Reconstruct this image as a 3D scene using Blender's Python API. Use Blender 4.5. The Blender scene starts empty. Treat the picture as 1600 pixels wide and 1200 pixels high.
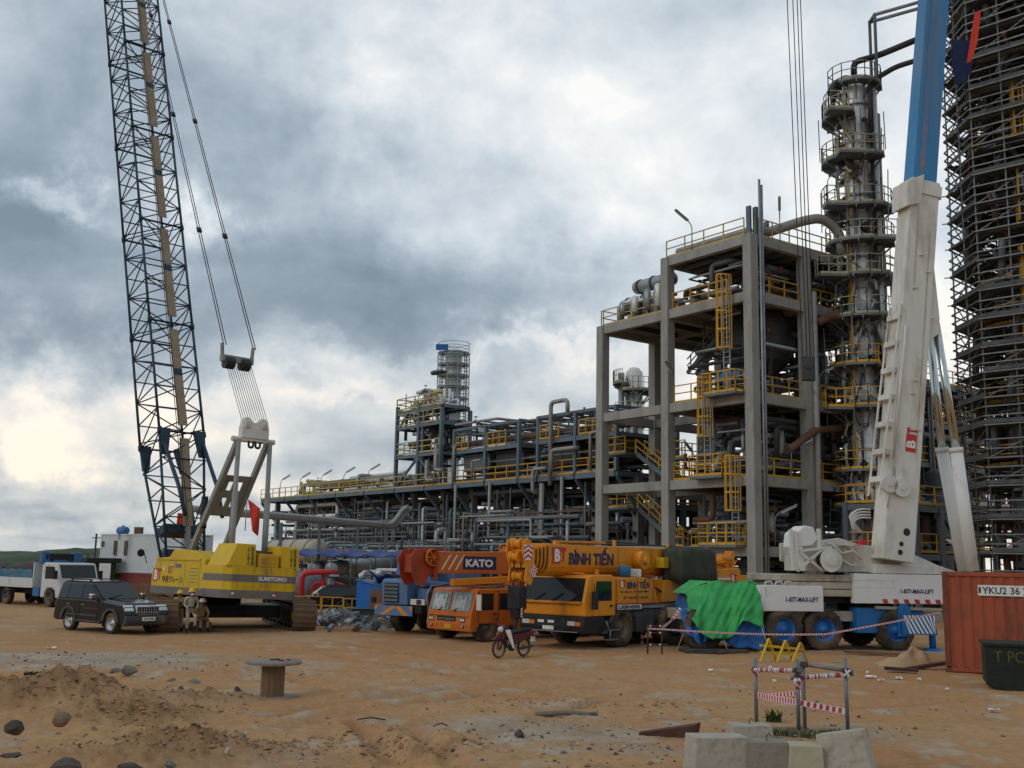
import bpy, math, random
import numpy as np
from mathutils import Vector, Matrix
random.seed(7); RNG = np.random.default_rng(11)
R = math.radians; PI = math.pi
SC = bpy.context.scene; COL = SC.collection
# ---------------------------------------------------------------- camera
F, TH, RO, EYE = 1700.0, R(9.25), R(1.1), 2.9
cf = Vector((0, math.cos(TH), math.sin(TH))); cu0 = Vector((0, -math.sin(TH), math.cos(TH))); cr0 = Vector((1, 0, 0))
cr = math.cos(RO)*cr0 + math.sin(RO)*cu0; cu = -math.sin(RO)*cr0 + math.cos(RO)*cu0
CAM = Vector((0, 0, EYE))
cd = bpy.data.cameras.new('camera'); cam = bpy.data.objects.new('camera', cd); COL.objects.link(cam)
cam.matrix_world = Matrix(((cr.x, cu.x, -cf.x, 0), (cr.y, cu.y, -cf.y, 0), (cr.z, cu.z, -cf.z, EYE), (0, 0, 0, 1)))
cd.sensor_width = 36; cd.lens = 36*F/1600; cd.clip_end = 6000; cd.clip_start = .1
SC.camera = cam
def ray(x, y): return cf + cr*((x-800)/F) - cu*((y-600)/F)
def at(x, y, Y): d = ray(x, y); return CAM + d*(Y/d.y)           # point seen at a spot of the photo, Y metres out
def gd(x, y, z=0): d = ray(x, y); return CAM + d*((z-EYE)/d.z)   # where that line of sight meets the ground
# ---------------------------------------------------------------- world
SUN_EL, SUN_AZ = 30, -125      # soft sun, high behind cloud, from behind left
W = bpy.data.worlds.new('World'); SC.world = W; W.use_nodes = True
def sky_world():
    nt = W.node_tree; N = nt.nodes; L = nt.links; N.clear()
    def nd(t, **k):
        n = N.new(t)
        for a, b in k.items(): setattr(n, a, b)
        return n
    def ma(op, a, b=None, c=None):
        n = nd('ShaderNodeMath', operation=op)
        for i, v in enumerate((a, b, c)):
            if v is None: continue
            if isinstance(v, (int, float)): n.inputs[i].default_value = v
            else: L.new(v, n.inputs[i])
        return n.outputs[0]
    def vm(op, a, b=None):
        n = nd('ShaderNodeVectorMath', operation=op)
        for i, v in enumerate((a, b)):
            if v is None: continue
            if isinstance(v, tuple): n.inputs[i].default_value = v
            else: L.new(v, n.inputs[i])
        return n
    tc = nd('ShaderNodeTexCoord'); d = vm('NORMALIZE', tc.outputs['Generated']).outputs[0]
    sx = nd('ShaderNodeSeparateXYZ'); L.new(d, sx.inputs[0]); X, Y, Z = sx.outputs
    az = ma('ARCTAN2', X, Y); el = ma('ARCSINE', Z)
    zz = ma('ADD', ma('MAXIMUM', Z, 0.0), .16)
    pc = nd('ShaderNodeCombineXYZ'); L.new(ma('DIVIDE', X, zz), pc.inputs[0]); L.new(ma('DIVIDE', Y, zz), pc.inputs[1])
    def nz(vec, scale, detail, rough=.55, dist=0.0, off=(0, 0, 0)):
        o = vm('ADD', vec, off).outputs[0]
        n = nd('ShaderNodeTexNoise'); L.new(o, n.inputs['Vector']); n.inputs['Scale'].default_value = scale
        n.inputs['Detail'].default_value = detail; n.inputs['Roughness'].default_value = rough; n.inputs['Distortion'].default_value = dist
        return n
    n1 = nz(pc.outputs[0], 1.5, 9, .52, .25, (3.1, 1.7, 0)).outputs['Fac']
    n2 = nz(d, 6.5, 9, .56, .35).outputs['Fac']
    n3 = nz(d, 19.0, 7, .6, .5).outputs['Fac']; wn = nz(d, 8.0, 7, .62).outputs['Color']
    ae = nd('ShaderNodeCombineXYZ'); L.new(az, ae.inputs[0]); L.new(el, ae.inputs[1])
    w = vm('SUBTRACT', wn, (.5, .5, .5)).outputs[0]; w = vm('MULTIPLY', w, (.36, .22, 0)).outputs[0]
    ae2 = vm('ADD', ae.outputs[0], w).outputs[0]
    val = ma('ADD', ma('MULTIPLY', ma('SUBTRACT', n1, .5), .95), ma('MULTIPLY', ma('SUBTRACT', n2, .5), .85)); val = ma('ADD', val, ma('MULTIPLY', ma('SUBTRACT', n3, .5), .30))
    val = ma('ADD', val, .59)
    bk = nd('ShaderNodeMapRange', interpolation_type='SMOOTHSTEP'); L.new(Y, bk.inputs[0])      # added dimming of the unseen sky overhead and behind, to cut fill light
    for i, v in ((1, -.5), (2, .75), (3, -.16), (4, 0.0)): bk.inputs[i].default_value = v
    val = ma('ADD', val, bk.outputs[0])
    blobs = [(40, 120, 170, 260, -.22), (70, 420, 220, 110, -.14), (155, 305, 55, 28, .45), (372, 318, 40, 26, .22), (330, 300, 40, 20, .12), (470, 230, 190, 150, -.17), (640, 450, 360, 95, -.22),
             (380, 490, 240, 70, -.12), (330, 60, 160, 120, .06), (690, 80, 190, 100, .26), (1000, 130, 300, 170, .24), (1380, 330, 260, 260, .16), (980, 400, 110, 45, .18),
             (60, 580, 260, 35, .14), (90, 660, 230, 65, .38), (800, 548, 190, 20, .26), (560, 600, 150, 24, .20), (40, 640, 120, 40, .16), (215, 800, 60, 18, .18), (610, 330, 60, 40, .12), (540, 670, 200, 40, -.14), (110, 810, 260, 34, -.22),
             (560, 735, 150, 30, -.14), (60, 740, 160, 20, -.12), (1150, 620, 260, 120, .22), (1520, 600, 200, 200, .22), (780, 640, 130, 30, -.08), (480, 770, 120, 20, .12),(350,320,60,40,.16)]
    for bx, by, rx, ry, A in blobs:
        r = ray(bx, by).normalized(); a0, e0 = math.atan2(r.x, r.y), math.asin(r.z)
        q = vm('MULTIPLY', vm('SUBTRACT', ae2, (a0, e0, 0)).outputs[0], (F/rx, F/ry, 0)).outputs[0]
        dd = vm('DOT_PRODUCT', q, q).outputs['Value']
        val = ma('ADD', val, ma('MULTIPLY', ma('POWER', 2.71828, ma('MULTIPLY', dd, -.7)), A))
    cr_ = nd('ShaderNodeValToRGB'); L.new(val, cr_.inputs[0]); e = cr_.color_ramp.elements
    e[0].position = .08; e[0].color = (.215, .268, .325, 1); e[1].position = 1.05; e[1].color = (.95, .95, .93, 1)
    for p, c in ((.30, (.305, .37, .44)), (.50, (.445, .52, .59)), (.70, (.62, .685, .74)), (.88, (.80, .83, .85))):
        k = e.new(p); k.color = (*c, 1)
    warm = nd('ShaderNodeMapRange'); L.new(el, warm.inputs[0])
    for i, v in ((1, R(16)), (2, R(3)), (3, 0.0), (4, 1.0)): warm.inputs[i].default_value = v
    wm = ma('MULTIPLY', warm.outputs[0], ma('MULTIPLY', val, .75)); wm = ma('MINIMUM', ma('MAXIMUM', wm, 0.0), 1.0)
    mx = nd('ShaderNodeMix', data_type='RGBA', blend_type='MULTIPLY'); L.new(wm, mx.inputs['Factor'])
    L.new(cr_.outputs[0], mx.inputs['A']); mx.inputs['B'].default_value = (1.14, .96, .78, 1)
    sk = nd('ShaderNodeTexSky', sky_type='NISHITA'); sk.sun_disc = False; sk.sun_elevation = R(SUN_EL); sk.sun_rotation = R(SUN_AZ)
    b1 = nd('ShaderNodeBackground'); L.new(sk.outputs[0], b1.inputs[0]); b1.inputs[1].default_value = .08
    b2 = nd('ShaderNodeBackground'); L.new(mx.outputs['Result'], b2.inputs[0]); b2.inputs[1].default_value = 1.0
    ms = nd('ShaderNodeMixShader'); ms.inputs[0].default_value = .93
    L.new(b1.outputs[0], ms.inputs[1]); L.new(b2.outputs[0], ms.inputs[2])
    out = nd('ShaderNodeOutputWorld'); L.new(ms.outputs[0], out.inputs[0])
sky_world()
sl = bpy.data.lights.new('sun', 'SUN'); sl.energy = .5; sl.angle = R(25); sl.color = (1, .95, .88)
so = bpy.data.objects.new('sun', sl); COL.objects.link(so)
so.rotation_euler = Vector((math.sin(R(SUN_AZ))*math.cos(R(SUN_EL)), math.cos(R(SUN_AZ))*math.cos(R(SUN_EL)), math.sin(R(SUN_EL)))).to_track_quat('Z', 'Y').to_euler()
vs = SC.view_settings; vs.view_transform = 'Standard'; vs.look = 'None'; vs.exposure = 0.12; vs.gamma = 1
# ---------------------------------------------------------------- materials
MAT = {}
def mat(name, c, rough=.6, metal=0.0, var=.18, scale=2.5, dirt=None, amt=.35, dscale=1.2, stretch=(1, 1, 1), bump=0.0, bscale=20, spec=.4):
    m = bpy.data.materials.new(name); m.use_nodes = True; nt = m.node_tree; N = nt.nodes; L = nt.links
    b = N['Principled BSDF']; b.inputs['Roughness'].default_value = rough; b.inputs['Metallic'].default_value = metal
    b.inputs['Specular IOR Level'].default_value = spec
    tc = N.new('ShaderNodeTexCoord'); mp = N.new('ShaderNodeMapping'); mp.inputs['Scale'].default_value = stretch; L.new(tc.outputs['Object'], mp.inputs[0])
    def noise(s, det=6, ro=.6):
        n = N.new('ShaderNodeTexNoise'); n.inputs['Scale'].default_value = s; n.inputs['Detail'].default_value = det; n.inputs['Roughness'].default_value = ro
        L.new(mp.outputs[0], n.inputs['Vector']); return n.outputs['Fac']
    n1 = noise(scale); r = N.new('ShaderNodeValToRGB'); L.new(n1, r.inputs[0])
    r.color_ramp.elements[0].position = .3; r.color_ramp.elements[1].position = .7
    r.color_ramp.elements[0].color = (*[x*(1-var) for x in c], 1); r.color_ramp.elements[1].color = (*[min(1, x*(1+var)) for x in c], 1)
    out = r.outputs[0]
    if dirt is not None:
        n2 = noise(dscale, 8, .68); r2 = N.new('ShaderNodeValToRGB'); L.new(n2, r2.inputs[0])
        r2.color_ramp.elements[0].position = .62-.3*amt; r2.color_ramp.elements[1].position = .80-.25*amt
        mx = N.new('ShaderNodeMix'); mx.data_type = 'RGBA'; L.new(r2.outputs[0], mx.inputs['Factor']); L.new(out, mx.inputs['A']); mx.inputs['B'].default_value = (*dirt, 1)
        out = mx.outputs['Result']
    L.new(out, b.inputs['Base Color'])
    rm_ = N.new('ShaderNodeMapRange'); L.new(noise(scale*2.3+.7, 7, .7), rm_.inputs[0])       # worn and dusty patches shine less
    for i, v in ((1, .3), (2, .7), (3, rough*.82), (4, min(1, rough*1.35+.04))): rm_.inputs[i].default_value = v
    L.new(rm_.outputs[0], b.inputs['Roughness'])
    if bump:
        bn = N.new('ShaderNodeBump'); bn.inputs['Strength'].default_value = bump; bn.inputs['Distance'].default_value = .05
        L.new(noise(bscale, 5), bn.inputs['Height']); L.new(bn.outputs[0], b.inputs['Normal'])
    MAT[name] = m; return m
DUST = (.30, .19, .10); RUST = (.11, .045, .02)
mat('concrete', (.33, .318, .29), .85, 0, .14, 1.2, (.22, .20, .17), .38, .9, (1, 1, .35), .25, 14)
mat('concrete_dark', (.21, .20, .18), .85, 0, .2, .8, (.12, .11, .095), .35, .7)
mat('steel', (.155, .168, .178), .5, .3, .2, 1.0, (.17, .12, .09), .18, 1.0)
mat('steel_blue', (.13, .17, .20), .5, .25, .18, .8, (.12, .10, .08), .2, 1.0)
mat('steel_dark', (.055, .058, .06), .6, .2, .3, 1.0, (.10, .06, .035), .3, .8)
mat('galv', (.32, .34, .35), .42, .6, .2, 1.5)
mat('scaffold', (.20, .20, .195), .5, .5, .25, 2.0, (.12, .07, .04), .3, 2)
mat('cladding', (.72, .72, .70), .38, .30, .14, 2.0, (.30, .28, .25), .25, 1.0)
mat('pipe_grey', (.34, .325, .30), .5, .25, .12, 1.0, (.16, .12, .09), .25, 1.0)
mat('pipe_rust', (.14, .075, .045), .7, .1, .3, 1.0)
mat('safety_yellow', (.62, .33, .025), .5, 0, .15, 1.0, (.30, .15, .03), .2, 2)
mat('rail_yellow', (.52, .39, .12), .5, 0, .15, 1.0)
mat('crane_yellow', (.68, .43, .012), .48, 0, .08, 1.5, (.33, .20, .05), .30, 1.3, (1, 1, .5))
mat('crane_grey', (.17, .155, .14), .55, 0, .15, 2, DUST, .3, 1.5)
mat('boom_blue', (.018, .042, .066), .45, .1, .3, 1.0)
mat('wood', (.33, .25, .165), .8, 0, .2, 3, (.2, .14, .09), .3, 1.5)
mat('gantry_grey', (.29, .285, .265), .5, .2, .12, 1.5, (.15, .12, .09), .3, 1.5)
mat('rope', (.05, .05, .055), .5, .3, .1)
mat('black', (.014, .014, .015), .6, 0, .3, 2, (.05, .035, .022), .2, 1.5)
mat('track_mud', (.20, .125, .07), .85, 0, .3, 3, (.06, .045, .035), .35, 2.5, bump=.4)
mat('orange', (.74, .27, .012), .48, 0, .07, 1.5, (.36, .14, .03), .22, 1.4, (1, 1, .5))
mat('kato_orange', (.56, .15, .018), .5, 0, .09, 1.5, (.26, .09, .035), .28, 1.4)
mat('kato_red', (.36, .055, .02), .45, 0, .12, 1.5, (.15, .04, .02), .3, 1.3)
mat('carrier_grey', (.075, .082, .088), .5, 0, .15, 1.5, DUST, .30, 1.2)
mat('tyre', (.04, .034, .028), .85, 0, .3, 3, (.17, .115, .07), .55, 2.0)
mat('rim_grey', (.12, .11, .10), .6, .2, .2, 3, DUST, .45, 2)
mat('rim_blue', (.02, .15, .42), .5, 0, .15, 3, DUST, .22, 2)
mat('glass', (.018, .024, .026), .07, 0, .2, 1, spec=.4)
mat('glass_pale', (.16, .22, .22), .12, 0, .5, 3, spec=.7)
mat('white_paint', (.66, .64, .585), .42, 0, .06, 1.2, (.38, .32, .24), .22, 1.1, (1, 1, .4))
mat('white_panel', (.74, .73, .70), .42, 0, .04, 1.2, (.5, .44, .35), .14, 1.1)
mat('cream', (.68, .66, .59), .5, 0, .08, 1.2, (.40, .35, .27), .42, .8, (1, 1, .3))
mat('slab_cream', (.44, .39, .30), .7, 0, .15, 1.2, (.20, .15, .10), .4, 1.0)
mat('max_blue', (.015, .145, .40), .42, 0, .12, 1.0, (.10, .12, .16), .22, .9, (1, 1, .3))
mat('boom_sky', (.04, .215, .45), .42, 0, .10, .8, (.16, .20, .25), .35, .5, (1, 1, .15))
mat('chrome', (.55, .58, .56), .12, 1.0, .05)
mat('red_logo', (.52, .03, .03), .5, 0, .1)
mat('white_mark', (.78, .77, .74), .5, 0, .04)
mat('navy', (.02, .025, .09), .5, 0, .1)
mat('ink', (.02, .02, .022), .5, 0, .1)
mat('olive', (.050, .055, .036), .85, 0, .25, 2, bump=.3, bscale=6)
mat('tarp_green', (.04, .37, .09), .55, 0, .22, 1.2, (.10, .42, .16), .3, 2.2, bump=.6, bscale=7)
mat('tarp_blue', (.02, .12, .36), .5, 0, .3, 1.5, bump=.6, bscale=7)
mat('cloth_dark', (.012, .025, .075), .8, 0, .3, 2)
mat('tarp_navy', (.018, .05, .20), .5, 0, .2, 1.5)
mat('container_orange', (.37, .082, .036), .6, 0, .14, 1.0, (.16, .05, .028), .50, 1.1, (1, 1, .35))
mat('rust_dark', (.075, .03, .02), .8, 0, .35, 2)
mat('bin_green', (.008, .014, .009), .6, 0, .3, 2)
mat('chalk_yellow', (.10, .09, .015), .8, 0, .3, 8)
mat('red_pipe', (.52, .03, .035), .4, 0, .1)
mat('prefab_white', (.56, .59, .60), .6, 0, .06, .7, (.36, .35, .33), .25, .5, (1, 1, .3))
mat('dull_red', (.24, .055, .05), .6, 0, .15, 1, (.15, .06, .04), .35, .6)
mat('brown_board', (.22, .12, .065), .8, 0, .25, 1.5, (.30, .2, .12), .3, .8)
mat('shed_blue', (.02, .17, .55), .5, 0, .1, 1)
mat('tank_blue', (.03, .14, .30), .4, 0, .1)
mat('pale_blue', (.10, .19, .36), .5, 0, .12, 1, DUST, .2, 1)
mat('car_black', (.008, .010, .013), .14, .1, .1, 1, spec=.55)
mat('car_trim', (.055, .06, .065), .45, .2, .15, 2, DUST, .3, 2)
mat('lamp_glass', (.62, .64, .66), .12, .2, .15, 8)
mat('amber', (.65, .16, .02), .3, 0, .1)
mat('truck_white', (.60, .61, .60), .4, 0, .06, 1, DUST, .22, 1)
mat('hull_blue', (.06, .20, .33), .6, 0, .25, 1.2, (.20, .16, .12), .35, 1)
mat('cover_brown', (.055, .042, .04), .8, 0, .3, 1.5)
mat('khaki', (.40, .28, .145), .9, 0, .2, 5, (.14, .09, .05), .25, 3)
mat('khaki_pale', (.44, .39, .29), .9, 0, .2, 5, (.16, .12, .08), .25, 3)
mat('skin', (.24, .125, .075), .6, 0, .1)
mat('helmet_yellow', (.78, .45, .01), .35, 0, .05)
mat('helmet_white', (.78, .78, .76), .35, 0, .03)
mat('maroon', (.10, .014, .02), .35, 0, .1)
mat('reel_wood', (.19, .115, .062), .8, 0, .2, 4, (.10, .06, .035), .35, 2.5, (1, 1, .3))
mat('reel_top', (.24, .20, .16), .85, 0, .2, 4, (.16, .13, .10), .4, 3)
mat('block_concrete', (.43, .385, .315), .88, 0, .18, 2.5, (.24, .19, .13), .5, 2.2, bump=.3, bscale=18)
mat('stone_dark', (.075, .058, .047), .85, 0, .3, 4, (.15, .10, .06), .3, 3, bump=.4)
mat('stone_grey', (.19, .165, .14), .85, 0, .3, 4, (.11, .09, .075), .3, 3, bump=.4)
mat('curtain', (.46, .50, .48), .7, 0, .25, 6)
mat('container_post', (.20, .055, .03), .7, 0, .2, 1.5, (.07, .03, .02), .5, 2)
mat('clod', (.33, .185, .088), .95, 0, .25, 6)
mat('hub_yellow', (.32, .30, .03), .8, 0, .3, 5)
mat('rail_pale', (.42, .36, .22), .5, 0, .15, 1.0)
mat('plank_dark', (.095, .098, .10), .8, 0, .35, 2)
mat('tarp_seam', (.03, .27, .06), .6, 0, .2, 3)
mat('sand_heap', (.50, .33, .18), .95, 0, .14, 3, (.38, .24, .13), .4, 1.5, bump=.5, bscale=25)
mat('paper', (.80, .79, .76), .8, 0, .05)
mat('leaf_green', (.045, .075, .018), .8, 0, .4, 3)
mat('hill_green', (.040, .068, .026), .95, 0, .5, .06, (.075, .08, .035), .35, .03)
mat('tape_white', (.74, .70, .68), .5, 0, .05)
mat('tape_red', (.55, .03, .05), .5, 0, .05)
mat('red_cloth', (.62, .05, .03), .8, 0, .15, 1)
mat('debris_grey', (.16, .175, .19), .6, .3, .3, 1.5, (.1, .08, .07), .3, 1)
mat('green_plate', (.03, .055, .045), .6, 0, .3, 2)
# ---------------------------------------------------------------- mesh helpers
class M:
    def __init__(s): s.v = []; s.f = []; s.s = []
    def add(s, vs, fs, sm=False):
        n = len(s.v); s.v.extend([tuple(p) for p in vs]); s.f.extend([tuple(i+n for i in f) for f in fs]); s.s.extend([sm]*len(fs)); return s
    def hexa(s, p):   # 8 corners: bottom ring then top ring
        return s.add(p, [(3, 2, 1, 0), (4, 5, 6, 7), (0, 1, 5, 4), (1, 2, 6, 5), (2, 3, 7, 6), (3, 0, 4, 7)])
    def box(s, x0, x1, y0, y1, z0, z1):
        return s.hexa([(x0, y0, z0), (x1, y0, z0), (x1, y1, z0), (x0, y1, z0), (x0, y0, z1), (x1, y0, z1), (x1, y1, z1), (x0, y1, z1)])
    def bar(s, a, b, w, h=None, up=(0, 0, 1)):
        a, b = Vector(a), Vector(b); d = (b-a)
        if d.length < 1e-6: return s
        d.normalize(); u = Vector(up)
        if abs(d.dot(u)) > .98: u = Vector((0, 1, 0)) if abs(d.y) < .9 else Vector((1, 0, 0))
        r = d.cross(u).normalized(); u = r.cross(d); h = h or w; r = r*(w/2); u = u*(h/2)
        return s.hexa([a-r-u, a+r-u, a+r+u, a-r+u, b-r-u, b+r-u, b+r+u, b-r+u])
    def tube(s, a, b, r, n=8, r2=None, caps=True):
        a, b = Vector(a), Vector(b); d = (b-a).normalized(); u = Vector((0, 0, 1)) if abs(d.z) < .9 else Vector((1, 0, 0))
        x = d.cross(u).normalized(); y = d.cross(x); r2 = r if r2 is None else r2
        c = [(x*math.cos(2*PI*i/n)+y*math.sin(2*PI*i/n)) for i in range(n)]
        k = len(s.v); s.v.extend([tuple(a+q*r) for q in c]+[tuple(b+q*r2) for q in c])
        for i in range(n):
            j = (i+1) % n; s.f.append((k+i, k+n+i, k+n+j, k+j)); s.s.append(True)
        if caps: s.f.append(tuple(k+i for i in range(n))); s.f.append(tuple(k+n+i for i in reversed(range(n)))); s.s += [False, False]
        return s
    def path(s, pts, r, n=8, bend=0.0):
        P = [Vector(p) for p in pts]
        if bend:       # round the corners
            Q = [P[0]]
            for i in range(1, len(P)-1):
                a, b, c = P[i-1], P[i], P[i+1]; l = min(bend, (b-a).length*.45, (c-b).length*.45)
                p, q = b+(a-b).normalized()*l, b+(c-b).normalized()*l
                for t in (0, .25, .5, .75, 1): Q.append(p*(1-t)**2+b*2*t*(1-t)+q*t*t)
            Q.append(P[-1]); P = Q
        k = len(s.v); m = len(P); x = None
        for i, p in enumerate(P):
            d = (P[min(i+1, m-1)]-P[max(i-1, 0)]).normalized()
            if x is None:
                u = Vector((0, 0, 1)) if abs(d.z) < .9 else Vector((1, 0, 0)); x = d.cross(u).normalized()
            else: x = (x-d*x.dot(d)).normalized()
            y = d.cross(x)
            for j in range(n):
                t = 2*PI*j/n; s.v.append(tuple(p+(x*math.cos(t)+y*math.sin(t))*r))
        for i in range(m-1):
            for j in range(n):
                q = (j+1) % n; s.f.append((k+i*n+j, k+(i+1)*n+j, k+(i+1)*n+q, k+i*n+q)); s.s.append(True)
        s.f.append(tuple(k+j for j in range(n))); s.f.append(tuple(k+(m-1)*n+j for j in reversed(range(n)))); s.s += [False, False]
        return s
    def prism(s, poly, ax, lo, hi):
        m = len(poly)
        def P(a, b, c): return (c, a, b) if ax == 'x' else (a, c, b) if ax == 'y' else (a, b, c)
        A = sum(poly[i][0]*poly[(i+1) % m][1]-poly[(i+1) % m][0]*poly[i][1] for i in range(m))
        if (A > 0) == (ax == 'y'): poly = poly[::-1]
        vs = [P(a, b, lo) for a, b in poly]+[P(a, b, hi) for a, b in poly]
        return s.add(vs, [tuple(reversed(range(m))), tuple(range(m, 2*m))]+[(i, (i+1) % m, m+(i+1) % m, m+i) for i in range(m)])
    def lathe(s, prof, n=16, o=(0, 0, 0), ax='z', sm=True, cap=True):   # prof: (radius, height)
        k = len(s.v); m = len(prof); o = Vector(o)
        for r, h in prof:
            for j in range(n):
                t = 2*PI*j/n; a, b = r*math.cos(t), r*math.sin(t)
                s.v.append(tuple(o+Vector((a, b, h) if ax == 'z' else (a, h, b) if ax == 'y' else (h, a, b))))
        for i in range(m-1):
            for j in range(n):
                q = (j+1) % n; f = (k+i*n+j, k+i*n+q, k+(i+1)*n+q, k+(i+1)*n+j)
                s.f.append(f if ax != 'y' else f[::-1]); s.s.append(sm)
        if not cap: return s
        if prof[0][0] > 1e-4: s.f.append(tuple(k+j for j in range(n))); s.s.append(False)
        if prof[-1][0] > 1e-4: s.f.append(tuple(k+(m-1)*n+j for j in range(n))); s.s.append(False)
        return s
    def ball(s, c, rx, ry=None, rz=None, n=10, m=6):
        ry = ry or rx; rz = rz or rx; c = Vector(c); k = len(s.v)
        for i in range(m+1):
            p = -PI/2+PI*i/m
            for j in range(n): t = 2*PI*j/n; s.v.append(tuple(c+Vector((rx*math.cos(p)*math.cos(t), ry*math.cos(p)*math.sin(t), rz*math.sin(p)))))
        for i in range(m):
            for j in range(n): q = (j+1) % n; s.f.append((k+i*n+j, k+i*n+q, k+(i+1)*n+q, k+(i+1)*n+j)); s.s.append(True)
        return s
    def mesh(s, name):
        me = bpy.data.meshes.new(name); me.from_pydata(s.v, [], s.f); me.polygons.foreach_set('use_smooth', s.s); me.update(); return me
    def obj(s, name, m, parent=None, bevel=0.0, label=None, loc=None):
        o = bpy.data.objects.new(name, s.mesh(name)); COL.objects.link(o); o.data.materials.append(MAT[m])
        if parent is not None: o.parent = parent
        if loc is not None: o.location = loc
        if bevel:
            b = o.modifiers.new('bevel', 'BEVEL'); b.width = bevel; b.segments = 2; b.limit_method = 'ANGLE'; b.angle_limit = R(35)
        if label: o['label'] = label
        return o
def tag(o, label, cat, group=None, kind=None):
    if kind: o['kind'] = kind
    if label: o['label'] = label
    if cat: o['category'] = cat
    if group: o['group'] = group
    return o
def thing(name, label, cat, loc=(0, 0, 0), rotz=0.0, group=None):
    o = bpy.data.objects.new(name, None); COL.objects.link(o); o.location = loc; o.rotation_euler = (0, 0, rotz); o.empty_display_size = .3; o['kind'] = 'thing'
    return tag(o, label, cat, group)
def share(o, loc=None, rot=None, parent=None):     # a copy of one object, sharing its mesh
    c = o.copy(); COL.objects.link(c)
    if parent is not None: c.parent = parent
    if loc is not None: c.location = loc
    if rot is not None: c.rotation_euler = rot
    return c
def dup(root, loc, rotz, label=None, group=None):
    r = share(root, loc, (0, 0, rotz))
    if label: r['label'] = label
    if group: r['group'] = group
    for ch in list(root.children):
        c = share(ch, parent=r)
        for g in list(ch.children): share(g, parent=c)
    return r
def text(body, m, parent, o, right, up, h, w=None, bold=.012, name='lettering', depth=.006):
    c = bpy.data.curves.new('t', 'FONT'); c.body = body; c.size = 1; c.extrude = .004; c.offset = bold; c.resolution_u = 3
    t = bpy.data.objects.new('t', c)
    me = bpy.data.meshes.new_from_object(t)
    bpy.data.objects.remove(t); bpy.data.curves.remove(c)
    n = len(me.vertices); a = np.empty(n*3); me.vertices.foreach_get('co', a); a = a.reshape(-1, 3)
    lo, hi = a.min(0), a.max(0); sy = h/(hi[1]-lo[1]); sx = sy if w is None else w/(hi[0]-lo[0])
    rt, u = Vector(right).normalized(), Vector(up).normalized(); nn = rt.cross(u)
    b = (a[:, :1]-lo[0])*sx*np.array(rt)+(a[:, 1:2]-lo[1])*sy*np.array(u)+(a[:, 2:3]+.004)/.008*depth*np.array(nn)+np.array(Vector(o))
    me.vertices.foreach_set('co', b.ravel()); me.update()
    ob = bpy.data.objects.new(name, me); COL.objects.link(ob); me.materials.clear(); me.materials.append(MAT[m])
    if parent is not None: ob.parent = parent
    return ob
def rail(pts, m=None, h=1.1, step=1.5, r=.028, closed=False):     # posts, two rails and a kick plate along a line
    m = m or M(); P = [Vector(p) for p in pts]
    if closed: P.append(P[0])
    for a, b in zip(P, P[1:]):
        n = max(1, round((b-a).length/step))
        for i in range(n+1): q = a.lerp(b, i/n); m.bar(q, q+Vector((0, 0, h)), 2*r)
        for z in (h, h*.55): m.bar(a+Vector((0, 0, z)), b+Vector((0, 0, z)), 2*r)
        m.bar(a+Vector((0, 0, .08)), b+Vector((0, 0, .08)), .02, .14)
    return m
# ---------------------------------------------------------------- ground
TAB = np.random.default_rng(3).random((256, 256))
def vn(x, y):
    xi, yi = np.floor(x).astype(int), np.floor(y).astype(int); fx, fy = x-xi, y-yi; fx = fx*fx*(3-2*fx); fy = fy*fy*(3-2*fy)
    g = lambda i, j: TAB[(xi+i) & 255, (yi+j) & 255]
    return (g(0, 0)*(1-fx)+g(1, 0)*fx)*(1-fy)+(g(0, 1)*(1-fx)+g(1, 1)*fx)*fy-.5
def fbm(x, y, o=4, g=.55): return sum(vn(x*2**i+17*i, y*2**i+31*i)*g**i for i in range(o))
def bump2(x, y, c, sx, sy, rot=0): 
    dx, dy = x-c[0], y-c[1]; k, q = math.cos(rot), math.sin(rot); a, b = dx*k+dy*q, -dx*q+dy*k
    return np.exp(-(a/sx)**2-(b/sy)**2)
G = lambda x, y: gd(x, y)
MOUNDS = [(G(20, 1118), 2.9, 1.35, .58, .0), (G(150, 1106), .95, .85, .34, .2), (G(215, 1135), 1.0, .8, .22, 0), (G(310, 1178), 1.5, .75, .36, -.25), (G(190, 1200), 1.6, .7, .22, 0),
          (G(290, 1093), 1.5, .5, .17, -.1), (G(300, 1050), 4.0, 1.0, .16, -.12), (G(160, 1028), 5, 1.6, .07, 0), (G(1250, 1150), 1.8, .9, .06, 0), (G(850, 1110), 3, 1.2, .06, 0)]
RUTS = [(G(560, 1130), G(640, 1200)), (G(655, 1140), G(720, 1205)), (G(470, 1065), G(560, 1085)), (G(520, 1000), G(1000, 1080)), (G(460, 1015), G(1000, 1105)), (G(100, 1000), G(500, 1006)), (G(600, 1046), G(1300, 1040)), (G(700, 1075), G(1250, 1075)), (G(420, 1120), G(700, 1072)), (G(440, 1135), G(760, 1082)), (G(560, 1190), G(960, 1095)), (G(380, 1050), G(900, 1060)), (G(1000, 1125), G(1560, 1090)), (G(60, 1000), G(640, 1022))]
def seg(x, y, a, b):
    dx, dy = b.x-a.x, b.y-a.y; t = np.clip(((x-a.x)*dx+(y-a.y)*dy)/(dx*dx+dy*dy), 0, 1); return np.hypot(x-a.x-t*dx, y-a.y-t*dy)
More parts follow.
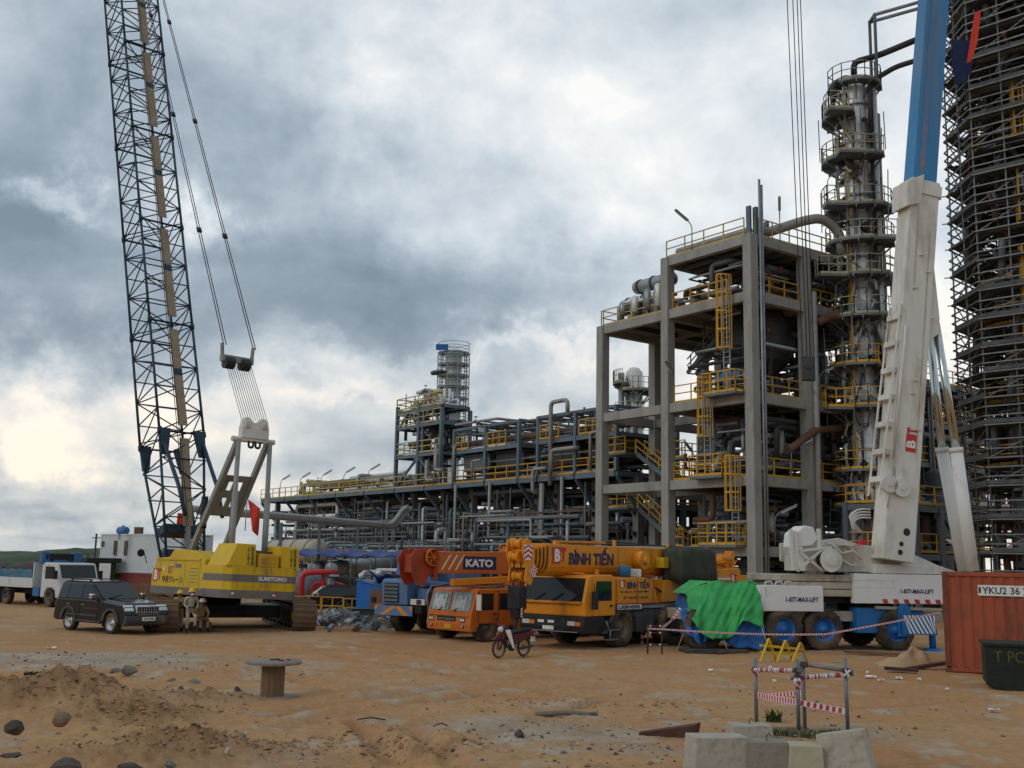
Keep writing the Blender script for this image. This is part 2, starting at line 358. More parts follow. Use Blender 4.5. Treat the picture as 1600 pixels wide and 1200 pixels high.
def height(x, y):
    near = np.exp(-np.hypot(x, y)/60)
    h = (.11*fbm(x*.35, y*.35, 3)+.045*fbm(x*1.7, y*1.7, 3)+.03*fbm(x*5.5, y*5.5, 2))*near
    rough = 0
    for c, sx, sy, A, ro in MOUNDS:
        g = bump2(x+.5*fbm(x*.9, y*.9, 3), y+.5*fbm(x*.9+9, y*.9, 3), c, sx, sy, ro); h = h+A*g*(1+.5*fbm(x*2.4, y*2.4, 3)); rough = rough+g*min(1, A*4)
    h = h+np.minimum(rough, 1.3)*(.13*fbm(x*3.1, y*3.1, 3, .7)+.10*fbm(x*8, y*8, 3, .75))
    for i, (a, b) in enumerate(RUTS):
        d = seg(x+.35*fbm(x*.5, y*.5, 2), y+.3*fbm(x*.6+4, y*.6, 2), a, b); w = .16 if i < 3 else .25; k = .13 if i < 3 else .05
        h = h-k*np.exp(-(d/w)**2)+k*.8*np.exp(-((d-2.2*w)/w)**2)*(.6+fbm(x*6, y*6, 2))
    return h
def build_ground():
    az = np.concatenate([np.arange(-180, -34, 4), np.arange(-34, 34, .16), np.arange(34, 180, 4)]); na = len(az)
    rr = [2.0]
    while rr[-1] < 2600: rr.append(rr[-1]*(1.0085 if 11 < rr[-1] < 75 else 1.05))
    rr = np.array(rr); A, D = np.meshgrid(np.radians(az), rr); x, y = np.sin(A)*D, np.cos(A)*D
    z = height(x, y); z[D > 90] *= .3
    nr = len(rr); vs = np.stack([x, y, z], -1).reshape(-1, 3); vs = np.vstack([vs, [[0, 0, 0]]])
    i, j = np.meshgrid(np.arange(nr-1), np.arange(na), indexing='ij'); j2 = (j+1) % na
    q = np.stack([i*na+j, i*na+j2, (i+1)*na+j2, (i+1)*na+j], -1).reshape(-1, 4)[:, ::-1]
    faces = q.tolist()+[(nr*na, k, (k+1) % na) for k in range(na)]
    me = bpy.data.meshes.new('ground'); me.from_pydata(vs.tolist(), [], faces); me.polygons.foreach_set('use_smooth', [True]*len(me.polygons))
    # earth colours: where orange laterite, pale sand and grey crushed stone lie
    sand, red, grey, dark = np.array((.48, .282, .135)), np.array((.435, .222, .095)), np.array((.40, .355, .285)), np.array((.27, .16, .085))
    X, Y = x.ravel(), y.ravel(); n = fbm(X*.22, Y*.22, 4); n2 = fbm(X*1.3, Y*1.3, 4, .65); n3 = fbm(X*.08+5, Y*.5, 4)
    w = np.clip(.45+1.1*n+.7*n3, 0, 1)[:, None]; c = sand*(1-w)+red*w
    mid = np.clip((Y-24)/8, 0, 1)*np.clip((48-Y)/8, 0, 1); c = c*(1-.35*mid[:, None])+red*1.05*.35*mid[:, None]
    for p, sx, sy, k in [(G(130, 1032), 4.6, 2.4, .95), (G(210, 1045), 3, 1.2, .7), (G(840, 1140), 2.4, 1.6, .75), (G(960, 1165), 1.6, .9, .5), (G(1290, 1150), 1.6, 1.0, .6), (G(1370, 1017), 6, 1.5, .8), (G(1060, 1012), 5, 1.0, .45), (G(300, 1095), 1.3, .5, .4), (G(560, 1000), 4, 1.2, .25), (G(400, 1190), 1.2, 1, .45)]:
        g = np.clip(bump2(X+.9*n2, Y+.9*n, p, sx, sy)*1.6+n2*.9-.25, 0, 1)[:, None]*k; c = c*(1-g*.85)+grey*(.95+.35*n2[:, None])*g*.85
    rg = np.zeros_like(X)
    for p, sx, sy, A_, ro in MOUNDS[:6]: rg += bump2(X, Y, p, sx, sy, ro)
    g = np.clip(rg*1.5+n2*.8-.2, 0, 1)[:, None]*.92; c = c*(1-g)+np.array((.36, .205, .10))*(1+.5*n2[:, None])*g
    g = np.clip(fbm(X*2.2+40, Y*2.2, 4, .7)*2.2-.55, 0, 1)[:, None]*.55*np.clip((30-Y)/10, .25, 1)[:, None]; c = c*(1-g)+dark*g
    g = np.clip(fbm(X*.5+70, Y*3.0, 4, .65)*2.4-.45, 0, 1)[:, None]*.35; c = c*(1-g)+dark*1.3*g
    for a_, b__ in RUTS:
        d = seg(X+.35*fbm(X*.5, Y*.5, 2), Y+.3*fbm(X*.6+4, Y*.6, 2), a_, b__); g = (np.exp(-(d/.22)**2)*np.clip(.5+1.6*n2, 0, 1)*.5)[:, None]; c = c*(1-g)+(red*.62)*g
    far = np.clip((np.hypot(X, Y)-110)/80, 0, 1)[:, None]; c = c*(1-far)+np.array((.10, .11, .055))*far
    ca = me.color_attributes.new('earth', 'FLOAT_COLOR', 'POINT'); full = np.ones((len(vs), 4)); full[:-1, :3] = c; full[-1, :3] = sand
    ca.data.foreach_set('color', full.ravel().astype(np.float32))
    m = bpy.data.materials.new('earth'); m.use_nodes = True; nt = m.node_tree; N = nt.nodes; L = nt.links; b = N['Principled BSDF']; b.inputs['Roughness'].default_value = .95; b.inputs['Specular IOR Level'].default_value = .15
    at_ = N.new('ShaderNodeVertexColor'); at_.layer_name = 'earth'; tc = N.new('ShaderNodeTexCoord')
    def noise(s, d, ro=.65):
        q = N.new('ShaderNodeTexNoise'); q.inputs['Scale'].default_value = s; q.inputs['Detail'].default_value = d; q.inputs['Roughness'].default_value = ro; L.new(tc.outputs['Object'], q.inputs['Vector']); return q.outputs['Fac']
    mr = N.new('ShaderNodeMapRange'); L.new(noise(7, 9, .75), mr.inputs[0]); mr.inputs[1].default_value = .25; mr.inputs[2].default_value = .75; mr.inputs[3].default_value = .72; mr.inputs[4].default_value = 1.25
    mx = N.new('ShaderNodeVectorMath'); mx.operation = 'SCALE'; L.new(at_.outputs[0], mx.inputs[0]); L.new(mr.outputs[0], mx.inputs['Scale']); L.new(mx.outputs[0], b.inputs['Base Color'])
    bn = N.new('ShaderNodeBump'); bn.inputs['Strength'].default_value = .7; bn.inputs['Distance'].default_value = .05; L.new(noise(9, 8, .75), bn.inputs['Height']); L.new(bn.outputs[0], b.inputs['Normal'])
    me.materials.append(m); o = bpy.data.objects.new('ground', me); COL.objects.link(o); o['kind'] = 'structure'; o['label'] = 'orange brown sandy site ground with mounds and wheel ruts'
    return o
build_ground()
def gz(x, y): return float(height(np.array([x]), np.array([y]))[0])
def gnd(x, y):
    p = gd(x, y)
    for _ in range(3): p = gd(x, y, gz(p.x, p.y))
    return p
# ================================================================ the plant, set out along one axis: t away-right, s away-left
P0 = Vector((13.88, 62, 0)); UV = Vector((-.592, .806, 0)); VV = Vector((.806, .592, 0)); PROT = math.atan2(.592, .806)
def PL(t, s, z=0.0): return P0+VV*t+UV*s+Vector((0, 0, z))
def pthing(name, label, cat, t=0, s=0, z=0, group=None): return thing(name, label, cat, PL(t, s, z), PROT, group)
def rnd(a, b): return random.uniform(a, b)
# hills far behind the yard
def build_hill():
    m = M(); nx, ny = 90, 14; vs = []
    for j in range(ny+1):
        for i in range(nx+1):
            x = -175+150*i/nx; y = 215+110*j/ny; k = math.sin(PI*j/ny)**.7*min(1, i/6)*min(1, (nx-i)/14)
            h = 1.6+2.6*math.exp(-((x+101)/9)**2)+1.6*math.exp(-((x+125)/14)**2)+1.2*math.exp(-((x+70)/16)**2)+.8*float(fbm(np.array([x*.1]), np.array([y*.1]), 4)[0])+.5*rnd(-.5, .5)
            vs.append((x, y, max(-.3, h*k*.98)-.2))
    fs = [(j*(nx+1)+i, j*(nx+1)+i+1, (j+1)*(nx+1)+i+1, (j+1)*(nx+1)+i) for j in range(ny) for i in range(nx)]
    m.add(vs, fs, True); o = m.obj('hill', 'hill_green'); o['kind'] = 'structure'; o['label'] = 'low green wooded hill on the horizon behind the truck'
build_hill()
# ---------------------------------------------------------------- concrete frame
TS, SS = (0, 4.85, 9.7, 14.5), (0, 6.88, 13.1); LV = (4.0, 8.0, 12.8, 18.8, 22.25)
fr = pthing('process_building', 'bare grey concrete process frame of five levels beside the tall distillation column', 'building')
def column_mesh(h):       # cast in lifts: a shallow groove at each pour joint
    m = M(); Z = [(-.2, .31)]; z = 2.4
    while z < h-.8: Z += [(z-.03, .31), (z, .298), (z+.03, .31)]; z += 2.35
    Z += [(h-.02, .31), (h, .29)]
    for z, r in Z: m.v += [(-r, -r, z), (r, -r, z), (r, r, z), (-r, r, z)]
    for i in range(len(Z)-1):
        for q in range(4): m.f.append((4*i+q, 4*i+(q+1) % 4, 4*i+4+(q+1) % 4, 4*i+4+q)); m.s.append(False)
    k = len(m.v); m.f += [(3, 2, 1, 0), (k-4, k-3, k-2, k-1)]; m.s += [False, False]; return m.mesh('column')
cmesh = {22.25: column_mesh(22.25), 18.8: column_mesh(18.8)}
for me in cmesh.values(): me.materials.append(MAT['concrete'])
for t in TS:
    for s in SS:
        o = bpy.data.objects.new('column', cmesh[22.25 if s < 10 else 18.8]); COL.objects.link(o); o.parent = fr; o.location = (t, s, 0)
for k, z in enumerate(LV):
    for i, t in enumerate(TS):
        for s0, s1 in zip(SS, SS[1:]):
            if k == 4 and s0 > 0: continue
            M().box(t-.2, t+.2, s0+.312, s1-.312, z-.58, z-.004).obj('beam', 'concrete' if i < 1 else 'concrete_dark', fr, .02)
    for s in SS:
        if k == 4 and s > 10: continue
        for t0, t1 in zip(TS, TS[1:]): M().box(t0+.312, t1-.312, s-.2, s+.2, z-.58, z-.004).obj('beam', 'concrete', fr, .02)
for z, s1, t1 in ((4.0, 6.6, 14.2), (8.0, 6.6, 14.2), (12.8, 6.6, 14.2), (18.8, 12.9, 14.2)):
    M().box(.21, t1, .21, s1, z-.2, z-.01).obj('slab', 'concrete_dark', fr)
    for q in range(1, 6):
        s = q*s1/6
        if min(abs(s-x) for x in SS) > .5: M().box(.22, t1-.01, s-.12, s+.12, z-.5, z-.21).obj('floor_joist', 'steel_dark', fr)
M().box(.21, 14.2, .21, 6.67, 22.1, 22.22).obj('roof_grating', 'steel', fr)
for q in range(1, 8): M().box(.22, 14.1, q*.86-.07, q*.86+.07, 21.8, 22.09).obj('roof_joist', 'steel_blue', fr)
for q in range(1, 14): M().box(q*1.05-.05, q*1.05+.05, .25, 6.6, 21.55, 21.79).obj('roof_joist', 'steel', fr)
rails = [([(-.05, 6.9, 22.25), (-.05, .4, 22.25)], 'rail_yellow'), ([(.4, -.05, 22.25), (14.4, -.05, 22.25)], 'rail_yellow'), ([(-.05, 13.0, 18.8), (-.05, 7.3, 18.8)], 'rail_yellow'), ([(-.05, 13.2, 18.8), (5, 13.2, 18.8)], 'rail_yellow'),
         ([(.1, 6.5, 18.8), (.1, 1.9, 18.8)], 'safety_yellow'), ([(.4, .1, 18.8), (4.5, .1, 18.8)], 'safety_yellow'), ([(5.2, .1, 18.8), (9.3, .1, 18.8)], 'safety_yellow'),
         ([(.1, 6.5, 12.8), (.1, .4, 12.8)], 'safety_yellow'), ([(.4, .1, 12.8), (9.3, .1, 12.8)], 'safety_yellow'), ([(.1, 6.5, 8.0), (.1, .4, 8.0)], 'safety_yellow'), ([(.4, .1, 8.0), (9.3, .1, 8.0)], 'safety_yellow'),
         ([(3.0, 6.5, 8.0), (9, 6.5, 8.0)], 'safety_yellow'), ([(3.0, 6.5, 12.8), (9, 6.5, 12.8)], 'safety_yellow'), ([(1.5, 6.4, 4.0), (1.5, 2.2, 4.0)], 'safety_yellow'), ([(2, 6.5, 4), (9, 6.5, 4)], 'safety_yellow')]
for p, c in rails: rail(p, r=.03).obj('railing', c, fr)
for s0, s1, z, t in ((.4, 3.0, 12.85, -1.0), (1.6, 4.2, 8.05, -.9), (.5, 3.4, 4.05, -1.0)):      # yellow cantilever landings
    M().box(t, -.21, s0, s1, z-.14, z).obj('landing', 'steel_blue', fr); rail([(-.2, s0, z), (t, s0, z), (t, s1, z), (-.2, s1, z)], step=.7, r=.035, h=1.25).obj('railing', 'safety_yellow', fr)
def cage_ladder(parent, t, s, z0, z1, cage0):
    m = M()
    for d in (-.24, .24): m.bar((t, s+d, z0), (t, s+d, z1+1.1), .07)
    for i in range(int((z1-z0)/.3)): m.bar((t, s-.24, z0+.3*i), (t, s+.24, z0+.3*i), .035)
    l = m.obj('ladder', 'galv', parent); c = M(); n = int((z1+1.1-cage0)/.9)
    arc = [(t-.75*math.sin(PI*i/6), s-.36*math.cos(PI*i/6)*1.1) for i in range(7)]
    for q in range(n+1):
        z = cage0+q*(z1+1.1-cage0)/n
        for a, b in zip(arc, arc[1:]): c.bar((a[0], a[1], z), (b[0], b[1], z), .05, .09)
    for a in arc: c.bar((a[0], a[1], cage0), (a[0], a[1], z1+1.1), .05)
    c.obj('safety_cage', 'safety_yellow', l)
cage_ladder(fr, -.45, 1.5, 12.9, 18.8, 15.5); cage_ladder(fr, -.45, 3.1, 8.1, 12.8, 10.4); cage_ladder(fr, -.45, 1.0, 4.1, 8.0, 6.0)
def stair(parent, a, b, wdir, w=.8, c='safety_yellow'):     # a top, b foot
    a, b, wd = Vector(a), Vector(b), Vector(wdir); m = M(); n = max(4, int(abs(a.z-b.z)/.22))
    for k in (0, 1): m.bar(a+wd*w*k, b+wd*w*k, .08, .28)
    for i in range(n+1):
        p = a.lerp(b, i/n); q = (b-a); q.z = 0; q.normalize(); m.bar(p+wd*.04, p+wd*(w-.04), .26, .04, up=(0, 0, 1))
    st = m.obj('stair', 'steel_blue', parent); r = M()
    for k in (0, 1):
        for h in (.95, .5): r.bar(a+wd*w*k+Vector((0, 0, h)), b+wd*w*k+Vector((0, 0, h)), .06)
        for i in range(0, n+1, 3): p = a.lerp(b, i/n)+wd*w*k; r.bar(p, p+Vector((0, 0, .95)), .06)
    r.obj('handrail', c, st); return st
stair(fr, (2.6, 12.6, 10.3), (2.6, 8.9, 8.0), (1, 0, 0)); stair(fr, (2.6, 12.4, 6.6), (2.6, 8.6, 4.0), (1, 0, 0)); stair(fr, (4.2, 6.0, 18.0), (4.2, 9.3, 15.6), (1, 0, 0), c='steel'); stair(fr, (3.0, 4.2, 12.0), (3.0, 7.0, 9.6), (1, 0, 0), c='steel'); stair(fr, (3.0, 4.2, 7.2), (3.0, 7.0, 4.6), (1, 0, 0), c='steel')
for z, s0, s1 in ((10.3, 12.6, 14.6), (8.0, 7.2, 8.9), (6.6, 12.4, 14.4), (4.0, 7.2, 8.6), (9.6, 7.0, 8.2)):
    M().box(1.6, 4.4, s0, s1, z-.12, z).obj('landing', 'steel_blue', fr); rail([(1.6, s0, z), (1.6, s1, z), (4.4, s1, z)], step=.9, r=.03).obj('railing', 'safety_yellow', fr)
for dt, ds in ((.05, .1), (.5, -.02), (1.5, .6), (2.2, .6)): M().box(dt-.09, dt+.09, ds-.14, ds+.14, 22.25, 24.0 if dt < 1 else 23.6).obj('post', 'steel_blue', fr)
for dt, z1 in ((.42, 25.6), (.62, 25.3)): M().tube((dt, -.42, .3), (dt, -.42, z1), .075, 8).obj('riser_pipe', 'galv', fr)
M().tube((5.15, -.46, .3), (5.15, -.46, 19.5), .2, 10).obj('riser_pipe', 'pipe_grey', fr)
# equipment standing inside the frame
def drum(name, label, a, b, r, c, cat='vessel', group=None, n=20, ring=True):    # pressure vessel with domed ends between two points of the plant
    a, b = PL(*a), PL(*b); d = (b-a); L_ = d.length; ax = d.normalized(); mid = thing(name, label, cat, a, 0, group); mid.rotation_euler = ax.to_track_quat('Z', 'Y').to_euler()
    pr = [(0, -r*.45), (r*.55, -r*.38), (r*.86, -r*.2), (r, 0), (r, L_), (r*.86, L_+r*.2), (r*.55, L_+r*.38), (0, L_+r*.45)]
    M().lathe(pr, n).obj('shell', c, mid)
    if ring:
        for q in (.12, .5, .88): M().lathe([(r+.005, L_*q-.06), (r+.06, L_*q-.06), (r+.06, L_*q+.06), (r+.005, L_*q+.06)], n, sm=False).obj('stiffening_ring', 'steel_dark', mid)
    M().tube((r*.9, 0, L_*.7), (r+.35, 0, L_*.7), .14, 8).lathe([(.24, 0), (.24, .08)], 10, (r+.35, 0, L_*.7), 'x').obj('nozzle', 'steel', mid)
    return mid
rv = drum('reactor_vessel', 'large dark hopper bottomed vessel hung below the fourth level of the concrete frame', (4.6, 3.4, 15.9), (4.6, 3.4, 18.2), 2.1, 'steel_dark')
M().lathe([(.35, -2.2), (.4, -1.9), (1.7, -.5), (2.05, -.2)], 20).obj('cone', 'steel_dark', rv)
for i, (t, s, z0, z1, r, c, w) in enumerate([(6.3, 1.6, 12.9, 15.6, .42, 'steel_dark', 'narrow dark upright vessel on the third level beside the right face of the frame'), (8.6, 2.6, 12.9, 17.5, .95, 'steel_dark', 'wide dark upright drum on the third level deep in the frame'), (3.5, 4.6, 4.2, 7.0, .8, 'steel_blue', 'grey blue upright drum on the first level behind the middle ladder'),
        (6.6, 3.4, 4.2, 7.4, 1.0, 'steel', 'grey upright drum on the first level behind the corner column'), (9.6, 2.6, 8.2, 11.6, 1.0, 'steel_dark', 'dark upright drum on the second level near the distillation column'), (3.6, 3.2, .3, 3.2, .9, 'steel', 'grey upright drum under the first level of the frame'), (8.4, 1.9, .3, 3.3, .8, 'steel_blue', 'blue grey upright drum on the ground behind the white crane counterweight')]):
    drum('process_drum', w, (t, s, z0), (t, s, z1), r, c, group='drums inside the concrete frame')
ex = drum('heat_exchanger', 'blue ended horizontal exchanger on the third level behind the upper ladder cage', (.9, 3.3, 14.0), (.9, .9, 14.0), .5, 'tank_blue'); 
drum('heat_exchanger', 'pale insulated horizontal exchanger on top of the outer bay beside a column', (1.2, 12.2, 20.2), (1.2, 8.0, 20.2), .5, 'cladding')
drum('heat_exchanger', 'shiny upper exchanger of the stacked pair on the outer bay roof', (1.2, 11.0, 21.3), (1.2, 7.6, 21.3), .45, 'galv')
drum('reflux_pipe_header', 'pale horizontal header lying along the roof edge of the frame', (.7, 6.6, 22.75), (.7, .6, 22.75), .24, 'pipe_grey', 'pipe', ring=False)
for i, s in enumerate((11.8, 10.6, 9.4, 8.4)):     # insulated elbows on the outer bay
    tag(M().path([(0, 0, 0), (0, 0, 1.0+.2*i), (0, -.9, 1.3+.2*i), (0, -1.0, .4)], .22, 10, .35).obj('elbow_pipe', 'cladding' if i % 2 else 'galv', None), ['outermost small insulated elbow pipe on the outer bay roof', 'dull grey elbow pipe second from the outer bay corner', 'bright elbow pipe third from the outer bay corner', 'tallest elbow pipe next to the second concrete column'][i], 'pipe', 'elbow pipes on the outer bay').location = PL(.5, s, 18.8)
def rand_pipe(t0, t1, s0, s1, z0, z1, r, n=3):
    p = [rnd(t0, t1), rnd(s0, s1), rnd(z0, z1)]; pts = [tuple(p)]; last = -1; lo, hi = (t0, s0, z0), (t1, s1, z1)
    for _ in range(n):
        ax = random.choice([a for a in (0, 1, 2) if a != last]); last = ax; q = p[ax]
        for _k in range(8):
            p[ax] = rnd(lo[ax], hi[ax])
            if abs(p[ax]-q) > 3*r: break
        pts.append(tuple(p))
    return pts
def piping(label, n, box, rr=(.05, .2), cols=('pipe_grey', 'steel', 'steel_blue', 'pipe_rust', 'steel_dark', 'galv'), valves=True):
    t0, t1, s0, s1, z0, z1 = box; g = pthing('process_piping', label, 'piping', (t0+t1)/2, (s0+s1)/2, 0); ct, cs = (t0+t1)/2, (s0+s1)/2
    for i in range(n):
        r = rnd(*rr); P = rand_pipe(t0-ct, t1-ct, s0-cs, s1-cs, z0, z1, r, random.choice((1, 2, 3, 4)))
        o = M().path(P, r, 8, r*2.2).obj('pipe', random.choice(cols), g)
        if valves and i % 3 == 0 and len(P) > 2:
            q = Vector(P[1]).lerp(Vector(P[2]), .5); M().lathe([(r*1.5, -.12), (r*1.5, .12)], 8, q).tube(q, q+Vector((0, 0, .45)), .03, 6).lathe([(.17, .42), (.17, .46)], 8, q).obj('valve', 'steel_dark', o)
    return g
piping('dense grey piping on the ground level inside the concrete frame', 46, (.6, 13.5, .6, 12.6, .3, 3.3))
piping('tangle of pipes on the first level of the concrete frame', 60, (.9, 13.5, .6, 6.4, 4.2, 7.3))
piping('pipes and valves on the second level of the concrete frame', 64, (.9, 13.5, .6, 6.4, 8.2, 12.0))
piping('dark pipes on the third level of the concrete frame', 64, (.9, 12.5, .6, 6.4, 13.0, 18.2), (.05, .16))
piping('insulated pipes on the fourth level below the frame roof', 56, (.6, 12.5, .6, 6.4, 19.0, 21.3), (.06, .24))
piping('pale pipes and valves crowding the outer bay roof', 22, (.5, 4.5, 7.4, 12.6, 18.9, 20.6), (.07, .2), ('cladding', 'pipe_grey', 'galv', 'steel'))
# the bent overhead line from the frame roof to the distillation column
tag(M().path([PL(1.3, .6, 22.9), PL(2.2, .6, 22.9), at(1255, 345, 64.2), at(1285, 340, 64.6), at(1312, 362, 65.1), at(1316, 400, 65.3)], .3, 14, .9).obj('overhead_pipe', 'pipe_grey'), 'thick pale bent pipe running from the frame roof to the distillation column', 'pipe')
tag(M().path([PL(5.4, -.5, 17.6), at(1300, 492, 65.0), at(1335, 497, 65.2)], .27, 12, .5).obj('overhead_pipe', 'pipe_rust'), 'brownish horizontal pipe joining the frame to the column below its fifth platform', 'pipe')
tag(M().path([PL(2.5, -.5, 9.6), at(1275, 672, 64.5), at(1400, 662, 70)], .22, 12, .5).obj('overhead_pipe', 'pipe_rust'), 'rusty horizontal pipe crossing low in front of the right face of the frame', 'pipe')
# ---------------------------------------------------------------- strip lights on bent poles
lamp_mesh = None
def strip_light(p, rot, label, h=1.6, group='strip lights on bent poles'):
    o = thing('strip_light', label, 'lamp', p, rot, group)
    M().path([(0, 0, 0), (0, 0, h), (.45, 0, h+.35)], .035, 6, .4).obj('pole', 'galv', o)
    M().bar((.35, 0, h+.28), (1.45, 0, h+.75), .16, .09).obj('housing', 'galv', o); M().bar((.42, 0, h+.22), (1.40, 0, h+.64), .10, .05).obj('lens', 'lamp_glass', o)
for (t, s, z, ro, w) in [(-.1, 4.6, 22.25, 0, 'strip light raised above the yellow roof railing of the frame'), (2.6, -.1, 22.25, 40, 'strip light at the roof corner post of the frame'), (7.8, -.1, 22.25, 150, 'strip light on the right roof railing beside the column'), (-.1, 6.2, 12.9, 20, 'strip light on the third level beside the second concrete column'), (6.0, -.1, 12.9, 150, 'strip light over the third level railing on the right face'),
        (2.0, 6.6, 8.1, 20, 'strip light between the second level stairs and the second column'), (1.2, 3.2, 8.1, 0, 'strip light over the second level yellow landing'), (3.2, -.1, 8.1, 160, 'strip light by the second level corner railing'), (4.0, 8.4, 8.1, 120, 'strip light above the yellow stairs of the outer bay'), (1.6, -.1, 4.1, 160, 'strip light low on the corner column of the frame')]:
    strip_light(PL(t, s, z), PROT+R(ro)+PI, w)
# ---------------------------------------------------------------- pipe rack running away to the left
rk = pthing('pipe_rack', 'long grey steel pipe rack running away to the left behind the cranes', 'pipe rack', 5.5, 46)
def rl(t, s, z): return (t-5.5, s-46, z)
DK = 9.35; CS = [15.6, 20.1, 24.6, 27.1, 31.7, 36.4, 41.0, 46.2, 52, 58, 64, 70, 76.5]
def rb(name, a, b, w, h, m='steel_blue', par=None): return M().bar(rl(*a), rl(*b), w, h).obj(name, m, par or rk)
for s in CS:
    for t in (5.6, 11.5): rb('column', (t, s, -.2), (t, s, DK-.3), .55 if s < 50 else .45, None, 'concrete_dark' if s < 50 else 'steel_blue')
    for z in (3.4, 5.0, 6.5, 8.0): rb('cross_beam', (5.0, s, z), (12, s, z), .25, .3, 'steel_dark')
    rb('deck_beam', (3.5, s, DK-.2), (12, s, DK-.2), .22, .35); rb('knee_brace', (3.6, s, DK-.4), (5.4, s, 6.9), .22, .26)
for a, b in zip(CS, CS[1:]):
    rb('edge_beam', (3.5, a+.12, DK-.18), (3.5, b-.12, DK-.18), .2, .4); rb('edge_beam', (5.6, a+.3, 4.4), (5.6, b-.3, 4.4), .2, .34, 'steel'); 
    M().box(3.62-5.5, 11.9-5.5, a-46+.12, b-46-.12, DK-.1, DK-.04).obj('deck_plate', 'steel_dark', rk)
    rail([rl(3.45, a, DK), rl(3.45, b, DK)], r=.035, step=1.6).obj('railing', 'safety_yellow' if a < 40 else 'rail_yellow', rk)
CU = [20.1, 24.6, 27.1, 31.7, 36.4]
for s in CU+[15.6]:
    for t in (3.5, 9.5): rb('upper_column', (t, s, DK+.01), (t, s, 14.05), .28, None)
    rb('roof_beam', (3.7, s, 13.95), (9.3, s, 13.95), .18, .22); rb('floor_beam', (3.7, s, 12.0), (9.3, s, 12.0), .2, .3, 'steel')
for a, b in ((15.6, 20.1), (20.1, 24.6), (27.1, 31.7), (31.7, 36.4)):
    for t in (3.5, 9.5): rb('roof_beam', (t, a+.15, 13.95), (t, b-.15, 13.95), .18, .22)
    rb('floor_beam', (3.5, a+.15, 12.0), (3.5, b-.15, 12.0), .2, .34)
    for q in (1, 2, 3): rb('purlin', (3.7, a+(b-a)*q/4, 13.9), (9.3, a+(b-a)*q/4, 13.9), .09, .12, 'steel')
    M().box(3.7-5.5, 9.3-5.5, a-46+.2, b-46-.2, 11.85, 11.95).obj('deck_plate', 'steel_dark', rk)
    rail([rl(3.45, a+.4, 12.2), rl(3.45, b-.4, 12.2)], r=.03).obj('railing', 'steel', rk)
for s0, s1 in ((34.2, 36), (28.8, 31.4), (22, 24.3), (15.8, 19.6)): rail([rl(3.4, s0, 12.2), rl(3.4, s1, 12.2)], r=.035, step=.8).obj('railing', 'safety_yellow', rk)
for k, z in enumerate((3.75, 5.35, 6.85, 8.35)):       # the tiers of long lines
    for j in range(6):
        r = rnd(.09, .26); t = 5.9+j*1.02; M().tube(rl(t, 14.2+rnd(0, 2), z-.1+r), rl(t, 78-rnd(0, 9), z-.1+r), r, 10).obj('long_pipe', random.choice(['pipe_grey', 'steel', 'galv', 'steel_blue', 'pipe_rust', 'cladding']), rk)
for i, (s, c) in enumerate(((17.6, 'steel_dark'), (22.3, 'steel_dark'), (29.3, 'steel_dark'), (34.0, 'steel'))):
    tag(M().box(-2.4, 2.4, -1.9, 1.9, 0, 1.25).box(-2.6, 2.6, -2.05, 2.05, 1.25, 1.4).obj('air_cooler', c, None, .03), ['dark air cooler box under the rack roof nearest the concrete frame', 'dark air cooler box second along the rack roof from the concrete frame', 'dark air cooler box in the middle of the long rack', 'grey air cooler box at the far end of the rack roof'][i], 'air cooler', 'air coolers on the rack').location = PL(6.6, s, 10.35); bpy.context.view_layer.update()
    bpy.data.objects['air_cooler' if i == 0 else 'air_cooler.%03d' % i].rotation_euler = (0, 0, PROT)
M().tube(rl(4.4, 15, 12.75), rl(4.4, 38, 12.75), .28, 10).obj('long_pipe', 'pipe_rust', rk)
for P, r in [([(3.1, 22.6, 8.6), (3.1, 22.6, 14.9), (3.1, 20.6, 14.9), (3.1, 20.6, 14.0)], .17), ([(3.0, 22.9, 9.9), (3.0, 24.6, 9.9), (3.0, 24.6, 8.1), (4.2, 24.6, 8.1)], .15), ([(2.9, 22.2, 9.6), (2.9, 22.2, 11.2), (2.9, 19.6, 11.2), (3.4, 19.6, 11.2)], .16), ([(3.2, 36.0, 9.5), (3.2, 36.0, 12.6), (4.5, 36, 12.6)], .12),
             ([(3.2, 33.2, 9.6), (3.2, 33.2, 11.1), (3.2, 31.9, 11.1)], .1), ([(3.0, 38.6, 12.8), (3.0, 38.6, 10.6), (3.0, 37.4, 10.6)], .16), ([(3.1, 40.2, 11.6), (3.1, 40.2, 9.8), (3.1, 38.9, 9.8)], .16), ([(3.3, 18.2, 9.5), (3.3, 18.2, 12.2), (3.3, 16, 12.4)], .12), ([(3.2, 35.6, .2), (3.2, 35.6, 9.2)], .12), ([(3.2, 23.7, .2), (3.2, 23.7, 8.8)], .2), ([(3.2, 21.3, .2), (3.2, 21.3, 9.2)], .14), ([(3.2, 30.6, .2), (3.2, 30.6, 9.2)], .13)]:
    M().path([rl(*p) for p in P], r, 10, r*2.5).obj('riser_pipe', 'pipe_grey', rk)
piping('small bore pipes above the roof of the long rack', 30, (3.6, 9, 16, 37, 12.4, 14.6), (.05, .14))
piping('pipes on the deck of the long rack behind yellow railings', 64, (3.9, 9, 16, 38, 9.5, 11.7), (.05, .2))
piping('dense pipes in the dark under the near half of the rack', 110, (4.5, 11, 14.5, 38, .3, 8.6), (.06, .22))
piping('dense pipes under the far half of the rack', 130, (4.5, 11, 38, 76, .3, 8.6), (.08, .25), ('pipe_grey', 'steel', 'cladding', 'galv', 'steel_blue'))
piping('pale valves and pipes standing on the far end deck', 70, (4, 10, 47, 70, 9.4, 11.2), (.07, .22), ('cladding', 'pipe_grey', 'galv', 'rail_yellow'))
